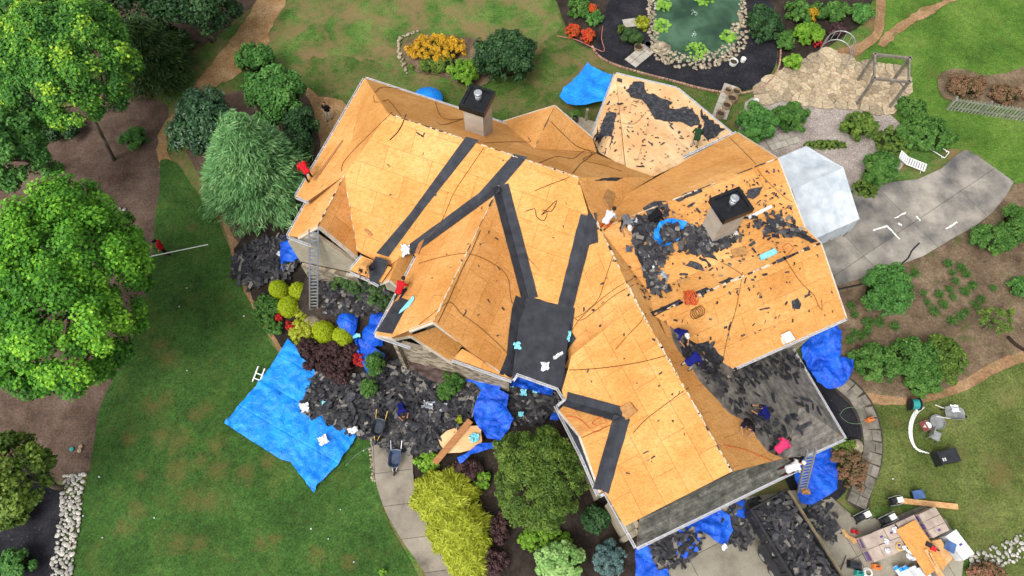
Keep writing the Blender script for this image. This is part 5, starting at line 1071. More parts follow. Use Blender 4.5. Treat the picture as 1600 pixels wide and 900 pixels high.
def crumple(name, label, px, py, r, m, cat='wrap', n=7, flat=.35, lift=.0, ground=False, aspect=1.0, rot=0):
    """crumpled sheet of film or foil: a folded patch"""
    p, pl = (P(px, py, .16), FLAT(.16)) if ground else roofpt(px, py, lift); k = int(px * 7 + py); rg = random.Random(k); mb = MB(); N = 9; rad = r * mpp(px, py, p.z); vs = []
    for i in range(N):
        for j in range(N):
            u = (i / (N - 1) - .5) * 2; v = (j / (N - 1) - .5) * 2 * aspect; edge = (1 - .25 * max(abs(u), abs(v)) * rg.random()) * (.85 + .4 * mnoise.noise(Vector((math.atan2(v, u) * 1.1 if abs(u) + abs(v) > .01 else 0, k * .71, 3.3))) * max(abs(u), abs(v))); a = rot + .2 * mnoise.noise(Vector((u, v, k))); x = (u * math.cos(a) - v * math.sin(a)) * rad * edge; y = (u * math.sin(a) + v * math.cos(a)) * rad * edge
            x += rg.uniform(-.1, .1) * rad; y += rg.uniform(-.1, .1) * rad; vs.append((p.x + x, p.y + y, pl.z(p.x + x, p.y + y) + .03 + flat * rad * abs(mnoise.noise(Vector((u * 2.2, v * 2.2, k * .37)))) * 2))
    mb.add(vs, [(i * N + j, (i + 1) * N + j, (i + 1) * N + j + 1, i * N + j + 1) for i in range(N - 1) for j in range(N - 1)]); return tag(mb.build(name, m, base=p), label, cat)
for a in (('cyan_film', 'cyan release film crumpled on the black low roof', 808, 540, 7, m_cyan), ('white_film', 'white film sheet at the edge of the low black roof', 852, 573, 8, m_foil), ('white_film', 'white wrapper strip on the garage slope edge by the low roof', 872, 556, 11, m_foil, 'wrap', 7, .3, 0, False, .3, .6), ('cyan_film', 'cyan film strip on the right valley membrane', 889, 526, 11, m_cyan, 'wrap', 7, .3, 0, False, .25, 1.35), ('white_bag', 'silver white bag by the second membrane strip', 635, 392, 9, m_foil, 'bag', 7, .6), ('white_film', 'white sheet beside the worker at the top of the garage ridge', 985, 348, 16, m_foil, 'wrap', 7, .3, 0, False, .4, .1), ('silver_foil', 'silver foil scrap at the second chimney base', 1125, 368, 9, m_silver), ('silver_foil', 'silver foil below the second chimney', 1104, 382, 9, m_silver), ('silver_foil', 'silver sheet in the debris above the east ridge', 1036, 430, 11, m_silver, 'wrap', 7, .3, 0, False, .5, -.5), ('white_bag', 'white bag right of the bunched blue tarp', 1066, 352, 7, m_foil, 'bag', 7, .6), ('white_bag', 'white bag left of the bunched blue tarp', 1032, 350, 6, m_foil, 'bag', 7, .6), ('white_film', 'white scrap beside the second chimney right side', 1147, 362, 7, m_foil), ('grey_bag', 'grey bundle on the ridge side of the garage wing', 983, 390, 7, m_wrapk, 'bag', 7, .6), ('white_film', 'small white scrap at the lower end of the valley debris', 1022, 420, 6, m_foil), ('white_film', 'white scrap between the blue tarp and the second chimney', 1082, 368, 7, m_foil), ('silver_foil', 'silver strip in the middle of the valley debris', 1008, 398, 7, m_silver), ('cyan_film', 'cyan scrap at the garage eave corner', 872, 646, 6, m_cyan)): crumple(*a)
p0 = roofpt(1045, 372)[0]
tb = MB(); poly = smooth_poly([tuple(roofpt(x, y)[0][:2]) for x, y in ((1020, 365), (1028, 352), (1044, 346), (1060, 348), (1072, 352), (1066, 362), (1052, 366), (1062, 376), (1050, 384), (1036, 388), (1022, 380))], .2, .05)
pl_t = roofpt(1045, 372)[1]; grid_sheet(poly, .1, lambda x, y: pl_t.z(x, y) + .06 + .25 * ridged(x, y, 1.2, 8) + .15 * ridged(x, y, 2.4, 3), tb); tag(tb.build('blue_tarp', m_tarp, base=p0, smooth=True), 'bunched blue tarp holding debris on the east wing roof', 'tarp')
# jagged felt left on the sun room and elsewhere
def felt(label, pp, jag=.16, name='torn_felt', m=None, lift=.03, cell=.3):
    pts = [roofpt(x, y) for x, y in pp]; pls = {}
    poly = smooth_poly([tuple(q[0][:2]) for q in pts], .16, jag, seed=int(pp[0][0]), curve=False); fb = pts[0][1]
    def zf(x, y):
        z = -9
        for pl, vs in SLOPES:
            if inside((x, y), [(v.x, v.y) for v in vs]): z = max(z, pl.z(x, y))
        if z < -5: z = fb.z(x, y)
        return z + lift + .03 * abs(mnoise.noise(Vector((x * 3, y * 3, 4))))
    mb = grid_sheet(poly, cell, zf); return tag(mb.build(name, m or m_shg, base=pts[0][0], smooth=False), label, 'roofing felt')
felt('large torn black felt patch across the sun room roof', [(978, 140), (990, 128), (1006, 130), (1010, 146), (1024, 148), (1036, 156), (1050, 160), (1044, 170), (1056, 172), (1070, 168), (1080, 170), (1090, 184), (1094, 196), (1078, 198), (1060, 190), (1040, 190), (1022, 186), (1014, 170), (1002, 158), (986, 152)])
felt('torn black felt at the sun room eave beside the green shirted worker', [(1096, 168), (1106, 180), (1122, 190), (1130, 202), (1118, 214), (1106, 222), (1098, 210), (1102, 196), (1094, 180)])
felt('black felt scraps at the sun room west corner', [(926, 222), (944, 214), (960, 214), (952, 236), (948, 246), (934, 240)], .1)
felt('black felt square torn at the sun room north west corner', [(964, 122), (972, 124), (972, 130), (964, 128)], .05)
felt('black torn felt right of the second chimney cap', [(1168, 296), (1192, 292), (1184, 304), (1176, 312), (1166, 308)], .08)
felt('black torn felt in the middle of the east wing', [(1070, 416), (1080, 408), (1096, 416), (1100, 424), (1082, 420)], .08)
felt('black felt strip at the east valley end', [(1198, 352), (1230, 346), (1232, 352), (1206, 356), (1206, 364)], .06)
felt('torn black felt below the white canopy', [(1220, 360), (1238, 356), (1258, 366), (1278, 378), (1268, 380), (1248, 370), (1232, 366), (1226, 374)], .06)
felt('black square roof boot scrap on the far east slope', [(1236, 470), (1246, 466), (1252, 474), (1248, 483), (1238, 482)], .05)
felt('black felt strip on the east ridge left half', [(1015, 488), (1040, 478), (1062, 468), (1066, 472), (1044, 484), (1020, 494)], .06)
felt('black felt strip on the east ridge below the pads', [(1082, 458), (1104, 450), (1110, 454), (1092, 464)], .05)
felt('black felt strip on the east ridge centre', [(1122, 442), (1140, 434), (1148, 436), (1130, 446)], .05)
felt('curved torn felt on the north ridge', [(1054, 312), (1072, 302), (1096, 296), (1098, 300), (1076, 308), (1060, 316)], .05)
felt('black torn felt edge along the back slope seam', [(928, 282), (944, 278), (960, 278), (974, 278), (962, 283), (944, 282)], .05)
felt('black felt heap at the top of the garage valley', [(1006, 325), (1020, 316), (1040, 314), (1046, 328), (1040, 340), (1024, 338), (1012, 340)], .1)
felt('dark felt trail along the garage east slope', [(985, 360), (1000, 352), (1010, 368), (1006, 384), (1020, 390), (1034, 392), (1028, 410), (1014, 412), (1020, 432), (1034, 446), (1024, 462), (1012, 450), (1008, 428), (998, 408), (990, 384)], .15)
felt('dark felt around the second chimney base', [(1070, 362), (1090, 358), (1104, 366), (1120, 374), (1140, 368), (1144, 376), (1124, 384), (1112, 396), (1120, 408), (1100, 400), (1084, 392), (1096, 380), (1074, 374)], .14)
felt('black felt heap in the lower east valley', [(1062, 540), (1074, 530), (1090, 534), (1104, 530), (1120, 548), (1132, 560), (1126, 578), (1110, 586), (1096, 580), (1080, 566), (1066, 556)], .15)
# ================================================================ shingle scraps
SCR = []
for k in range(9):
    rg = random.Random(k); mb = MB(); L = .5 + .12 * (k % 4); W_ = .17 + .05 * (k % 3); pts = []; n = 12
    for i in range(n):
        a = 2 * math.pi * i / n; x = L * max(-1, min(1, 1.35 * math.cos(a))); y = W_ * max(-1, min(1, 1.35 * math.sin(a))); pts.append((x * rg.uniform(.72, 1.05), y * rg.uniform(.65, 1.1)))
    N = len(pts); top = [(x, y, .03 + .10 * (k % 3) * abs(x) * abs(x)) for x, y in pts]; mb.add(top + [(x, y, z - .012) for x, y, z in top] + [(0, 0, .03)], [(2 * N, i, (i + 1) % N) for i in range(N)] + [(i, i + N, (i + 1) % N + N, (i + 1) % N) for i in range(N)] + [tuple(range(N, 2 * N))[::-1]]); SCR.append(mb.mesh('shingle_scrap', m_shg))
def scrap(x, y, sc, label, group, ground=False, z=.16):
    if ground: p = P(x, y, z); nrm = Vector((rnd.uniform(-.3, .3), rnd.uniform(-.3, .3), 1)).normalized()
    else: p, pl = roofpt(x, y, .02); nrm = pl.n()
    q = nrm.to_track_quat('Z', 'Y').to_matrix().to_4x4() @ Matrix.Rotation(rnd.uniform(0, 6.28), 4, 'Z')
    o = place(rnd.choice(SCR), 'shingle_scrap', None, p, q.to_euler(), (sc, sc * rnd.uniform(.7, 1.3), sc)); return tag(o, label, 'shingle scrap', group)
def scatter(pp, n, sc, label, group, ground=False, z=(.14, .3)):
    xs = [p[0] for p in pp]; ys = [p[1] for p in pp]; k = 0
    while k < n:
        x = rnd.uniform(min(xs), max(xs)); y = rnd.uniform(min(ys), max(ys))
        if inside((x, y), pp): scrap(x, y, sc * rnd.uniform(.55, 1.4), label, group, ground, rnd.uniform(*z)); k += 1
def pile(name, label, pp, n, hz=.5, size=(.22, .75), z0=.13, m=None, plane=None, seed=1, wid=(.05, .125), zfun=None, roof=False, up=0):
    """a heap of torn shingles too many to count"""
    poly = [tuple(roofpt(x, y)[0][:2]) for x, y in pp] if roof else px_poly(pp) if plane is None else [tuple(plane.at(x, y)[:2]) for x, y in pp]; fixed = plane; xs = [p[0] for p in poly]; ys = [p[1] for p in poly]; mb = MB(); k = 0; rg = random.Random(seed)
    while k < n:
        x = rg.uniform(min(xs), max(xs)); y = rg.uniform(min(ys), max(ys))
        if not inside((x, y), poly): continue
        if roof: hit = [(pl.z(x, y), i) for i, (pl, vs) in enumerate(SLOPES) if inside((x, y), [(v.x, v.y) for v in vs])]; plane = SLOPES[max(hit)[1]][0] if hit else GE
        k += 1; hh = up + hz * max(0, .25 + .75 * mnoise.noise(Vector((x * .7, y * .7, seed))) + .35) * rg.random(); a = rg.uniform(0, 6.28); tx, ty = rg.gauss(0, .15), rg.gauss(0, .15); L = rg.uniform(*size); W_ = rg.uniform(*wid)
        X = Vector((math.cos(a), math.sin(a), tx)); Y = Vector((-math.sin(a), math.cos(a), ty)); zz = (plane.z(x, y) if plane else zfun(x, y) if zfun else z0) + .05 + hh; c_ = Vector((x, y, zz)); j = lambda: rg.uniform(.7, 1.1)
        if plane: X.z += -(plane.gx * X.x + plane.gy * X.y); Y.z += -(plane.gx * Y.x + plane.gy * Y.y)
        bnd = rg.uniform(0, .06); q = [c_ - X * L / 2 * j() - Y * W_ * j(), c_ + Vector((0, 0, bnd)) - Y * W_ * j(), c_ + X * L / 2 * j() - Y * W_ * j(), c_ + X * L / 2 * j() + Y * W_ * j(), c_ + Vector((0, 0, bnd)) + Y * W_ * j(), c_ - X * L / 2 * j() + Y * W_ * j()]
        mb.add(q + [v - Vector((0, 0, .014)) for v in q], [(0, 1, 4, 5), (1, 2, 3, 4), (11, 10, 7, 6), (10, 9, 8, 7), (0, 6, 7, 1), (1, 7, 8, 2), (2, 8, 9, 3), (3, 9, 10, 4), (4, 10, 11, 5), (5, 11, 6, 0)])
    me = mb.mesh(name, m or m_pile, recalc=False); at = me.attributes.new('v', 'FLOAT', 'FACE'); vv = np.repeat(NR.uniform(0, 1, n), 10); at.data.foreach_set('value', vv.astype(np.float32)); o = link(me, name); return tag(o, label, 'debris', kind='stuff')
t = NT('shingle_heap'); a = t.n('ShaderNodeAttribute', attribute_name='v').outputs['Fac']; co = t.coord(); col = t.ramp(a, [S(37, 38, 42), S(56, 56, 60), S(82, 80, 80), S(134, 129, 121)], [0, .48, .84, 1]); col = t.mix(1.0, col, t.ramp(t.noise(co, 30, 3, .7), [(.65,) * 3, (1.35,) * 3], [.3, .7]), 'MULTIPLY'); m_pile = t.fin(col, .9, .2)
pile('shingle_debris', 'wide heap of torn black shingles in front of the porch', [(484, 602), (500, 582), (560, 590), (600, 566), (640, 566), (716, 590), (742, 610), (740, 650), (715, 690), (690, 705), (650, 712), (600, 702), (560, 682), (520, 668), (480, 652), (474, 632)], 2300, .3, (.14, .55), seed=2)
pile('shingle_debris', 'dark shingle debris left of the tall ladder', [(362, 432), (372, 400), (400, 380), (440, 372), (480, 380), (470, 410), (446, 440), (420, 446), (392, 450)], 520, .4, seed=4)
pile('shingle_debris', 'black shingle debris under the porch eave around cyan scraps', [(712, 570), (760, 575), (800, 590), (870, 615), (880, 640), (840, 662), (800, 668), (760, 650), (730, 640)], 700, .35, seed=6)
tarp('blue_tarp', 'dark blue tarp folds just under the porch gutter', [(748, 570), (780, 580), (806, 590), (840, 598), (866, 606), (862, 622), (836, 614), (806, 606), (782, 604), (760, 596)], m_tarpd, seed=52, amp=.3, z=.5, zp=.4)
pile('shingle_debris', 'ragged line of torn shingles down the valley left of the second chimney', [(985, 345), (1010, 335), (1030, 350), (1040, 372), (1050, 392), (1036, 410), (1026, 430), (1046, 450), (1030, 464), (1014, 452), (1006, 425), (994, 392), (984, 368)], 230, .2, (.15, .55), seed=31, roof=True)
pile('shingle_debris', 'torn shingles around the second chimney foot', [(1045, 350), (1080, 352), (1110, 362), (1150, 352), (1160, 372), (1120, 392), (1085, 398), (1060, 392)], 170, .2, (.15, .55), seed=33, roof=True)
pile('shingle_debris', 'shingle strips right of the second chimney toward the canopy', [(1165, 335), (1200, 330), (1240, 345), (1262, 366), (1225, 372), (1190, 368)], 60, .08, (.15, .5), seed=35, roof=True)
pile('shingle_debris', 'dark shingle scraps bundled inside the blue tarp on the east roof', [(1030, 366), (1040, 356), (1056, 358), (1060, 372), (1048, 382), (1034, 380)], 60, .1, (.15, .45), seed=37, roof=True, up=.3)
pile('shingle_debris', 'black shingle debris beside the wall right of the ladder', [(496, 420), (560, 440), (620, 470), (600, 500), (560, 500), (520, 496), (500, 470)], 520, .25, seed=7, zfun=lambda x, y: mound_z(x, y) + .05)
pile('shingle_debris', 'torn shingles covering the old porch roof top', [(1062, 530), (1090, 540), (1126, 586), (1200, 556), (1236, 548), (1256, 576), (1244, 592), (1200, 590), (1160, 606), (1180, 640), (1220, 660), (1236, 690), (1218, 712), (1190, 690), (1150, 645), (1110, 606), (1080, 566)], 230, .2, (.14, .5), plane=GE, seed=8)
pile('shingle_debris', 'torn shingles on the driveway around the trailer', [(1250, 780), (1290, 776), (1300, 800), (1310, 830), (1300, 850), (1270, 830)], 50, .1, z0=.15, seed=9)
pile('shingle_debris', 'black torn shingles under the garage eave', [(1014, 842), (1060, 824), (1096, 836), (1080, 870), (1060, 885), (1040, 890), (1022, 880)], 200, .5, seed=10)
pile('shingle_debris', 'black torn shingles between garage wall and trailer', [(1120, 800), (1180, 780), (1176, 830), (1160, 860), (1130, 840)], 160, .3, seed=12)
scatter([(490, 620), (600, 600), (700, 620), (720, 670), (650, 700), (560, 670), (500, 655)], 70, .6, 'torn black shingle lying on top of the front debris heap', 'shingles on the front debris heap', True, (.3, .7))
scatter([(368, 440), (380, 400), (440, 380), (440, 430), (400, 446)], 26, .6, 'torn black shingle lying left of the tall ladder', 'shingles left of the tall ladder', True, (.25, .45))
scatter([(1250, 790), (1290, 780), (1312, 840), (1290, 850), (1262, 820)], 14, .5, 'torn shingle lying on the driveway concrete', 'shingles on the driveway', True, (.16, .2))
scatter([(1290, 560), (1240, 500), (1160, 540), (1050, 500), (1100, 450), (1270, 400), (1300, 480)], 16, .22, 'small torn shingle bit on the lower east slope', 'shingle bits on the lower east slope')
scatter([(1050, 330), (1200, 270), (1250, 370), (1060, 440), (1020, 400)], 40, .26, 'small torn shingle bit around the second chimney', 'shingle bits around the second chimney')
scatter([(900, 600), (980, 480), (1120, 700), (1000, 800), (950, 700)], 9, .17, 'tiny shingle bit on the big garage slope', 'shingle bits on the garage slope')
scatter([(660, 420), (760, 330), (790, 450), (780, 570), (690, 490), (620, 500)], 9, .16, 'tiny shingle bit on the centre front gable', 'shingle bits on the centre gable')
scatter([(940, 160), (975, 130), (1060, 200), (1080, 220), (1000, 270), (940, 240)], 22, .26, 'small torn shingle bit on the pale sun room roof', 'shingle bits on the sun room roof')
scatter([(560, 250), (620, 190), (800, 250), (640, 380), (570, 360)], 6, .15, 'tiny shingle bit on the left front slope', 'shingle bits on the left front slope')
scatter([(820, 330), (900, 300), (880, 470), (840, 460)], 4, .12, 'tiny shingle bit between the forked membranes', 'shingle bits between the forked membranes')
scatter([(1130, 585), (1230, 560), (1290, 640), (1240, 690), (1180, 640)], 24, .5, 'torn black shingle lying on the grey porch roof', 'loose shingles on the porch roof')
scatter([(1060, 530), (1110, 540), (1130, 570), (1090, 580)], 16, .55, 'torn black shingle in the lower east valley', 'shingles in the lower east valley')

for nm, pl, pp, n in (('east wing between the ridges', ENs, [(1010, 345), (1050, 325), (1215, 262), (1245, 350), (1060, 420), (1030, 400)], 420), ('lower east slope', EEs, [(1025, 490), (1275, 390), (1312, 490), (1135, 572), (1060, 525)], 90), ('east slope below the north ridge', EEn, [(1030, 470), (1060, 430), (1250, 360), (1275, 378)], 90), ('garage ridge back slope', GE, [(960, 370), (990, 350), (1025, 460), (1018, 490)], 200), ('big garage slope', GW, [(900, 580), (1000, 480), (1130, 730), (1010, 800), (950, 760), (985, 660)], 20), ('upper garage slope', G2, [(900, 480), (935, 360), (995, 465), (905, 540)], 16), ('centre gable left slope', FW, [(660, 410), (775, 300), (690, 490), (600, 515)], 10), ('centre gable right slope', FE, [(690, 500), (770, 330), (795, 450), (780, 575)], 10), ('left front slope', LF, [(560, 270), (620, 190), (895, 285), (870, 470), (650, 390), (580, 390)], 12), ('sun room roof', POn, [(968, 125), (1055, 142), (1020, 270), (980, 258)], 160), ('sun room east slope', POe, [(1058, 142), (1135, 210), (1025, 270)], 110), ('sun room west slope', POw, [(962, 120), (975, 255), (930, 235), (928, 212)], 70)):
    pile('shingle_crumbs', 'tiny torn shingle crumbs on the ' + nm, pp, n // 2, .01, (.05, .2), plane=pl, seed=n + 3, wid=(.015, .05))
# ================================================================ people
SKIN = mat('skin', [S(150, 104, 78), S(172, 124, 96)], 6, .6); HAIRK = mat('hair_dark', [S(20, 16, 14), S(34, 28, 24)], 10, .7); SHOE = mat('shoe', [S(40, 34, 30), S(64, 54, 46)], 8, .8); EYE = mat('eye_dark', [S(14, 12, 12), S(20, 18, 18)], 5, .3)
CL = {}
def cloth(n, r, g, b):
    if n not in CL: CL[n] = mat('cloth_' + n, [S(int(r * .8), int(g * .8), int(b * .8)), S(r, g, b)], 9, .9, .15, bump=.4, bscale=12)
    return CL[n]
POSES = {
 'stand': dict(pel=(0, 0, .93), che=(0, .02, 1.30), nek=(0, .03, 1.47), hed=(0, .07, 1.62), kn=((-.11, .05, .50), (.12, .10, .50)), an=((-.12, -.12, .09), (.12, .12, .09)), el=((-.28, -.02, 1.13), (.27, .02, 1.13)), ha=((-.27, .14, .93), (.28, .20, .95))),
 'bend': dict(pel=(0, -.12, .84), che=(0, .26, 1.04), nek=(0, .42, 1.08), hed=(0, .56, 1.06), kn=((-.14, .06, .46), (.14, .10, .46)), an=((-.16, -.14, .09), (.16, .04, .09)), el=((-.28, .36, .76), (.28, .40, .76)), ha=((-.16, .52, .50), (.18, .56, .48))),
 'kneel': dict(pel=(0, -.08, .46), che=(0, .22, .78), nek=(0, .36, .88), hed=(0, .50, .94), kn=((-.16, .22, .09), (.16, .28, .10)), an=((-.15, -.26, .10), (.15, -.22, .10)), el=((-.28, .36, .50), (.28, .38, .50)), ha=((-.20, .60, .24), (.18, .62, .22))),
 'crouch': dict(pel=(0, -.10, .36), che=(0, .16, .72), nek=(0, .28, .86), hed=(0, .40, .94), kn=((-.18, .30, .50), (.18, .32, .50)), an=((-.15, -.02, .09), (.15, .04, .09)), el=((-.32, .34, .52), (.32, .36, .52)), ha=((-.16, .58, .26), (.18, .60, .28))),
 'sit': dict(pel=(0, 0, .14), che=(0, .02, .50), nek=(0, .06, .66), hed=(0, .12, .80), kn=((-.16, .42, .40), (.16, .44, .38)), an=((-.16, .72, .09), (.16, .70, .09)), el=((-.30, .12, .40), (.30, .14, .40)), ha=((-.16, .38, .42), (.18, .40, .42))),
}
def capsule(mb, a, b, ra, rb, n=10):
    a = Vector(a); b = Vector(b); d = (b - a); L = d.length; d.normalize(); pr = []
    for i in range(5): t = math.pi / 2 * (1 - i / 4); pr.append((max(.001, ra * math.cos(t)), -ra * math.sin(t)))
    for i in range(5): t = math.pi / 2 * (i / 4); pr.append((max(.001, rb * math.cos(t)), L + rb * math.sin(t)))
    mb.lathe(a, pr, n, d)
def person(label, loc, yaw, pose, shirt, pants, hat=None, pl=None, hair=HAIRK, sleeves=True, sc=1.0):
    J = POSES[pose]; pl = pl or FLAT(loc.z); R_ = Matrix.Rotation(R(yaw) - math.pi / 2, 3, 'Z')
    def W(p):
        v = R_ @ (Vector(p) * sc); dz = pl.z(loc.x + v.x, loc.y + v.y) - pl.z(loc.x, loc.y); return Vector((v.x, v.y, v.z + dz * max(0.0, 1 - p[2] * .75)))
    pel, che, nek, hed = [Vector(J[k]) for k in ('pel', 'che', 'nek', 'hed')]; ax = (che - pel).normalized(); B = []   # (a, b, ra, rb, tag)
    mid = pel.lerp(che, .5)
    for k in (-1, 1):
        B.append((pel + Vector((.07 * k, 0, 0)), mid + Vector((.06 * k, 0, 0)), .125, .115, 1)); B.append((mid + Vector((.06 * k, 0, 0)), che + Vector((.085 * k, 0, 0)), .115, .125, 1)); i = 0 if k < 0 else 1
        sh = che + Vector((.185 * k, 0, 0)) + ax * .08; hip = pel + Vector((.095 * k, 0, -.01)); kn = Vector(J['kn'][i]); an = Vector(J['an'][i]); el = Vector(J['el'][i]); ha = Vector(J['ha'][i])
        B += [(che + ax * .05, sh, .10, .075, 1), (sh, el, .062, .048, 1 if sleeves else 0), (el, ha, .046, .032, 0), (hip, kn, .098, .066, 2), (kn, an, .064, .046, 2)]
        f = Vector((0, 1, 0)) if an.z < .12 and not (pose == 'kneel') else Vector((0, -.6, -.2)).normalized(); B.append((an - f * .04 + Vector((0, 0, -.03)), an + f * .15 + Vector((0, 0, -.045)), .048, .04, 3))
        fd = (ha - el).normalized(); sd = fd.cross(Vector((0, 0, 1))).normalized() if abs(fd.z) < .98 else Vector((1, 0, 0)); up = sd.cross(fd); palm = ha + fd * .07
        B.append((ha, palm, .034, .038, 0))
        for q, (off, ln) in enumerate(((-.033, .062), (-.011, .078), (.011, .074), (.033, .058))): r0 = palm + sd * off + fd * .02; r1 = r0 + fd * ln * .55 - up * .012; B.append((r0, r1, .0115, .0105, 0)); B.append((r1, r1 + fd * ln * .4 - up * .035, .0105, .009, 0))
        r0 = ha + fd * .03 - sd * .034 * k; B.append((r0, r0 - sd * .035 * k + fd * .035 - up * .02, .014, .011, 0))
    B.append((che + ax * .08, nek, .075, .058, 1)); B.append((nek, hed, .055, .06, 0)); fw = Vector((0, 1, -.15)).normalized() if pose == 'stand' else Vector((0, .85, -.5)).normalized(); hu = Vector((1, 0, 0)).cross(fw)
    B.append((hed + fw * .01 - hu * .05, hed + hu * .04, .082, .096, 0)); B.append((hed + fw * .085 - hu * .01, hed + fw * .112 - hu * .03, .014, .018, 0))
    for k in (-1, 1): B.append((hed + Vector((.094 * k, 0, 0)) + hu * .01, hed + Vector((.1 * k, 0, 0)) - hu * .03, .014, .018, 0))
    B2 = [(W(a), W(b), ra * sc, rb * sc, tg) for a, b, ra, rb, tg in B]; mb = MB()
    for a, b, ra, rb, tg in B2: capsule(mb, a, b if (b - a).length > .001 else a + Vector((0, 0, .002)), ra, rb)
    me = mb.mesh('body_src', SKIN, recalc=True); tmp = bpy.data.objects.new('tmp', me); COL.objects.link(tmp); md = tmp.modifiers.new('r', 'REMESH'); md.mode = 'VOXEL'; md.voxel_size = .014; md.use_smooth_shade = True
    dg = bpy.context.evaluated_depsgraph_get(); body = bpy.data.meshes.new_from_object(tmp.evaluated_get(dg)); bpy.data.objects.remove(tmp); bpy.data.meshes.remove(me); body.name = 'person'
    body.materials.clear()
    for m_ in (SKIN, shirt, pants, SHOE, HAIRK, EYE): body.materials.append(m_)
    nf = len(body.polygons); C = np.zeros(nf * 3, np.float32); body.polygons.foreach_get('center', C); C = C.reshape(-1, 3); best = np.full(nf, 9.0); tagv = np.zeros(nf, np.int32)
    for a, b, ra, rb, tg in B2:
        a_, d_ = np.array(a), np.array(b - a); t_ = np.clip(((C - a_) @ d_) / (d_ @ d_ + 1e-9), 0, 1); ds = np.linalg.norm(C - a_ - t_[:, None] * d_, axis=1) - (ra + (rb - ra) * t_); up_ = ds < best; best[up_] = ds[up_]; tagv[up_] = tg
    hw, fw_, hu_ = np.array(W(hed)), np.array(R_ @ fw), np.array(R_ @ hu); rel = C - hw
    for k in (-1, 1): e = np.array(R_ @ Vector((.034 * k, 0, 0))) + fw_ * .088 + hu_ * .012; tagv[np.linalg.norm(rel - e, axis=1) < .016] = 5
    mo = fw_ * .09 - hu_ * .062; tagv[(np.linalg.norm((rel - mo), axis=1) < .02) & (np.abs((rel - mo) @ hu_) < .008)] = 5
    body.polygons.foreach_set('material_index', tagv); body.update(); o = link(body, 'person', None, loc); tag(o, label, 'person')
    hb = MB(); hc = W(hed) + R_ @ (hu * .035 - fw * .012); hm = Matrix((R_ @ Vector((1, 0, 0)), R_ @ fw, R_ @ hu)).transposed()
    vs = MB(); vs.ball((0, 0, 0), (.104, .108, .105), 12, 8, .03, 3)
    if hat: hb.add([hc + hm @ Vector((v[0] * 1.05, v[1] * 1.05, max(v[2], -.01))) for v in vs.v], vs.f); hb.add([hc + hm @ Vector((.105 * math.cos(a), .105 * math.sin(a) + max(0, math.sin(a)) * .09, -.005)) for a in [i * .524 for i in range(12)]] + [hc + hm @ Vector((0, .02, .02))], [(i, (i + 1) % 12, 12) for i in range(12)])
    else: hb.add([hc + hm @ Vector((v[0], v[1] - .018, v[2] if v[1] < .02 else max(v[2], .015))) for v in vs.v], vs.f)
    me = hb.mesh('hat' if hat else 'hair', hat or hair, smooth=True); h = bpy.data.objects.new('hat' if hat else 'hair', me); COL.objects.link(h); h.parent = o; return o
red = cloth('red', 196, 30, 40); navy = cloth('navy', 24, 30, 110); jean = cloth('denim', 44, 52, 74); blk = cloth('black', 24, 24, 28); whi = cloth('white', 206, 206, 208); grn = cloth('green', 34, 66, 40); pink = cloth('pink', 206, 56, 104); tanc = cloth('tan', 206, 156, 96); grey = cloth('grey', 112, 114, 120); khaki = cloth('khaki', 168, 160, 144); orn = cloth('orange', 214, 96, 40)
HATW = cloth('cap_white', 220, 220, 220); HATK = cloth('cap_black', 26, 26, 28)
def rperson(label, x, y, yaw, pose, *a, **k):
    p, pl = roofpt(x, y, .0); return person(label, p, yaw, pose, *a, pl=pl, **k)
rperson('worker in red shirt bending at the far left eave', 484, 280, 130, 'bend', red, blk)
person('person in red carrying a long pole across the lawn', P(263, 397, .05), 185, 'stand', red, blk, HATK)
person('person in black shirt and white trousers walking in the side yard', P(516, 186, .06), 260, 'stand', blk, whi)
rperson('worker in tan shirt kneeling on the entry roof', 578, 424, 245, 'bend', tanc, jean)
rperson('worker in red shirt crouching above the eave membrane', 626, 460, 60, 'kneel', red, jean)
rperson('worker in green shirt standing on the sun room roof', 1084, 228, 75, 'bend', grn, khaki)
rperson('worker in white shirt and orange trousers at the top of the garage ridge', 946, 352, 50, 'kneel', whi, orn)
rperson('worker in white cap bending beside the white sheet', 974, 356, 280, 'bend', grey, blk, HATW)
rperson('worker in dark trousers crouching in the debris above the blue tarp', 1018, 346, 20, 'crouch', blk, blk)
rperson('upper worker in navy shirt at the lower east valley', 1058, 524, 300, 'crouch', navy, grey, HATW)
rperson('worker in bright navy shirt bending on the garage ridge side', 1072, 574, 30, 'bend', navy, khaki)
rperson('worker in navy shirt kneeling on the grey porch roof', 1192, 652, 150, 'kneel', navy, jean)
rperson('worker sitting among shingles beside the kneeling navy worker', 1164, 664, 250, 'crouch', blk, navy)
rperson('worker in pink shirt at the shingled porch corner', 1208, 706, 40, 'bend', pink, blk)
person('worker in white shirt and white cap kneeling on the pent roof', pent.at(1228, 735), 20, 'kneel', whi, cloth('maroon', 84, 34, 44), HATW, pl=pent)
person('person in navy shirt with white print in the front debris', P(630, 642, .45), 290, 'bend', navy, blk, pl=FLAT(.45))
mb = MB(); q = P(628, 634, 1.5); mb.box(q, (.22, .16, .012), (1, 0, 0)); 
m_wood2 = mat('timber', [S(176, 132, 84), S(208, 166, 116)], 3, .8, stretch=(1, 1, 1), fine=(14, .15))
mb = MB(); mb.tube([P(228, 402, .9), P(325, 382, 1.0)], .03, 6); tag(mb.build('pole', m_white, base=P(228, 402)), 'long white pole carried across the lawn', 'pole')
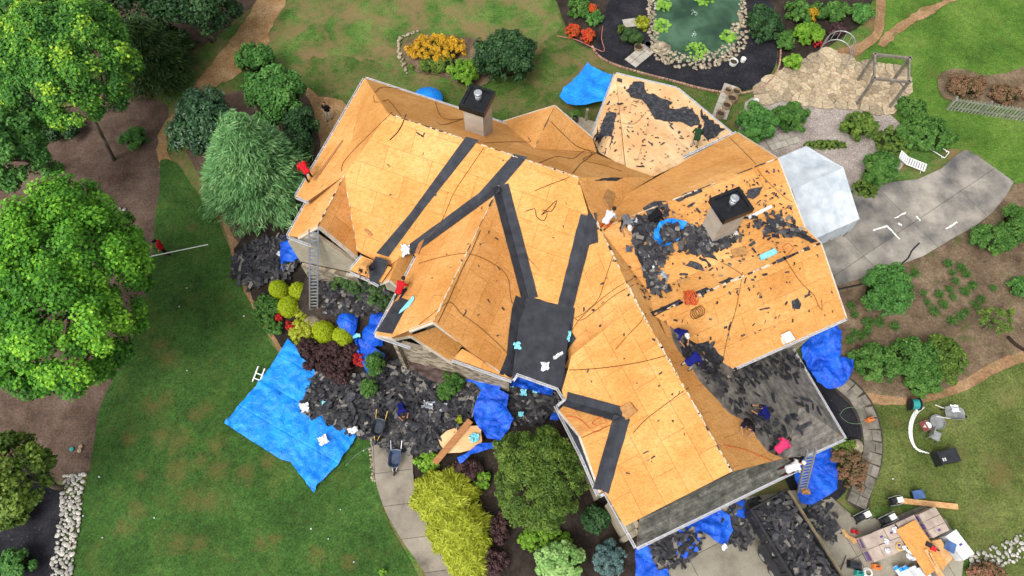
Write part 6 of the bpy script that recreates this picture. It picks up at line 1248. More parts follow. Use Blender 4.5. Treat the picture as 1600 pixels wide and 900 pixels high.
# ================================================================ wheelbarrows, bin, tubs
def wheelbarrow(label, loc, az, tub, handle=m_alu, tilt=0, sc=1.0):
    u = Vector((math.cos(R(az)), math.sin(R(az)), 0)); v = Vector((-u.y, u.x, 0)); z = Vector((0, 0, 1)); b = Vector(loc); t = thing('wheelbarrow', label, 'wheelbarrow', b); w_ = lambda x, y, h: b + (u * x + v * y) * sc + z * h * sc
    top = [(.48, .0), (.44, .22), (.30, .32), (-.2, .34), (-.46, .28), (-.5, 0)]; top = top + [(x, -y) for x, y in top[-2:0:-1]]; mb = MB(); n = len(top)
    O = [w_(x, y, .62 + .04 * x) for x, y in top]; Bt = [w_(x * .62 - .03, y * .62, .32) for x, y in top]; I = [w_(x * .93, y * .92, .61 + .04 * x) for x, y in top]; Ib = [w_(x * .58 - .03, y * .58, .35) for x, y in top]
    mb.add(O + Bt + I + Ib, [(i, (i + 1) % n, (i + 1) % n + n, i + n) for i in range(n)] + [tuple(range(n, 2 * n))] + [(i, i + 2 * n, (i + 1) % n + 2 * n, (i + 1) % n) for i in range(n)] + [(i + 2 * n, i + 3 * n, (i + 1) % n + 3 * n, (i + 1) % n + 2 * n) for i in range(n)] + [tuple(range(3 * n, 4 * n))[::-1]]); mb.build('tub', tub, t)
    for k in (-1, 1):
        mb = MB(); mb.tube([w_(.62, .06 * k, .22), w_(.2, .2 * k, .3), w_(-.5, .26 * k, .42), w_(-.95, .3 * k, .6)], .022 * sc, 6); mb.build('handle', handle, t); mb = MB(); mb.tube([w_(-.35, .24 * k, .4), w_(-.42, .26 * k, .02)], .02 * sc, 5); mb.build('leg', m_dk, t)
    mb = MB(); mb.lathe(w_(.62, -.05, .2), [(.12 * sc, 0), (.2 * sc, .02), (.2 * sc, .08), (.12 * sc, .1)], 16, v); wh = mb.build('wheel', m_dk, t); return t
m_tubk = mat('tub_black', [S(34, 38, 46), S(56, 62, 74)], 3, .45, .5); m_tubb = mat('tub_slate', [S(44, 54, 74), S(76, 90, 116)], 3, .3, .5); m_tubg = mat('tub_grey', [S(112, 114, 114), S(146, 148, 146)], 3, .6); m_yel = mat('handle_yellow', [S(190, 150, 60), S(212, 176, 84)], 4, .6)
wheelbarrow('empty slate grey wheelbarrow on the front walk', P(619, 720, .15), -92, m_tubb)
wheelbarrow('black wheelbarrow with yellow handles tipped in the debris', P(593, 672, .4), -100, m_tubk, m_yel)
wheelbarrow('grey wheelbarrow on the right lawn', P(1482, 650, .05), -8, m_tubg, m_white, sc=1.05)
crumple('white_rag', 'white rag lying in the grey wheelbarrow', 1484, 642, 7, m_foil, 'rag', 7, .3, 0, True); bpy.data.objects['white_rag'].location.z += .45
c = P(1473, 716, 0); az = R(12); u = Vector((math.cos(az), math.sin(az), 0)); v = Vector((-u.y, u.x, 0)); t = thing('wheelie_bin', 'black wheeled rubbish bin tipped over on the right lawn', 'bin', c); m_bin = mat('bin_plastic', [S(24, 26, 30), S(38, 40, 46)], 3, .45, .5)
mb = MB(); mb.add([c + u * x + v * y * (.30 if x < 0 else .36) + Vector((0, 0, h)) for x in (-.5, .5) for y, h in ((-1, .04), (1, .04), (1, .66), (-1, .66))], [(0, 1, 2, 3), (7, 6, 5, 4), (0, 4, 5, 1), (1, 5, 6, 2), (2, 6, 7, 3), (3, 7, 4, 0)]); mb.build('body', m_bin, t)
mb = MB(); mb.box(c + u * -.56 + Vector((0, 0, .36)), (.08, .74, .72), u, v); mb.build('lid', m_bin, t)
for k in (-1, 1): mb = MB(); mb.lathe(c + u * .48 + v * .33 * k + Vector((0, 0, .12)), [(.06, -.03), (.12, -.02), (.12, .02), (.06, .03)], 14, v); mb.build('wheel', m_dk, t)
for k in range(2): mb = MB(); mb.box(c + u * (-.42 + .12 * k) + v * -.12 + Vector((0, 0, .665)), (.05, .16, .004), u, v); mb.build('sticker', m_white, t)
def bucket(name, label, px, py, r, h, m, cat, z=.05, inner=None, rim=.02, n=20, wide=1.12):
    c = P(px, py, z); t = thing(name, label, cat, c); mb = MB(); mb.lathe(c, [(r, 0), (r * wide, h), (r * wide - rim, h), (r * .95 - rim, h * .15), (.01, h * .15)], n); mb.build('shell', m, t, smooth=False)
    if inner: mb = MB(); mb.lathe(c, [(r * .97, h * .55), (r * .97, h * .62)], n); mb.build('contents', inner, t)
    return t
m_soilp = mat('potting_soil', [S(46, 36, 28), S(70, 56, 42)], 8); m_terra = mat('terracotta', [S(138, 116, 92), S(172, 150, 124)], 4, .85)
bucket('sieve', 'round grey metal tub on the right lawn', 1461, 661, .37, .3, m_tubg, 'tub', inner=m_tubg)
for k, (x, y, r, lb) in enumerate(((1136, 146, .26, 'empty tan pot, leftmost of the upper pots by the brick edging'), (1149, 148, .30, 'empty tan pot, rightmost of the upper pots'), (1142, 158, .36, 'largest tan pot in the middle of the pot group'), (1134, 169, .32, 'tan pot second from the bottom of the group'), (1124, 182, .32, 'lowest tan pot near the sun room eave'))): bucket('plant_pot', lb, x, y, r * .82, .42, m_terra, 'pot', inner=m_soilp)
bucket('plant_pot', 'white curved planter by the pond rocks', 1145, 100, .26, .3, m_white, 'pot', inner=m_soilp); bucket('plant_pot', 'small grey white planter right of the curved one', 1160, 96, .16, .3, m_white, 'pot')
bucket('plant_pot', 'dark round bowl on the pond corner', 1014, 70, .3, .2, m_tubk, 'pot'); bucket('plant_pot', 'tan pot left of the dark bowl at the pond', 997, 77, .28, .3, m_terra, 'pot', inner=m_soilp)
bucket('plant_pot', 'white pot beside the pavers near leafy shrub', 1180, 160, .16, .25, m_white, 'pot')
# folding chairs with a white bucket lid
m_chr = mat('chair_fabric', [S(120, 60, 58), S(150, 84, 78)], 6, .8)
for lb, x, y, az in (('red folding camp chair holding a white bucket', 1441, 668, 20), ('grey folding camp chair below the round tub', 1455, 683, -30)):
    c = P(x, y, .05); u = Vector((math.cos(R(az)), math.sin(R(az)), 0)); v = Vector((-u.y, u.x, 0)); t = thing('camp_chair', lb, 'chair', c); mb = MB(); mb.box(c + Vector((0, 0, .42)), (.5, .5, .03), u, v); mb.build('seat', m_chr if 'red' in lb else m_tubg, t); mb = MB(); mb.box(c - u * .3 + Vector((0, 0, .7)), (.04, .5, .5), u, v); mb.build('backrest', m_chr if 'red' in lb else m_tubg, t)
    for i in (-1, 1):
        for j in (-1, 1): mb = MB(); mb.tube([c + u * .26 * i + v * .26 * j, c + u * .22 * i + v * .24 * j + Vector((0, 0, .62 if i > 0 else .95))], .014, 5); mb.build('leg', m_alu, t)
c = P(1444, 667, .5); mb = MB(); mb.lathe(c, [(.14, 0), (.17, .36), (.18, .36), (.18, .4), (.0, .41)], 18); tag(mb.build('bucket', m_white, base=c), 'white lidded bucket on the red camp chair', 'bucket')
mb = MB(); hz = thing('hose_bundle', 'bundle of white flexible pipes curving on the right lawn', 'pipes', P(1424, 672))
for k in range(4):
    pts = [P(x + k * 1.6, y + k * .8, .08 + .03 * (k % 2)) for x, y in smooth_poly([(1440, 634), (1428, 644), (1421, 662), (1421, 682), (1428, 698), (1438 + k * 3, 706)], 4, 0, False)]; mb = MB(); mb.tube(pts, .028, 6); mb.build('pipe', m_white, hz, smooth=True)
m_teal = mat('teal_plastic', [S(30, 120, 116), S(50, 150, 142)], 4, .5); m_orgp = mat('orange_plastic', [S(206, 100, 40), S(228, 128, 60)], 4, .5); m_redp = mat('red_plastic', [S(180, 24, 36), S(206, 44, 54)], 4, .5); m_bluep = mat('blue_plastic', [S(48, 72, 116), S(76, 104, 150)], 3, .5)
c = P(1424, 634, .05); t = thing('hose_reel', 'teal and black hose reel at the lawn edge', 'hose reel', c); mb = MB(); mb.lathe(c + Vector((-.2, 0, .34)), [(.1, 0), (.28, .02), (.28, .38), (.1, .4)], 16, (1, 0, 0)); mb.build('drum', m_teal, t)
for k in (-1, 1): mb = MB(); mb.lathe(c + Vector((.24 * k - .02, 0, .34)), [(.34, 0), (.34, .04)], 18, (1, 0, 0)); mb.build('flange', m_dk, t); mb = MB(); mb.beam(c + Vector((.3 * k, -.3, 0)), c + Vector((.3 * k, .1, .6)), .05); mb.build('leg', m_dk, t)
c = P(1357, 657, .17); t = thing('cord_reel', 'orange cord reel on the curved pavers', 'cord reel', c); mb = MB(); mb.box(c + Vector((0, 0, .16)), (.34, .2, .32), (1, .3, 0)); mb.build('case', m_orgp, t); mb = MB(); mb.beam(c + Vector((-.12, 0, .32)), c + Vector((.12, .04, .42)), .04); mb.build('handle', m_dk, t)
rope('thin cord looping beside the curved pavers', [(1357, 655), (1345, 662), (1325, 660), (1312, 648), (1318, 640), (1332, 636), (1350, 645)], m_hose, .014, 'cord', 'cord', True, .2)
c = P(1430, 774, .05); t = thing('storage_tote', 'blue lidded storage tote on the right lawn', 'tote', c); mb = MB(); mb.box(c + Vector((0, 0, .16)), (.52, .36, .32), (1, .12, 0), None, 1.08); mb.build('body', m_dk, t); mb = MB(); mb.box(c + Vector((0, 0, .35)), (.60, .44, .05), (1, .12, 0), None, .94); mb.build('lid', m_bluep, t)
a, b = P(1403, 782, .16), P(1496, 792, .16); mb = MB(); mb.beam(a, b, .28, .14); tag(mb.build('timber_beam', m_wood2, base=a), 'long pale timber lying on the right lawn', 'timber')
rope('black drain hose along the patio edge', [(1436, 380), (1424, 392), (1418, 404), (1405, 414)], m_dk, .07, 'drain_hose', 'hose', True, .12); rope('black edging strip between patio and bed', [(1308, 452), (1328, 448), (1346, 444)], m_dk, .05, 'edging_strip', 'edging', True, .14); rope('dark drain pipe at the right edge of the bed', [(1574, 526), (1586, 538), (1602, 548)], m_ropek, .10, 'drain_pipe', 'pipe', True, .1)
rope('green hose on the lawn beside the big tarp', [(540, 728), (555, 712), (575, 700), (590, 696)], m_hose, .014, 'garden_hose', 'hose', True, .08); rope('pink hose along the flower bed edge', [(870, 56), (900, 62), (926, 74), (944, 80), (940, 60), (942, 40)], mat('pink_hose', [S(200, 120, 110), S(216, 140, 128)], 5), .02, 'garden_hose', 'hose', True, .14)
# ================================================================ dump trailer full of shingles
u = Vector((math.cos(R(-64)), math.sin(R(-64)), 0)); v = Vector((-u.y, u.x, 0)); z3 = Vector((0, 0, 1)); c = P(1232, 858, .6); tl, tw, th = 4.9, 2.15, 1.35; c.z = .15
t = thing('dump_trailer', 'black dump trailer heaped with torn shingles by the garage', 'trailer', c); m_trk = mat('trailer_black', [S(26, 26, 29), S(44, 44, 48)], 3, .5, .4); w_ = lambda x, y, h: c + u * x + v * y + z3 * h
mb = MB(); mb.box(w_(0, 0, .62), (tl, tw, .12), u, v); mb.build('bed', m_trk, t)
for k in (-1, 1):
    mb = MB(); mb.box(w_(0, k * tw / 2, 1.22), (tl, .06, 1.1), u, v); sd = mb.build('side_wall', m_trk, t); mb = MB(); mb.box(w_(0, k * tw / 2, 1.80), (tl + .06, .13, .09), u, v); mb.build('top_rail', m_trk if k < 0 else m_wood2 if False else m_trk, sd)
    for i in range(7): mb = MB(); mb.box(w_(-tl / 2 + .2 + i * (tl - .4) / 6, k * (tw / 2 + .06), 1.22), (.09, .07, 1.08), u, v); mb.build('stake', m_trk, sd)
mb = MB(); mb.box(w_(0, tw / 2 - .02, 1.93), (tl * .98, .05, .28), u, v); mb.build('side_board', mat('grey_board', [S(98, 88, 66), S(130, 118, 92)], 3, .9), t)
mb = MB(); mb.box(w_(-tl / 2, 0, 1.22), (.07, tw - .08, 1.1), u, v); mb.build('headboard', m_trk, t)
for k in (-1, 1):
    for i in (0, 1):
        x = -.25 + i * .85; mb = MB(); mb.lathe(w_(x, k * (tw / 2 + .08), .38), [(.22, 0), (.38, .02), (.38, .22), (.22, .24)], 20, v * k); wh = mb.build('wheel', m_dk, t); mb = MB(); mb.lathe(w_(x, k * (tw / 2 + .3), .38), [(.2, 0), (.2, .03), (.08, .05)], 14, v * k); mb.build('rim', m_alu, wh)
    mb = MB(); mb.box(w_(.17, k * (tw / 2 + .2), .82), (1.9, .34, .05), u, v); mb.build('fender', m_trk, t)
def local_pile(name, label, f, lx, ly, n, z, hz, seed):
    pts = [f(-lx, -ly), f(lx, -ly), f(lx, ly), f(-lx, ly)]
    class _pl(Pl): pass
    o = pile(name, label, [Q((p.x, p.y, z)) for p in pts], n, hz, (.18, .6), z, plane=FLAT(z), seed=seed); return o
local_pile('shingle_load', 'load of torn shingles inside the dump trailer', lambda x, y: w_(x, y, 0), tl / 2 - .1, tw / 2 - .1, 1100, 1.25, .7, 21)
mb = MB(); mb.box(w_(0, 0, 1.0), (tl - .1, tw - .1, .6), u, v); tag(mb.build('load_base', m_shg, base=c), 'packed black shingle mass under the trailer load', 'debris', kind='stuff')
for k in range(34):
    q = w_(rnd.uniform(-2.2, 2.2), rnd.uniform(-.85, .85), 0); o = place(rnd.choice(SCR), 'shingle_scrap', None, (q.x, q.y, 1.8 + rnd.uniform(-.1, .25)), (rnd.uniform(-.4, .4), rnd.uniform(-.4, .4), rnd.uniform(0, 6.3)), [rnd.uniform(.35, .7)] * 3); tag(o, 'torn shingle on top of the dump trailer load', 'shingle scrap', 'shingles on the trailer load')
# ================================================================ pallets of shingles, plywood, rolls
m_bundle = mat('shingle_wrapper', [S(150, 134, 122), S(178, 162, 148)], 2.5, .5, .4, rand=.1, fine=(8, .1)); m_purp = mat('wrapper_print', [S(70, 50, 110), S(94, 70, 140)], 6, .5)
def quad_pallet(label, cs, nu, nv, layers, zt, name='shingle_pallet', m=None, lh=.085, base_z=.15):
    """stack of bundles whose top outline has the corners cs (photo px at height zt)"""
    q = [P(x, y, zt) for x, y in cs]; o = (q[0] + q[1] + q[2] + q[3]) / 4; u = ((q[1] - q[0]) + (q[2] - q[3])).normalized(); v = ((q[3] - q[0]) + (q[2] - q[1])); v = (v - u * v.dot(u)).normalized(); L = ((q[1] - q[0]).length + (q[2] - q[3]).length) / 2; W_ = ((q[3] - q[0]).length + (q[2] - q[1]).length) / 2
    b = Vector((o.x, o.y, base_z)); t = thing(name, label, 'pallet', b)
    for i in range(5): mb = MB(); mb.box(b + v * (i - 2) * W_ / 5.2 + Vector((0, 0, .11)), (L * .98, .1, .02), u, v); mb.build('pallet_board', m_wood2, t)
    for i in (-1, 0, 1): mb = MB(); mb.box(b + u * i * L * .42 + Vector((0, 0, .05)), (.09, W_ * .96, .09), u, v); mb.build('pallet_beam', m_wood2, t)
    z0 = base_z + .125; lh = (zt - z0) / layers
    for k in range(layers):
        for i in range(nu):
            for j in range(nv):
                p = o + u * ((i + .5) / nu - .5) * L + v * ((j + .5) / nv - .5) * W_; p.z = z0 + (k + .5) * lh; mb = MB(); mb.box(p + u * rnd.uniform(-.015, .015) + v * rnd.uniform(-.012, .012), (L / nu - .02, W_ / nv - .02, lh - .012), (u + v * rnd.uniform(-.02, .02)), None); bb = mb.build('bundle', m or m_bundle, t)
                if k == layers - 1 and rnd.random() < .6: mb = MB(); mb.box(p + Vector((0, 0, lh / 2 - .004)) + u * rnd.uniform(-.1, .1), (.16, .10, .006), u, v); mb.build('print', m_purp, bb)
                if k < layers - 1 and (i == 0 or j == 0) : mb = MB(); mb.box(p - u * (L / nu / 2 - .008) if i == 0 else p - v * (W_ / nv / 2 - .008), (.012, W_ / nv * .7, lh * .6) if i == 0 else (L / nu * .7, .012, lh * .6), u, v); mb.build('print', m_purp, bb)
    return t
quad_pallet('shingle pallet nearest the trailer with tools on top', [(1343, 840), (1395, 820), (1420, 857), (1368, 878)], 3, 2, 8, 1.0)
quad_pallet('taller shingle pallet beside the long timber', [(1436, 803), (1461, 791), (1485, 828), (1457, 841)], 1, 3, 9, 1.15)
quad_pallet('shingle pallet mostly covered by the plywood sheet', [(1399, 817), (1427, 805), (1450, 838), (1420, 852)], 2, 2, 8, .95)
m_osbl = m_osb
def sheet_stack(label, cs, zt, n, m, name='plywood_stack', piece='plywood_sheet', th=.018):
    q = [P(x, y, zt) for x, y in cs]; t = thing(name, label, 'plywood', (q[0].x, q[0].y, .15))
    for k in range(n): mb = MB(); o = Vector((rnd.uniform(-.02, .02), rnd.uniform(-.02, .02), -k * (th + .004))); mb.prism([p + o for p in q], (0, 0, -th)); mb.build(piece, m, t)
    for p in (q[0].lerp(q[2], .2), q[0].lerp(q[2], .8)): mb = MB(); mb.beam((p.x, p.y, .15), (p.x, p.y, zt - n * (th + .004)), .3); mb.build('support', m_wood2, t)
sheet_stack('plywood sheet lying across the shingle pallets', [(1400, 828), (1430, 812), (1478, 880), (1448, 900)], 1.12, 2, m_osb)
sheet_stack('lower plywood stack right of the big sheet', [(1456, 845), (1470, 842), (1488, 872), (1472, 892)], .95, 5, m_wood2)
for lb, a, b in (('upper loose two by four on the plywood', (1446, 858), (1470, 905)), ('lower loose two by four on the plywood', (1452, 864), (1480, 912))): pa, pb = P(*a, 1.2), P(*b, 1.2); mb = MB(); mb.beam(pa, pb, .14, .05); tag(mb.build('two_by_four', m_wood2, base=pa), lb, 'timber')
m_wht = mat('white_plastic_wrap', [S(186, 190, 196), S(220, 222, 226)], 3, .35, .5, bump=.4, bscale=8)
quad_pallet('white wrapped pallet at the right end of the stacks', [(1486, 832), (1500, 828), (1517, 864), (1498, 882)], 1, 1, 1, 1.0, 'wrapped_pallet', m_wht)
q = P(1485, 854, 1.02); mb = MB(); mb.box(q, (.5, .5, .006), (1, -.6, 0)); tag(mb.build('wrap_label', m_bluep, base=q), 'blue printed panel on the white wrapped pallet', 'label')
t = thing('underlayment_rolls', 'pile of white plastic wrapped rolls at the bottom right', 'rolls', P(1424, 886))
for k in range(7):
    a = P(1398 + k * 7, 884 + (k % 2) * 3, .5 + .08 * (k % 3)); b = a + Vector((.5, -.95, .02)); mb = MB(); mb.lathe(a, [(.03, 0), (.13, .01), (.13, 1.05), (.03, 1.06)], 12, (b - a)); rl = mb.build('roll', m_wht, t, smooth=False); mb = MB(); mb.lathe(a + (b - a) * .02, [(.132, 0), (.132, .16)], 12, (b - a)); mb.build('blue_band', m_tarp if k < 3 else m_wht, rl)
for k in range(4): a = P(1402 + k * 12, 900, .3); b = a + Vector((.5, -.95, 0)); mb = MB(); mb.lathe(a, [(.03, 0), (.14, .01), (.14, 1.1), (.03, 1.11)], 12, (b - a)); mb.build('roll', m_wht, t)
crumple('plastic_sheet', 'loose clear plastic bunched over the rolls', 1415, 868, 14, m_wht, 'plastic sheet', 7, .4, 0, True, .7); bpy.data.objects['plastic_sheet'].location.z += .75
for lb, x, y, m_ in (('black tool on the plywood sheet', 1451, 851, m_dk), ('red tool next to the black one on the plywood', 1458, 857, m_redp)): q = P(x, y, 1.13); t = thing('hand_tool', lb, 'tool', q); mb = MB(); mb.box(q + Vector((0, 0, .05)), (.3, .24, .1), (1, -.5, 0), None, .8); mb.build('body', m_, t); mb = MB(); mb.beam(q + Vector((.1, 0, .06)), q + Vector((.24, -.12, .08)), .06); mb.build('handle', m_dk, t)
for lb, x, y, m_ in (('white bag of nails on the nearest pallet', 1384, 831, m_wht), ('white paper box on the nearest pallet', 1373, 863, m_wht), ('small white cup on the nearest pallet', 1372, 849, m_wht), ('white rag on the pallet by the rope ring', 1398, 858, m_wht)): crumple('pallet_clutter', lb, x, y, 5, m_, 'clutter', 7, .5, 0, True); bpy.context.scene.objects[-1] if False else None
for o in [o for o in bpy.data.objects if o.name.startswith('pallet_clutter')]: o.location.z += .86
q = P(1405, 854, 1.02); t = thing('rope_ring', 'ring of tan tape on the nearest pallet', 'tape', q); mb = MB(); mb.tube([q + Vector((.16 * math.cos(i * .4), .16 * math.sin(i * .4), .03)) for i in range(17)], .03, 6); mb.build('ring', m_yel, t)
# mowers / magnetic sweepers
for lb, x, y, az in (('left black and white power blower on the driveway', 1343, 808, 24), ('middle black and white power blower near the pallets', 1382, 812, 24), ('black and white power blower at the end of the long timber', 1394, 784, 10)):
    c = P(x, y, .15); u = Vector((math.cos(R(az)), math.sin(R(az)), 0)); v = Vector((-u.y, u.x, 0)); t = thing('compressor', lb, 'machine', c); s_ = .7 if az == 10 else 1
    mb = MB(); mb.lathe(c - u * .42 * s_ + Vector((0, 0, .28)), [(.02, 0), (.16, .05), (.17, .12), (.17, .7 * s_), (.02, .8 * s_)], 14, u); mb.build('tank', m_dk, t); mb = MB(); mb.box(c + u * .18 * s_ + Vector((0, 0, .52)), (.3, .26, .26), u, v); mb.build('motor', m_white, t); mb = MB(); mb.box(c - u * .16 * s_ + Vector((0, 0, .5)), (.3, .22, .18), u, v); mb.build('pump', m_dk, t)
    for k in (-1, 1): mb = MB(); mb.tube([c - u * .4 * s_ + v * .2 * k + Vector((0, 0, .3)), c + v * .22 * k + Vector((0, 0, .62)), c + u * .45 * s_ + v * .2 * k + Vector((0, 0, .5))], .018, 5); mb.build('frame_tube', m_alu, t); mb = MB(); mb.lathe(c - u * .3 * s_ + v * .2 * k + Vector((0, 0, .13)), [(.05, -.03), (.13, -.03), (.13, .03), (.05, .03)], 14, v); mb.build('wheel', m_dk, t)
for lb, x, y, m_, s_ in (('black tool bag at the bottom of the driveway', 1334, 883, m_bin, .55), ('teal nail gun at the bottom edge', 1341, 896, m_teal, .36), ('orange chainsaw by the wrapped rolls', 1368, 886, m_orgp, .34), ('red tool on the wood block', 1334, 831, m_redp, .26)):
    q = P(x, y, .16); t = thing('power_tool' if m_ is not m_bin else 'tool_bag', lb, 'tool', q); mb = MB(); mb.box(q + Vector((0, 0, .14)), (s_ * 1.3, s_ * .7, .26), (1, -.2, 0), None, .78); mb.build('body', m_, t); mb = MB(); mb.tube([q + Vector((-.3 * s_, 0, .26)), q + Vector((0, 0, .36)), q + Vector((.3 * s_, 0, .26))], .03, 6); mb.build('handle', m_dk, t)
q = P(1355, 895, .16); t = thing('hose_coil', 'pale coiled air hose at the bottom edge', 'hose', q)
for k in range(4): mb = MB(); mb.tube([q + Vector(((.24 - .03 * k) * math.cos(i * .33), (.24 - .03 * k) * math.sin(i * .33), .04 + .03 * k)) for i in range(20)], .02, 5); mb.build('loop', m_white, t)
for k in range(3): a, b = P(1316 + k * 2, 828 + k * 4, .2 + .05 * k), P(1336 + k * 2, 848 - k, .22 + .05 * k); mb = MB(); mb.beam(a, b, .16, .05); tag(mb.build('wood_offcut', m_wood2, base=a), ('topmost', 'middle', 'lowest')[2 - k] + ' short wood offcut beside the nearest pallet', 'timber')
mb = MB(); mb.tube([P(1312, 895, .2), P(1322, 868, .25)], .02, 6); tag(mb.build('shovel_handle', m_dk, base=P(1312, 895)), 'dark shovel handle on the driveway', 'shovel')
# ================================================================ front debris extras
m_cardw = mat('white_wrapper', [S(190, 192, 196), S(228, 230, 232)], 4, .5)
for lb, x, y, r, m_, as_, rt in (('white wrapper on the upper edge of the big tarp', 479, 640, 9, m_cardw, 1.1, .3), ('white square wrapper on the big tarp', 508, 690, 10, m_cardw, 1, .5), ('white wrapper by the tarp tip near the walk', 556, 675, 10, m_cardw, .6, .4), ('silver foil sheet in the middle of the front debris', 670, 636, 10, m_silver, .7, -.2), ('white foil sheet beside the boxwood in the debris', 694, 640, 9, m_cardw, 1.1, .1), ('small cyan scrap on the debris left part', 509, 633, 4, m_cyan, 1, 0), ('cyan scrap on the right blue tarp', 782, 652, 8, m_cyan, 1.2, 0), ('long cyan strip at the top of the right blue tarp', 752, 622, 9, m_cyan, .35, .9), ('cyan scrap under the porch gutter', 797, 606, 7, m_cyan, .6, .3), ('cyan scrap in the dark area under the low roof', 818, 616, 6, m_cyan, 1, 0), ('cyan scrap right of the others under the low roof', 836, 614, 6, m_cyan, .8, 0), ('lone cyan scrap near the rounded tree', 814, 650, 5, m_cyan, 1, 0), ('silver foil heap near the wrapped bushes', 514, 490, 9, m_silver, .6, .1), ('cyan scrap on the bush tarp by the porch', 592, 492, 6, m_cyan, 1, 0), ('cyan scrap between the wrapped bushes', 560, 528, 7, m_cyan, .6, .2), ('silver white scrap left of the blue draped plants', 441, 402, 7, m_cardw, .6, -.6), ('white scrap at the bottom tarp under the garage', 1128, 856, 6, m_cardw, .8, .6), ('pink beige cardboard at the tarp by the silver ladder', 1254, 770, 8, m_pad, .6, 0)):
    crumple('wrapper_scrap', lb, x, y, r, m_, 'wrapper', 7, .25, 0, True, as_, rt)
for o in [o for o in bpy.data.objects if o.name.startswith('wrapper_scrap')]: o.location.z += .35
t = thing('plywood_offcut', 'tan jagged plywood under the long brown plank', 'plywood', P(720, 690)); mb = MB(); pp = smooth_poly(px_poly([(686, 690), (700, 676), (722, 670), (752, 668), (754, 692), (748, 704), (730, 708), (700, 712), (690, 700)]), .3, .05, curve=False); mb.prism([(x, y, .55) for x, y in pp], (0, 0, -.03)); mb.build('sheet', m_ply, t)
a, b = P(679, 724, .75), P(735, 657, .75); mb = MB(); mb.beam(a, b, .34, .06); tag(mb.build('plank', m_board, base=a), 'long wide brown plank lying over the front debris', 'plank')
crumple('cyan_film', 'cyan film heap on the tan plywood by the plank', 742, 688, 9, m_cyan, 'wrap', 7, .5, 0, True); [setattr(o, 'location', o.location + Vector((0, 0, .45))) for o in bpy.data.objects if o.name == 'cyan_film.003']
t = tarp('brown_tarp', 'dusty brown tarp crumpled in front of the stone porch', [(636, 556), (668, 560), (700, 574), (708, 592), (690, 602), (660, 590), (640, 576)], mat('brown_tarp', [S(62, 48, 46), S(92, 74, 70)], 2, .7), seed=50, amp=.35, z=1.0, zp=.9)
# rock and slab by the house
mb = MB(); mb.ball(P(488, 503, .2), (.55, .45, .3), 12, 7, .08, 5); tag(mb.build('boulder', m_stone, base=P(488, 503), smooth=True), 'flat grey boulder between globe shrubs at ladder foot', 'boulder'); mb = MB(); mb.ball(P(1338, 698, .2), (.36, .42, .3), 12, 7, .1, 6); tag(mb.build('boulder', m_stone, base=P(1338, 698), smooth=True), 'pale rounded rock next to the rose bush', 'boulder')
# sprinkler covers
for k, (x, y) in enumerate(((112, 702), (126, 698), (124, 704))): q = P(x, y, .09); mb = MB(); mb.lathe(q, [(.11, 0), (.11, .03), (.04, .035)], 14); tag(mb.build('valve_cover', m_terra if k else m_teal, base=q), ('green round valve cover on the brown mulch', 'upper tan round valve cover on the brown mulch', 'lower tan round valve cover on the brown mulch')[k], 'valve cover')
# ================================================================ back garden furniture
# canopy tent
m_tent = mat('canopy_cloth', [S(160, 170, 178), S(186, 194, 200), S(206, 212, 216)], 1.2, .6, .3, bump=.3, bscale=5); ez, rz = 2.3, 3.2
NE, SE, RE = P(1260, 228, ez), P(1343, 342, ez), P(1318, 262, rz); wd = P(1217, 246, ez) - NE; wd.z = 0; wd = wd.normalized() * 3.6; NW, SW, RW = NE + wd, SE + wd * .95, RE + wd; t = thing('canopy_tent', 'white gable canopy tent beside the east wing', 'tent', P(1280, 300)); mb = MB()
def sag(a, b, c_, d_, n=10):
    vs = []
    for i in range(n + 1):
        for j in range(n + 1):
            p = a.lerp(b, i / n).lerp(d_.lerp(c_, i / n), j / n); p.z -= .12 * math.sin(math.pi * j / n) * (.6 + .4 * math.cos(i * 2.1)); vs.append(p)
    return vs, [(i * (n + 1) + j, (i + 1) * (n + 1) + j, (i + 1) * (n + 1) + j + 1, i * (n + 1) + j + 1) for i in range(n) for j in range(n)]
for qd in ((NE, NW, RW, RE), (RE, RW, SW, SE)): mb = MB(); mb.add(*sag(*qd)); mb.build('roof_cloth', m_tent, t, smooth=True)
mb = MB(); n = 24; vs = []
for i in range(n + 1):
    p = SE.lerp(SW, i / n); w0 = .06 * math.sin(i * 1.3); vs += [p, p + Vector((w0, -.1 + w0, -1.3 - .14 * math.sin(i * 2.2)))]
mb.add(vs, [(2 * i, 2 * i + 1, 2 * i + 3, 2 * i + 2) for i in range(n)]); mb.build('valance', m_tent, t, smooth=True)
mb = MB(); mb.add([NE, SE, RE], [(0, 1, 2)]); mb.build('gable_cloth', m_tent, t)
for p in (NE, SE, NW, SW): mb = MB(); mb.tube([Vector((p.x, p.y, .1)), p], .04, 6); mb.build('pole', m_alu, t)
# swing frame
m_post = mat('weathered_post', [S(98, 92, 82), S(132, 124, 112)], 4, .9); tz = 2.6; cs = [P(1367, 85, tz), P(1421, 91, tz), P(1420, 128, tz), P(1366, 123, tz)]; t = thing('swing_frame', 'square weathered timber swing frame on the flagstones', 'frame', (cs[3].x, cs[3].y, .1))
for i in range(4):
    a, b = cs[i], cs[(i + 1) % 4]; mb = MB(); mb.beam(a + (a - b).normalized() * .15, b + (b - a).normalized() * .15, .11 if i % 2 else .13, .16); mb.build('beam', m_post, t); mb = MB(); mb.beam((a.x, a.y, .1), a - Vector((0, 0, .085)), .15); mb.build('post', m_post, t); mb = MB(); d = (b - a).normalized(); mb.beam(a + d * .55 - Vector((0, 0, .08)), a - Vector((0, 0, .6)), .08); mb.build('brace', m_post, t)
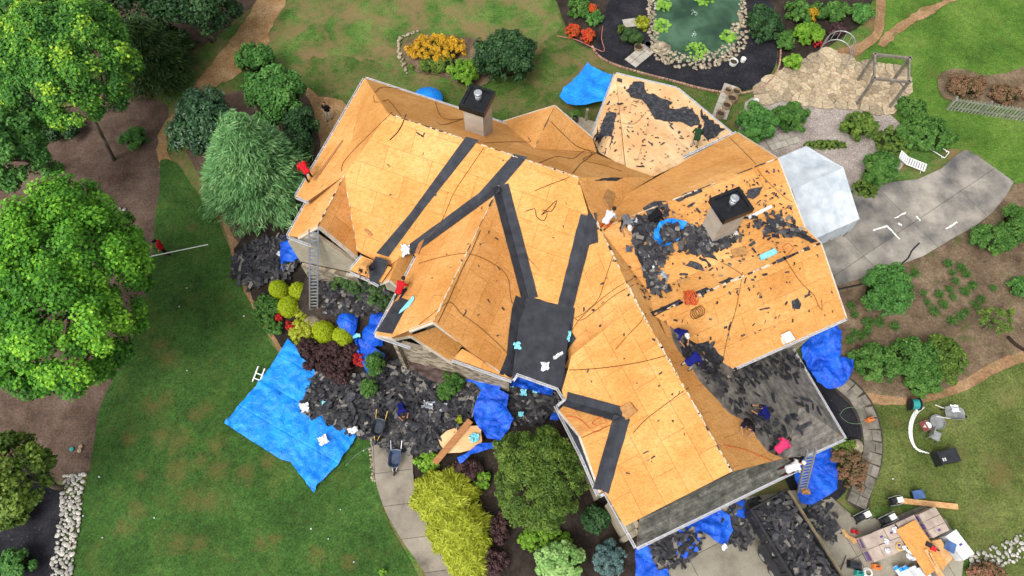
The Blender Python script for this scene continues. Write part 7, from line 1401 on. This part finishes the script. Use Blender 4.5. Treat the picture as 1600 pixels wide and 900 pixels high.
# arch trellis
c = P(1300, 92, .15); t = thing('garden_arch', 'round grey metal garden arch at the flagstone patio', 'arch', c); u = Vector((.8, -.5, 0)).normalized(); v = Vector((.5, .8, 0)).normalized()
for k in (-1, 1): mb = MB(); pts = [c + v * .45 * k + u * 1.0 * math.cos(a) + Vector((0, 0, .9 + 1.2 * math.sin(a))) for a in [math.pi * i / 14 for i in range(15)]]; pts = [c + v * .45 * k + u * 1.0 + Vector((0, 0, 0))] + pts + [c + v * .45 * k - u * 1.0]; mb.tube(pts, .03, 6); mb.build('hoop', m_alu, t)
for i in range(9): a = math.pi * i / 8; mb = MB(); p = c + u * math.cos(a) + Vector((0, 0, .9 + 1.2 * math.sin(a))); mb.tube([p - v * .45, p + v * .45], .018, 5); mb.build('rung', m_alu, t)
# picket fence
m_fence = mat('fence_board', [S(112, 116, 100), S(146, 148, 132)], 4, .9, rand=.15); a, b = P(1480, 172, 0), P(1640, 196, 0); t = thing('picket_fence', 'weathered grey green picket fence at the right edge', 'fence', a); d = (b - a).normalized(); N = int((b - a).length / .22)
for i in range(N): p = a + d * i * .22; mb = MB(); mb.box(p + Vector((0, 0, .6)), (.12, .025, 1.2 + rnd.uniform(-.05, .05)), d); mb.build('picket', m_fence, t)
for h in (.3, .95): mb = MB(); mb.beam(a + Vector((0, .05, h)), b + Vector((0, .05, h)), .05, .1); mb.build('rail', m_fence, t)
for i in range(4): p = a.lerp(b, i / 3); mb = MB(); mb.beam(p + Vector((0, .1, 0)), p + Vector((0, .1, 1.25)), .11); mb.build('post', m_fence, t)
# lounge chairs
m_sling = mat('white_sling', [S(190, 190, 192), S(216, 216, 216)], 5, .7)
for lb, x, y, az, full in (('white slatted pool lounger beside the leafy shrub', 1420, 258, -28, 1), ('bare white lounger frame near the patio corner', 1458, 232, -42, 0)):
    c = P(x, y, .1); u = Vector((math.cos(R(az)), math.sin(R(az)), 0)); v = Vector((-u.y, u.x, 0)); t = thing('sun_lounger', lb, 'lounger', c)
    for k in (-1, 1): mb = MB(); mb.tube([c - u * .85 + v * .3 * k + Vector((0, 0, .62 if full else .2)), c - u * .25 + v * .3 * k + Vector((0, 0, .32 if full else .12)), c + u * .9 + v * .3 * k + Vector((0, 0, .32 if full else .12))], .025, 6); mb.build('side_rail', m_white, t)
    for k in (-1, 1):
        for x_ in (-.5, .7):
            mb = MB(); mb.tube([c + u * x_ + v * .3 * k + Vector((0, 0, .3 if full else .1)), c + u * (x_ + .1) + v * .3 * k], .02, 5); mb.build('leg', m_white, t)
    if full:
        for i in range(12): f = i / 11; x_ = -.83 + 1.7 * f; zz = .62 - .3 * min(1, f / .35) if f < .35 else .32; mb = MB(); mb.box(c + u * x_ + Vector((0, 0, zz + .02)), (.11, .58, .02), u, v); mb.build('slat', m_sling, t)
    else:
        for x_ in (-.85, .9): mb = MB(); mb.tube([c + u * x_ - v * .3 + Vector((0, 0, .15)), c + u * x_ + v * .3 + Vector((0, 0, .15))], .025, 5); mb.build('cross_bar', m_white, t)
# wooden deck corner with planter
m_deck = mat('deck_board', [S(140, 128, 110), S(168, 156, 138)], 4, .9, rand=.1); a, b = P(882, 182, .6), P(936, 240, .6); t = thing('wooden_deck', 'grey wooden deck corner between back gable and sun room', 'deck', (a.x, a.y, 0)); u = Vector((math.cos(R(-22)), math.sin(R(-22)), 0)); v = Vector((-u.y, u.x, 0)); o = P(880, 212, .6)
for i in range(22): mb = MB(); mb.box(o + u * (.07 + i * .145) + Vector((0, 0, 0)), (.135, 3.6, .03), u, v); mb.build('deck_board', m_deck, t)
q = P(904, 196, .7); mb = MB(); mb.beam((q.x + .5, q.y + .5, .6), (q.x + .5, q.y + .5, 1.7), .14); mb.build('rail_post', m_deck, t)
bucket('plant_pot', 'dark pot on the deck behind the house', 898, 190, .18, .32, m_tubk, 'pot', .65, m_soilp); shrub('potted_flower', 'purple flowering potted plant on the deck', 898, 182, 6, 'green', 260, 1.4, size=.1, nc=8)
# pond fountain bubbles
for lb, x, y in (('upper white fountain splash in the pond', 1085, 20), ('lower white fountain splash in the pond', 1084, 54)):
    q = P(x, y, .12); mb = MB()
    for k in range(26): a = rnd.uniform(0, 6.3); r = rnd.uniform(0, .32); mb.ball(q + Vector((r * math.cos(a), r * math.sin(a), rnd.uniform(0, .08))), rnd.uniform(.015, .035), 6, 4)
    tag(mb.build('fountain_splash', mat('foam', [S(170, 190, 180), S(200, 214, 206)], 5, .3), base=q), lb, 'fountain', kind='stuff')
# scattered bits on the lawn
for k, (x, y) in enumerate(((292, 450), (280, 479), (381, 494), (292, 579), (160, 840), (241, 809), (532, 796), (486, 826), (553, 878), (568, 704), (155, 745), (130, 806), (513, 842), (1395, 748))):
    q = P(x, y, .06); mb = MB(); mb.ball(q, rnd.uniform(.03, .05), 8, 5, .1, k); tag(mb.build('lawn_litter', m_cardw, base=q), 'small white scrap lying on the lawn', 'litter', 'white scraps on the lawn')
SC.render.engine = 'CYCLES'
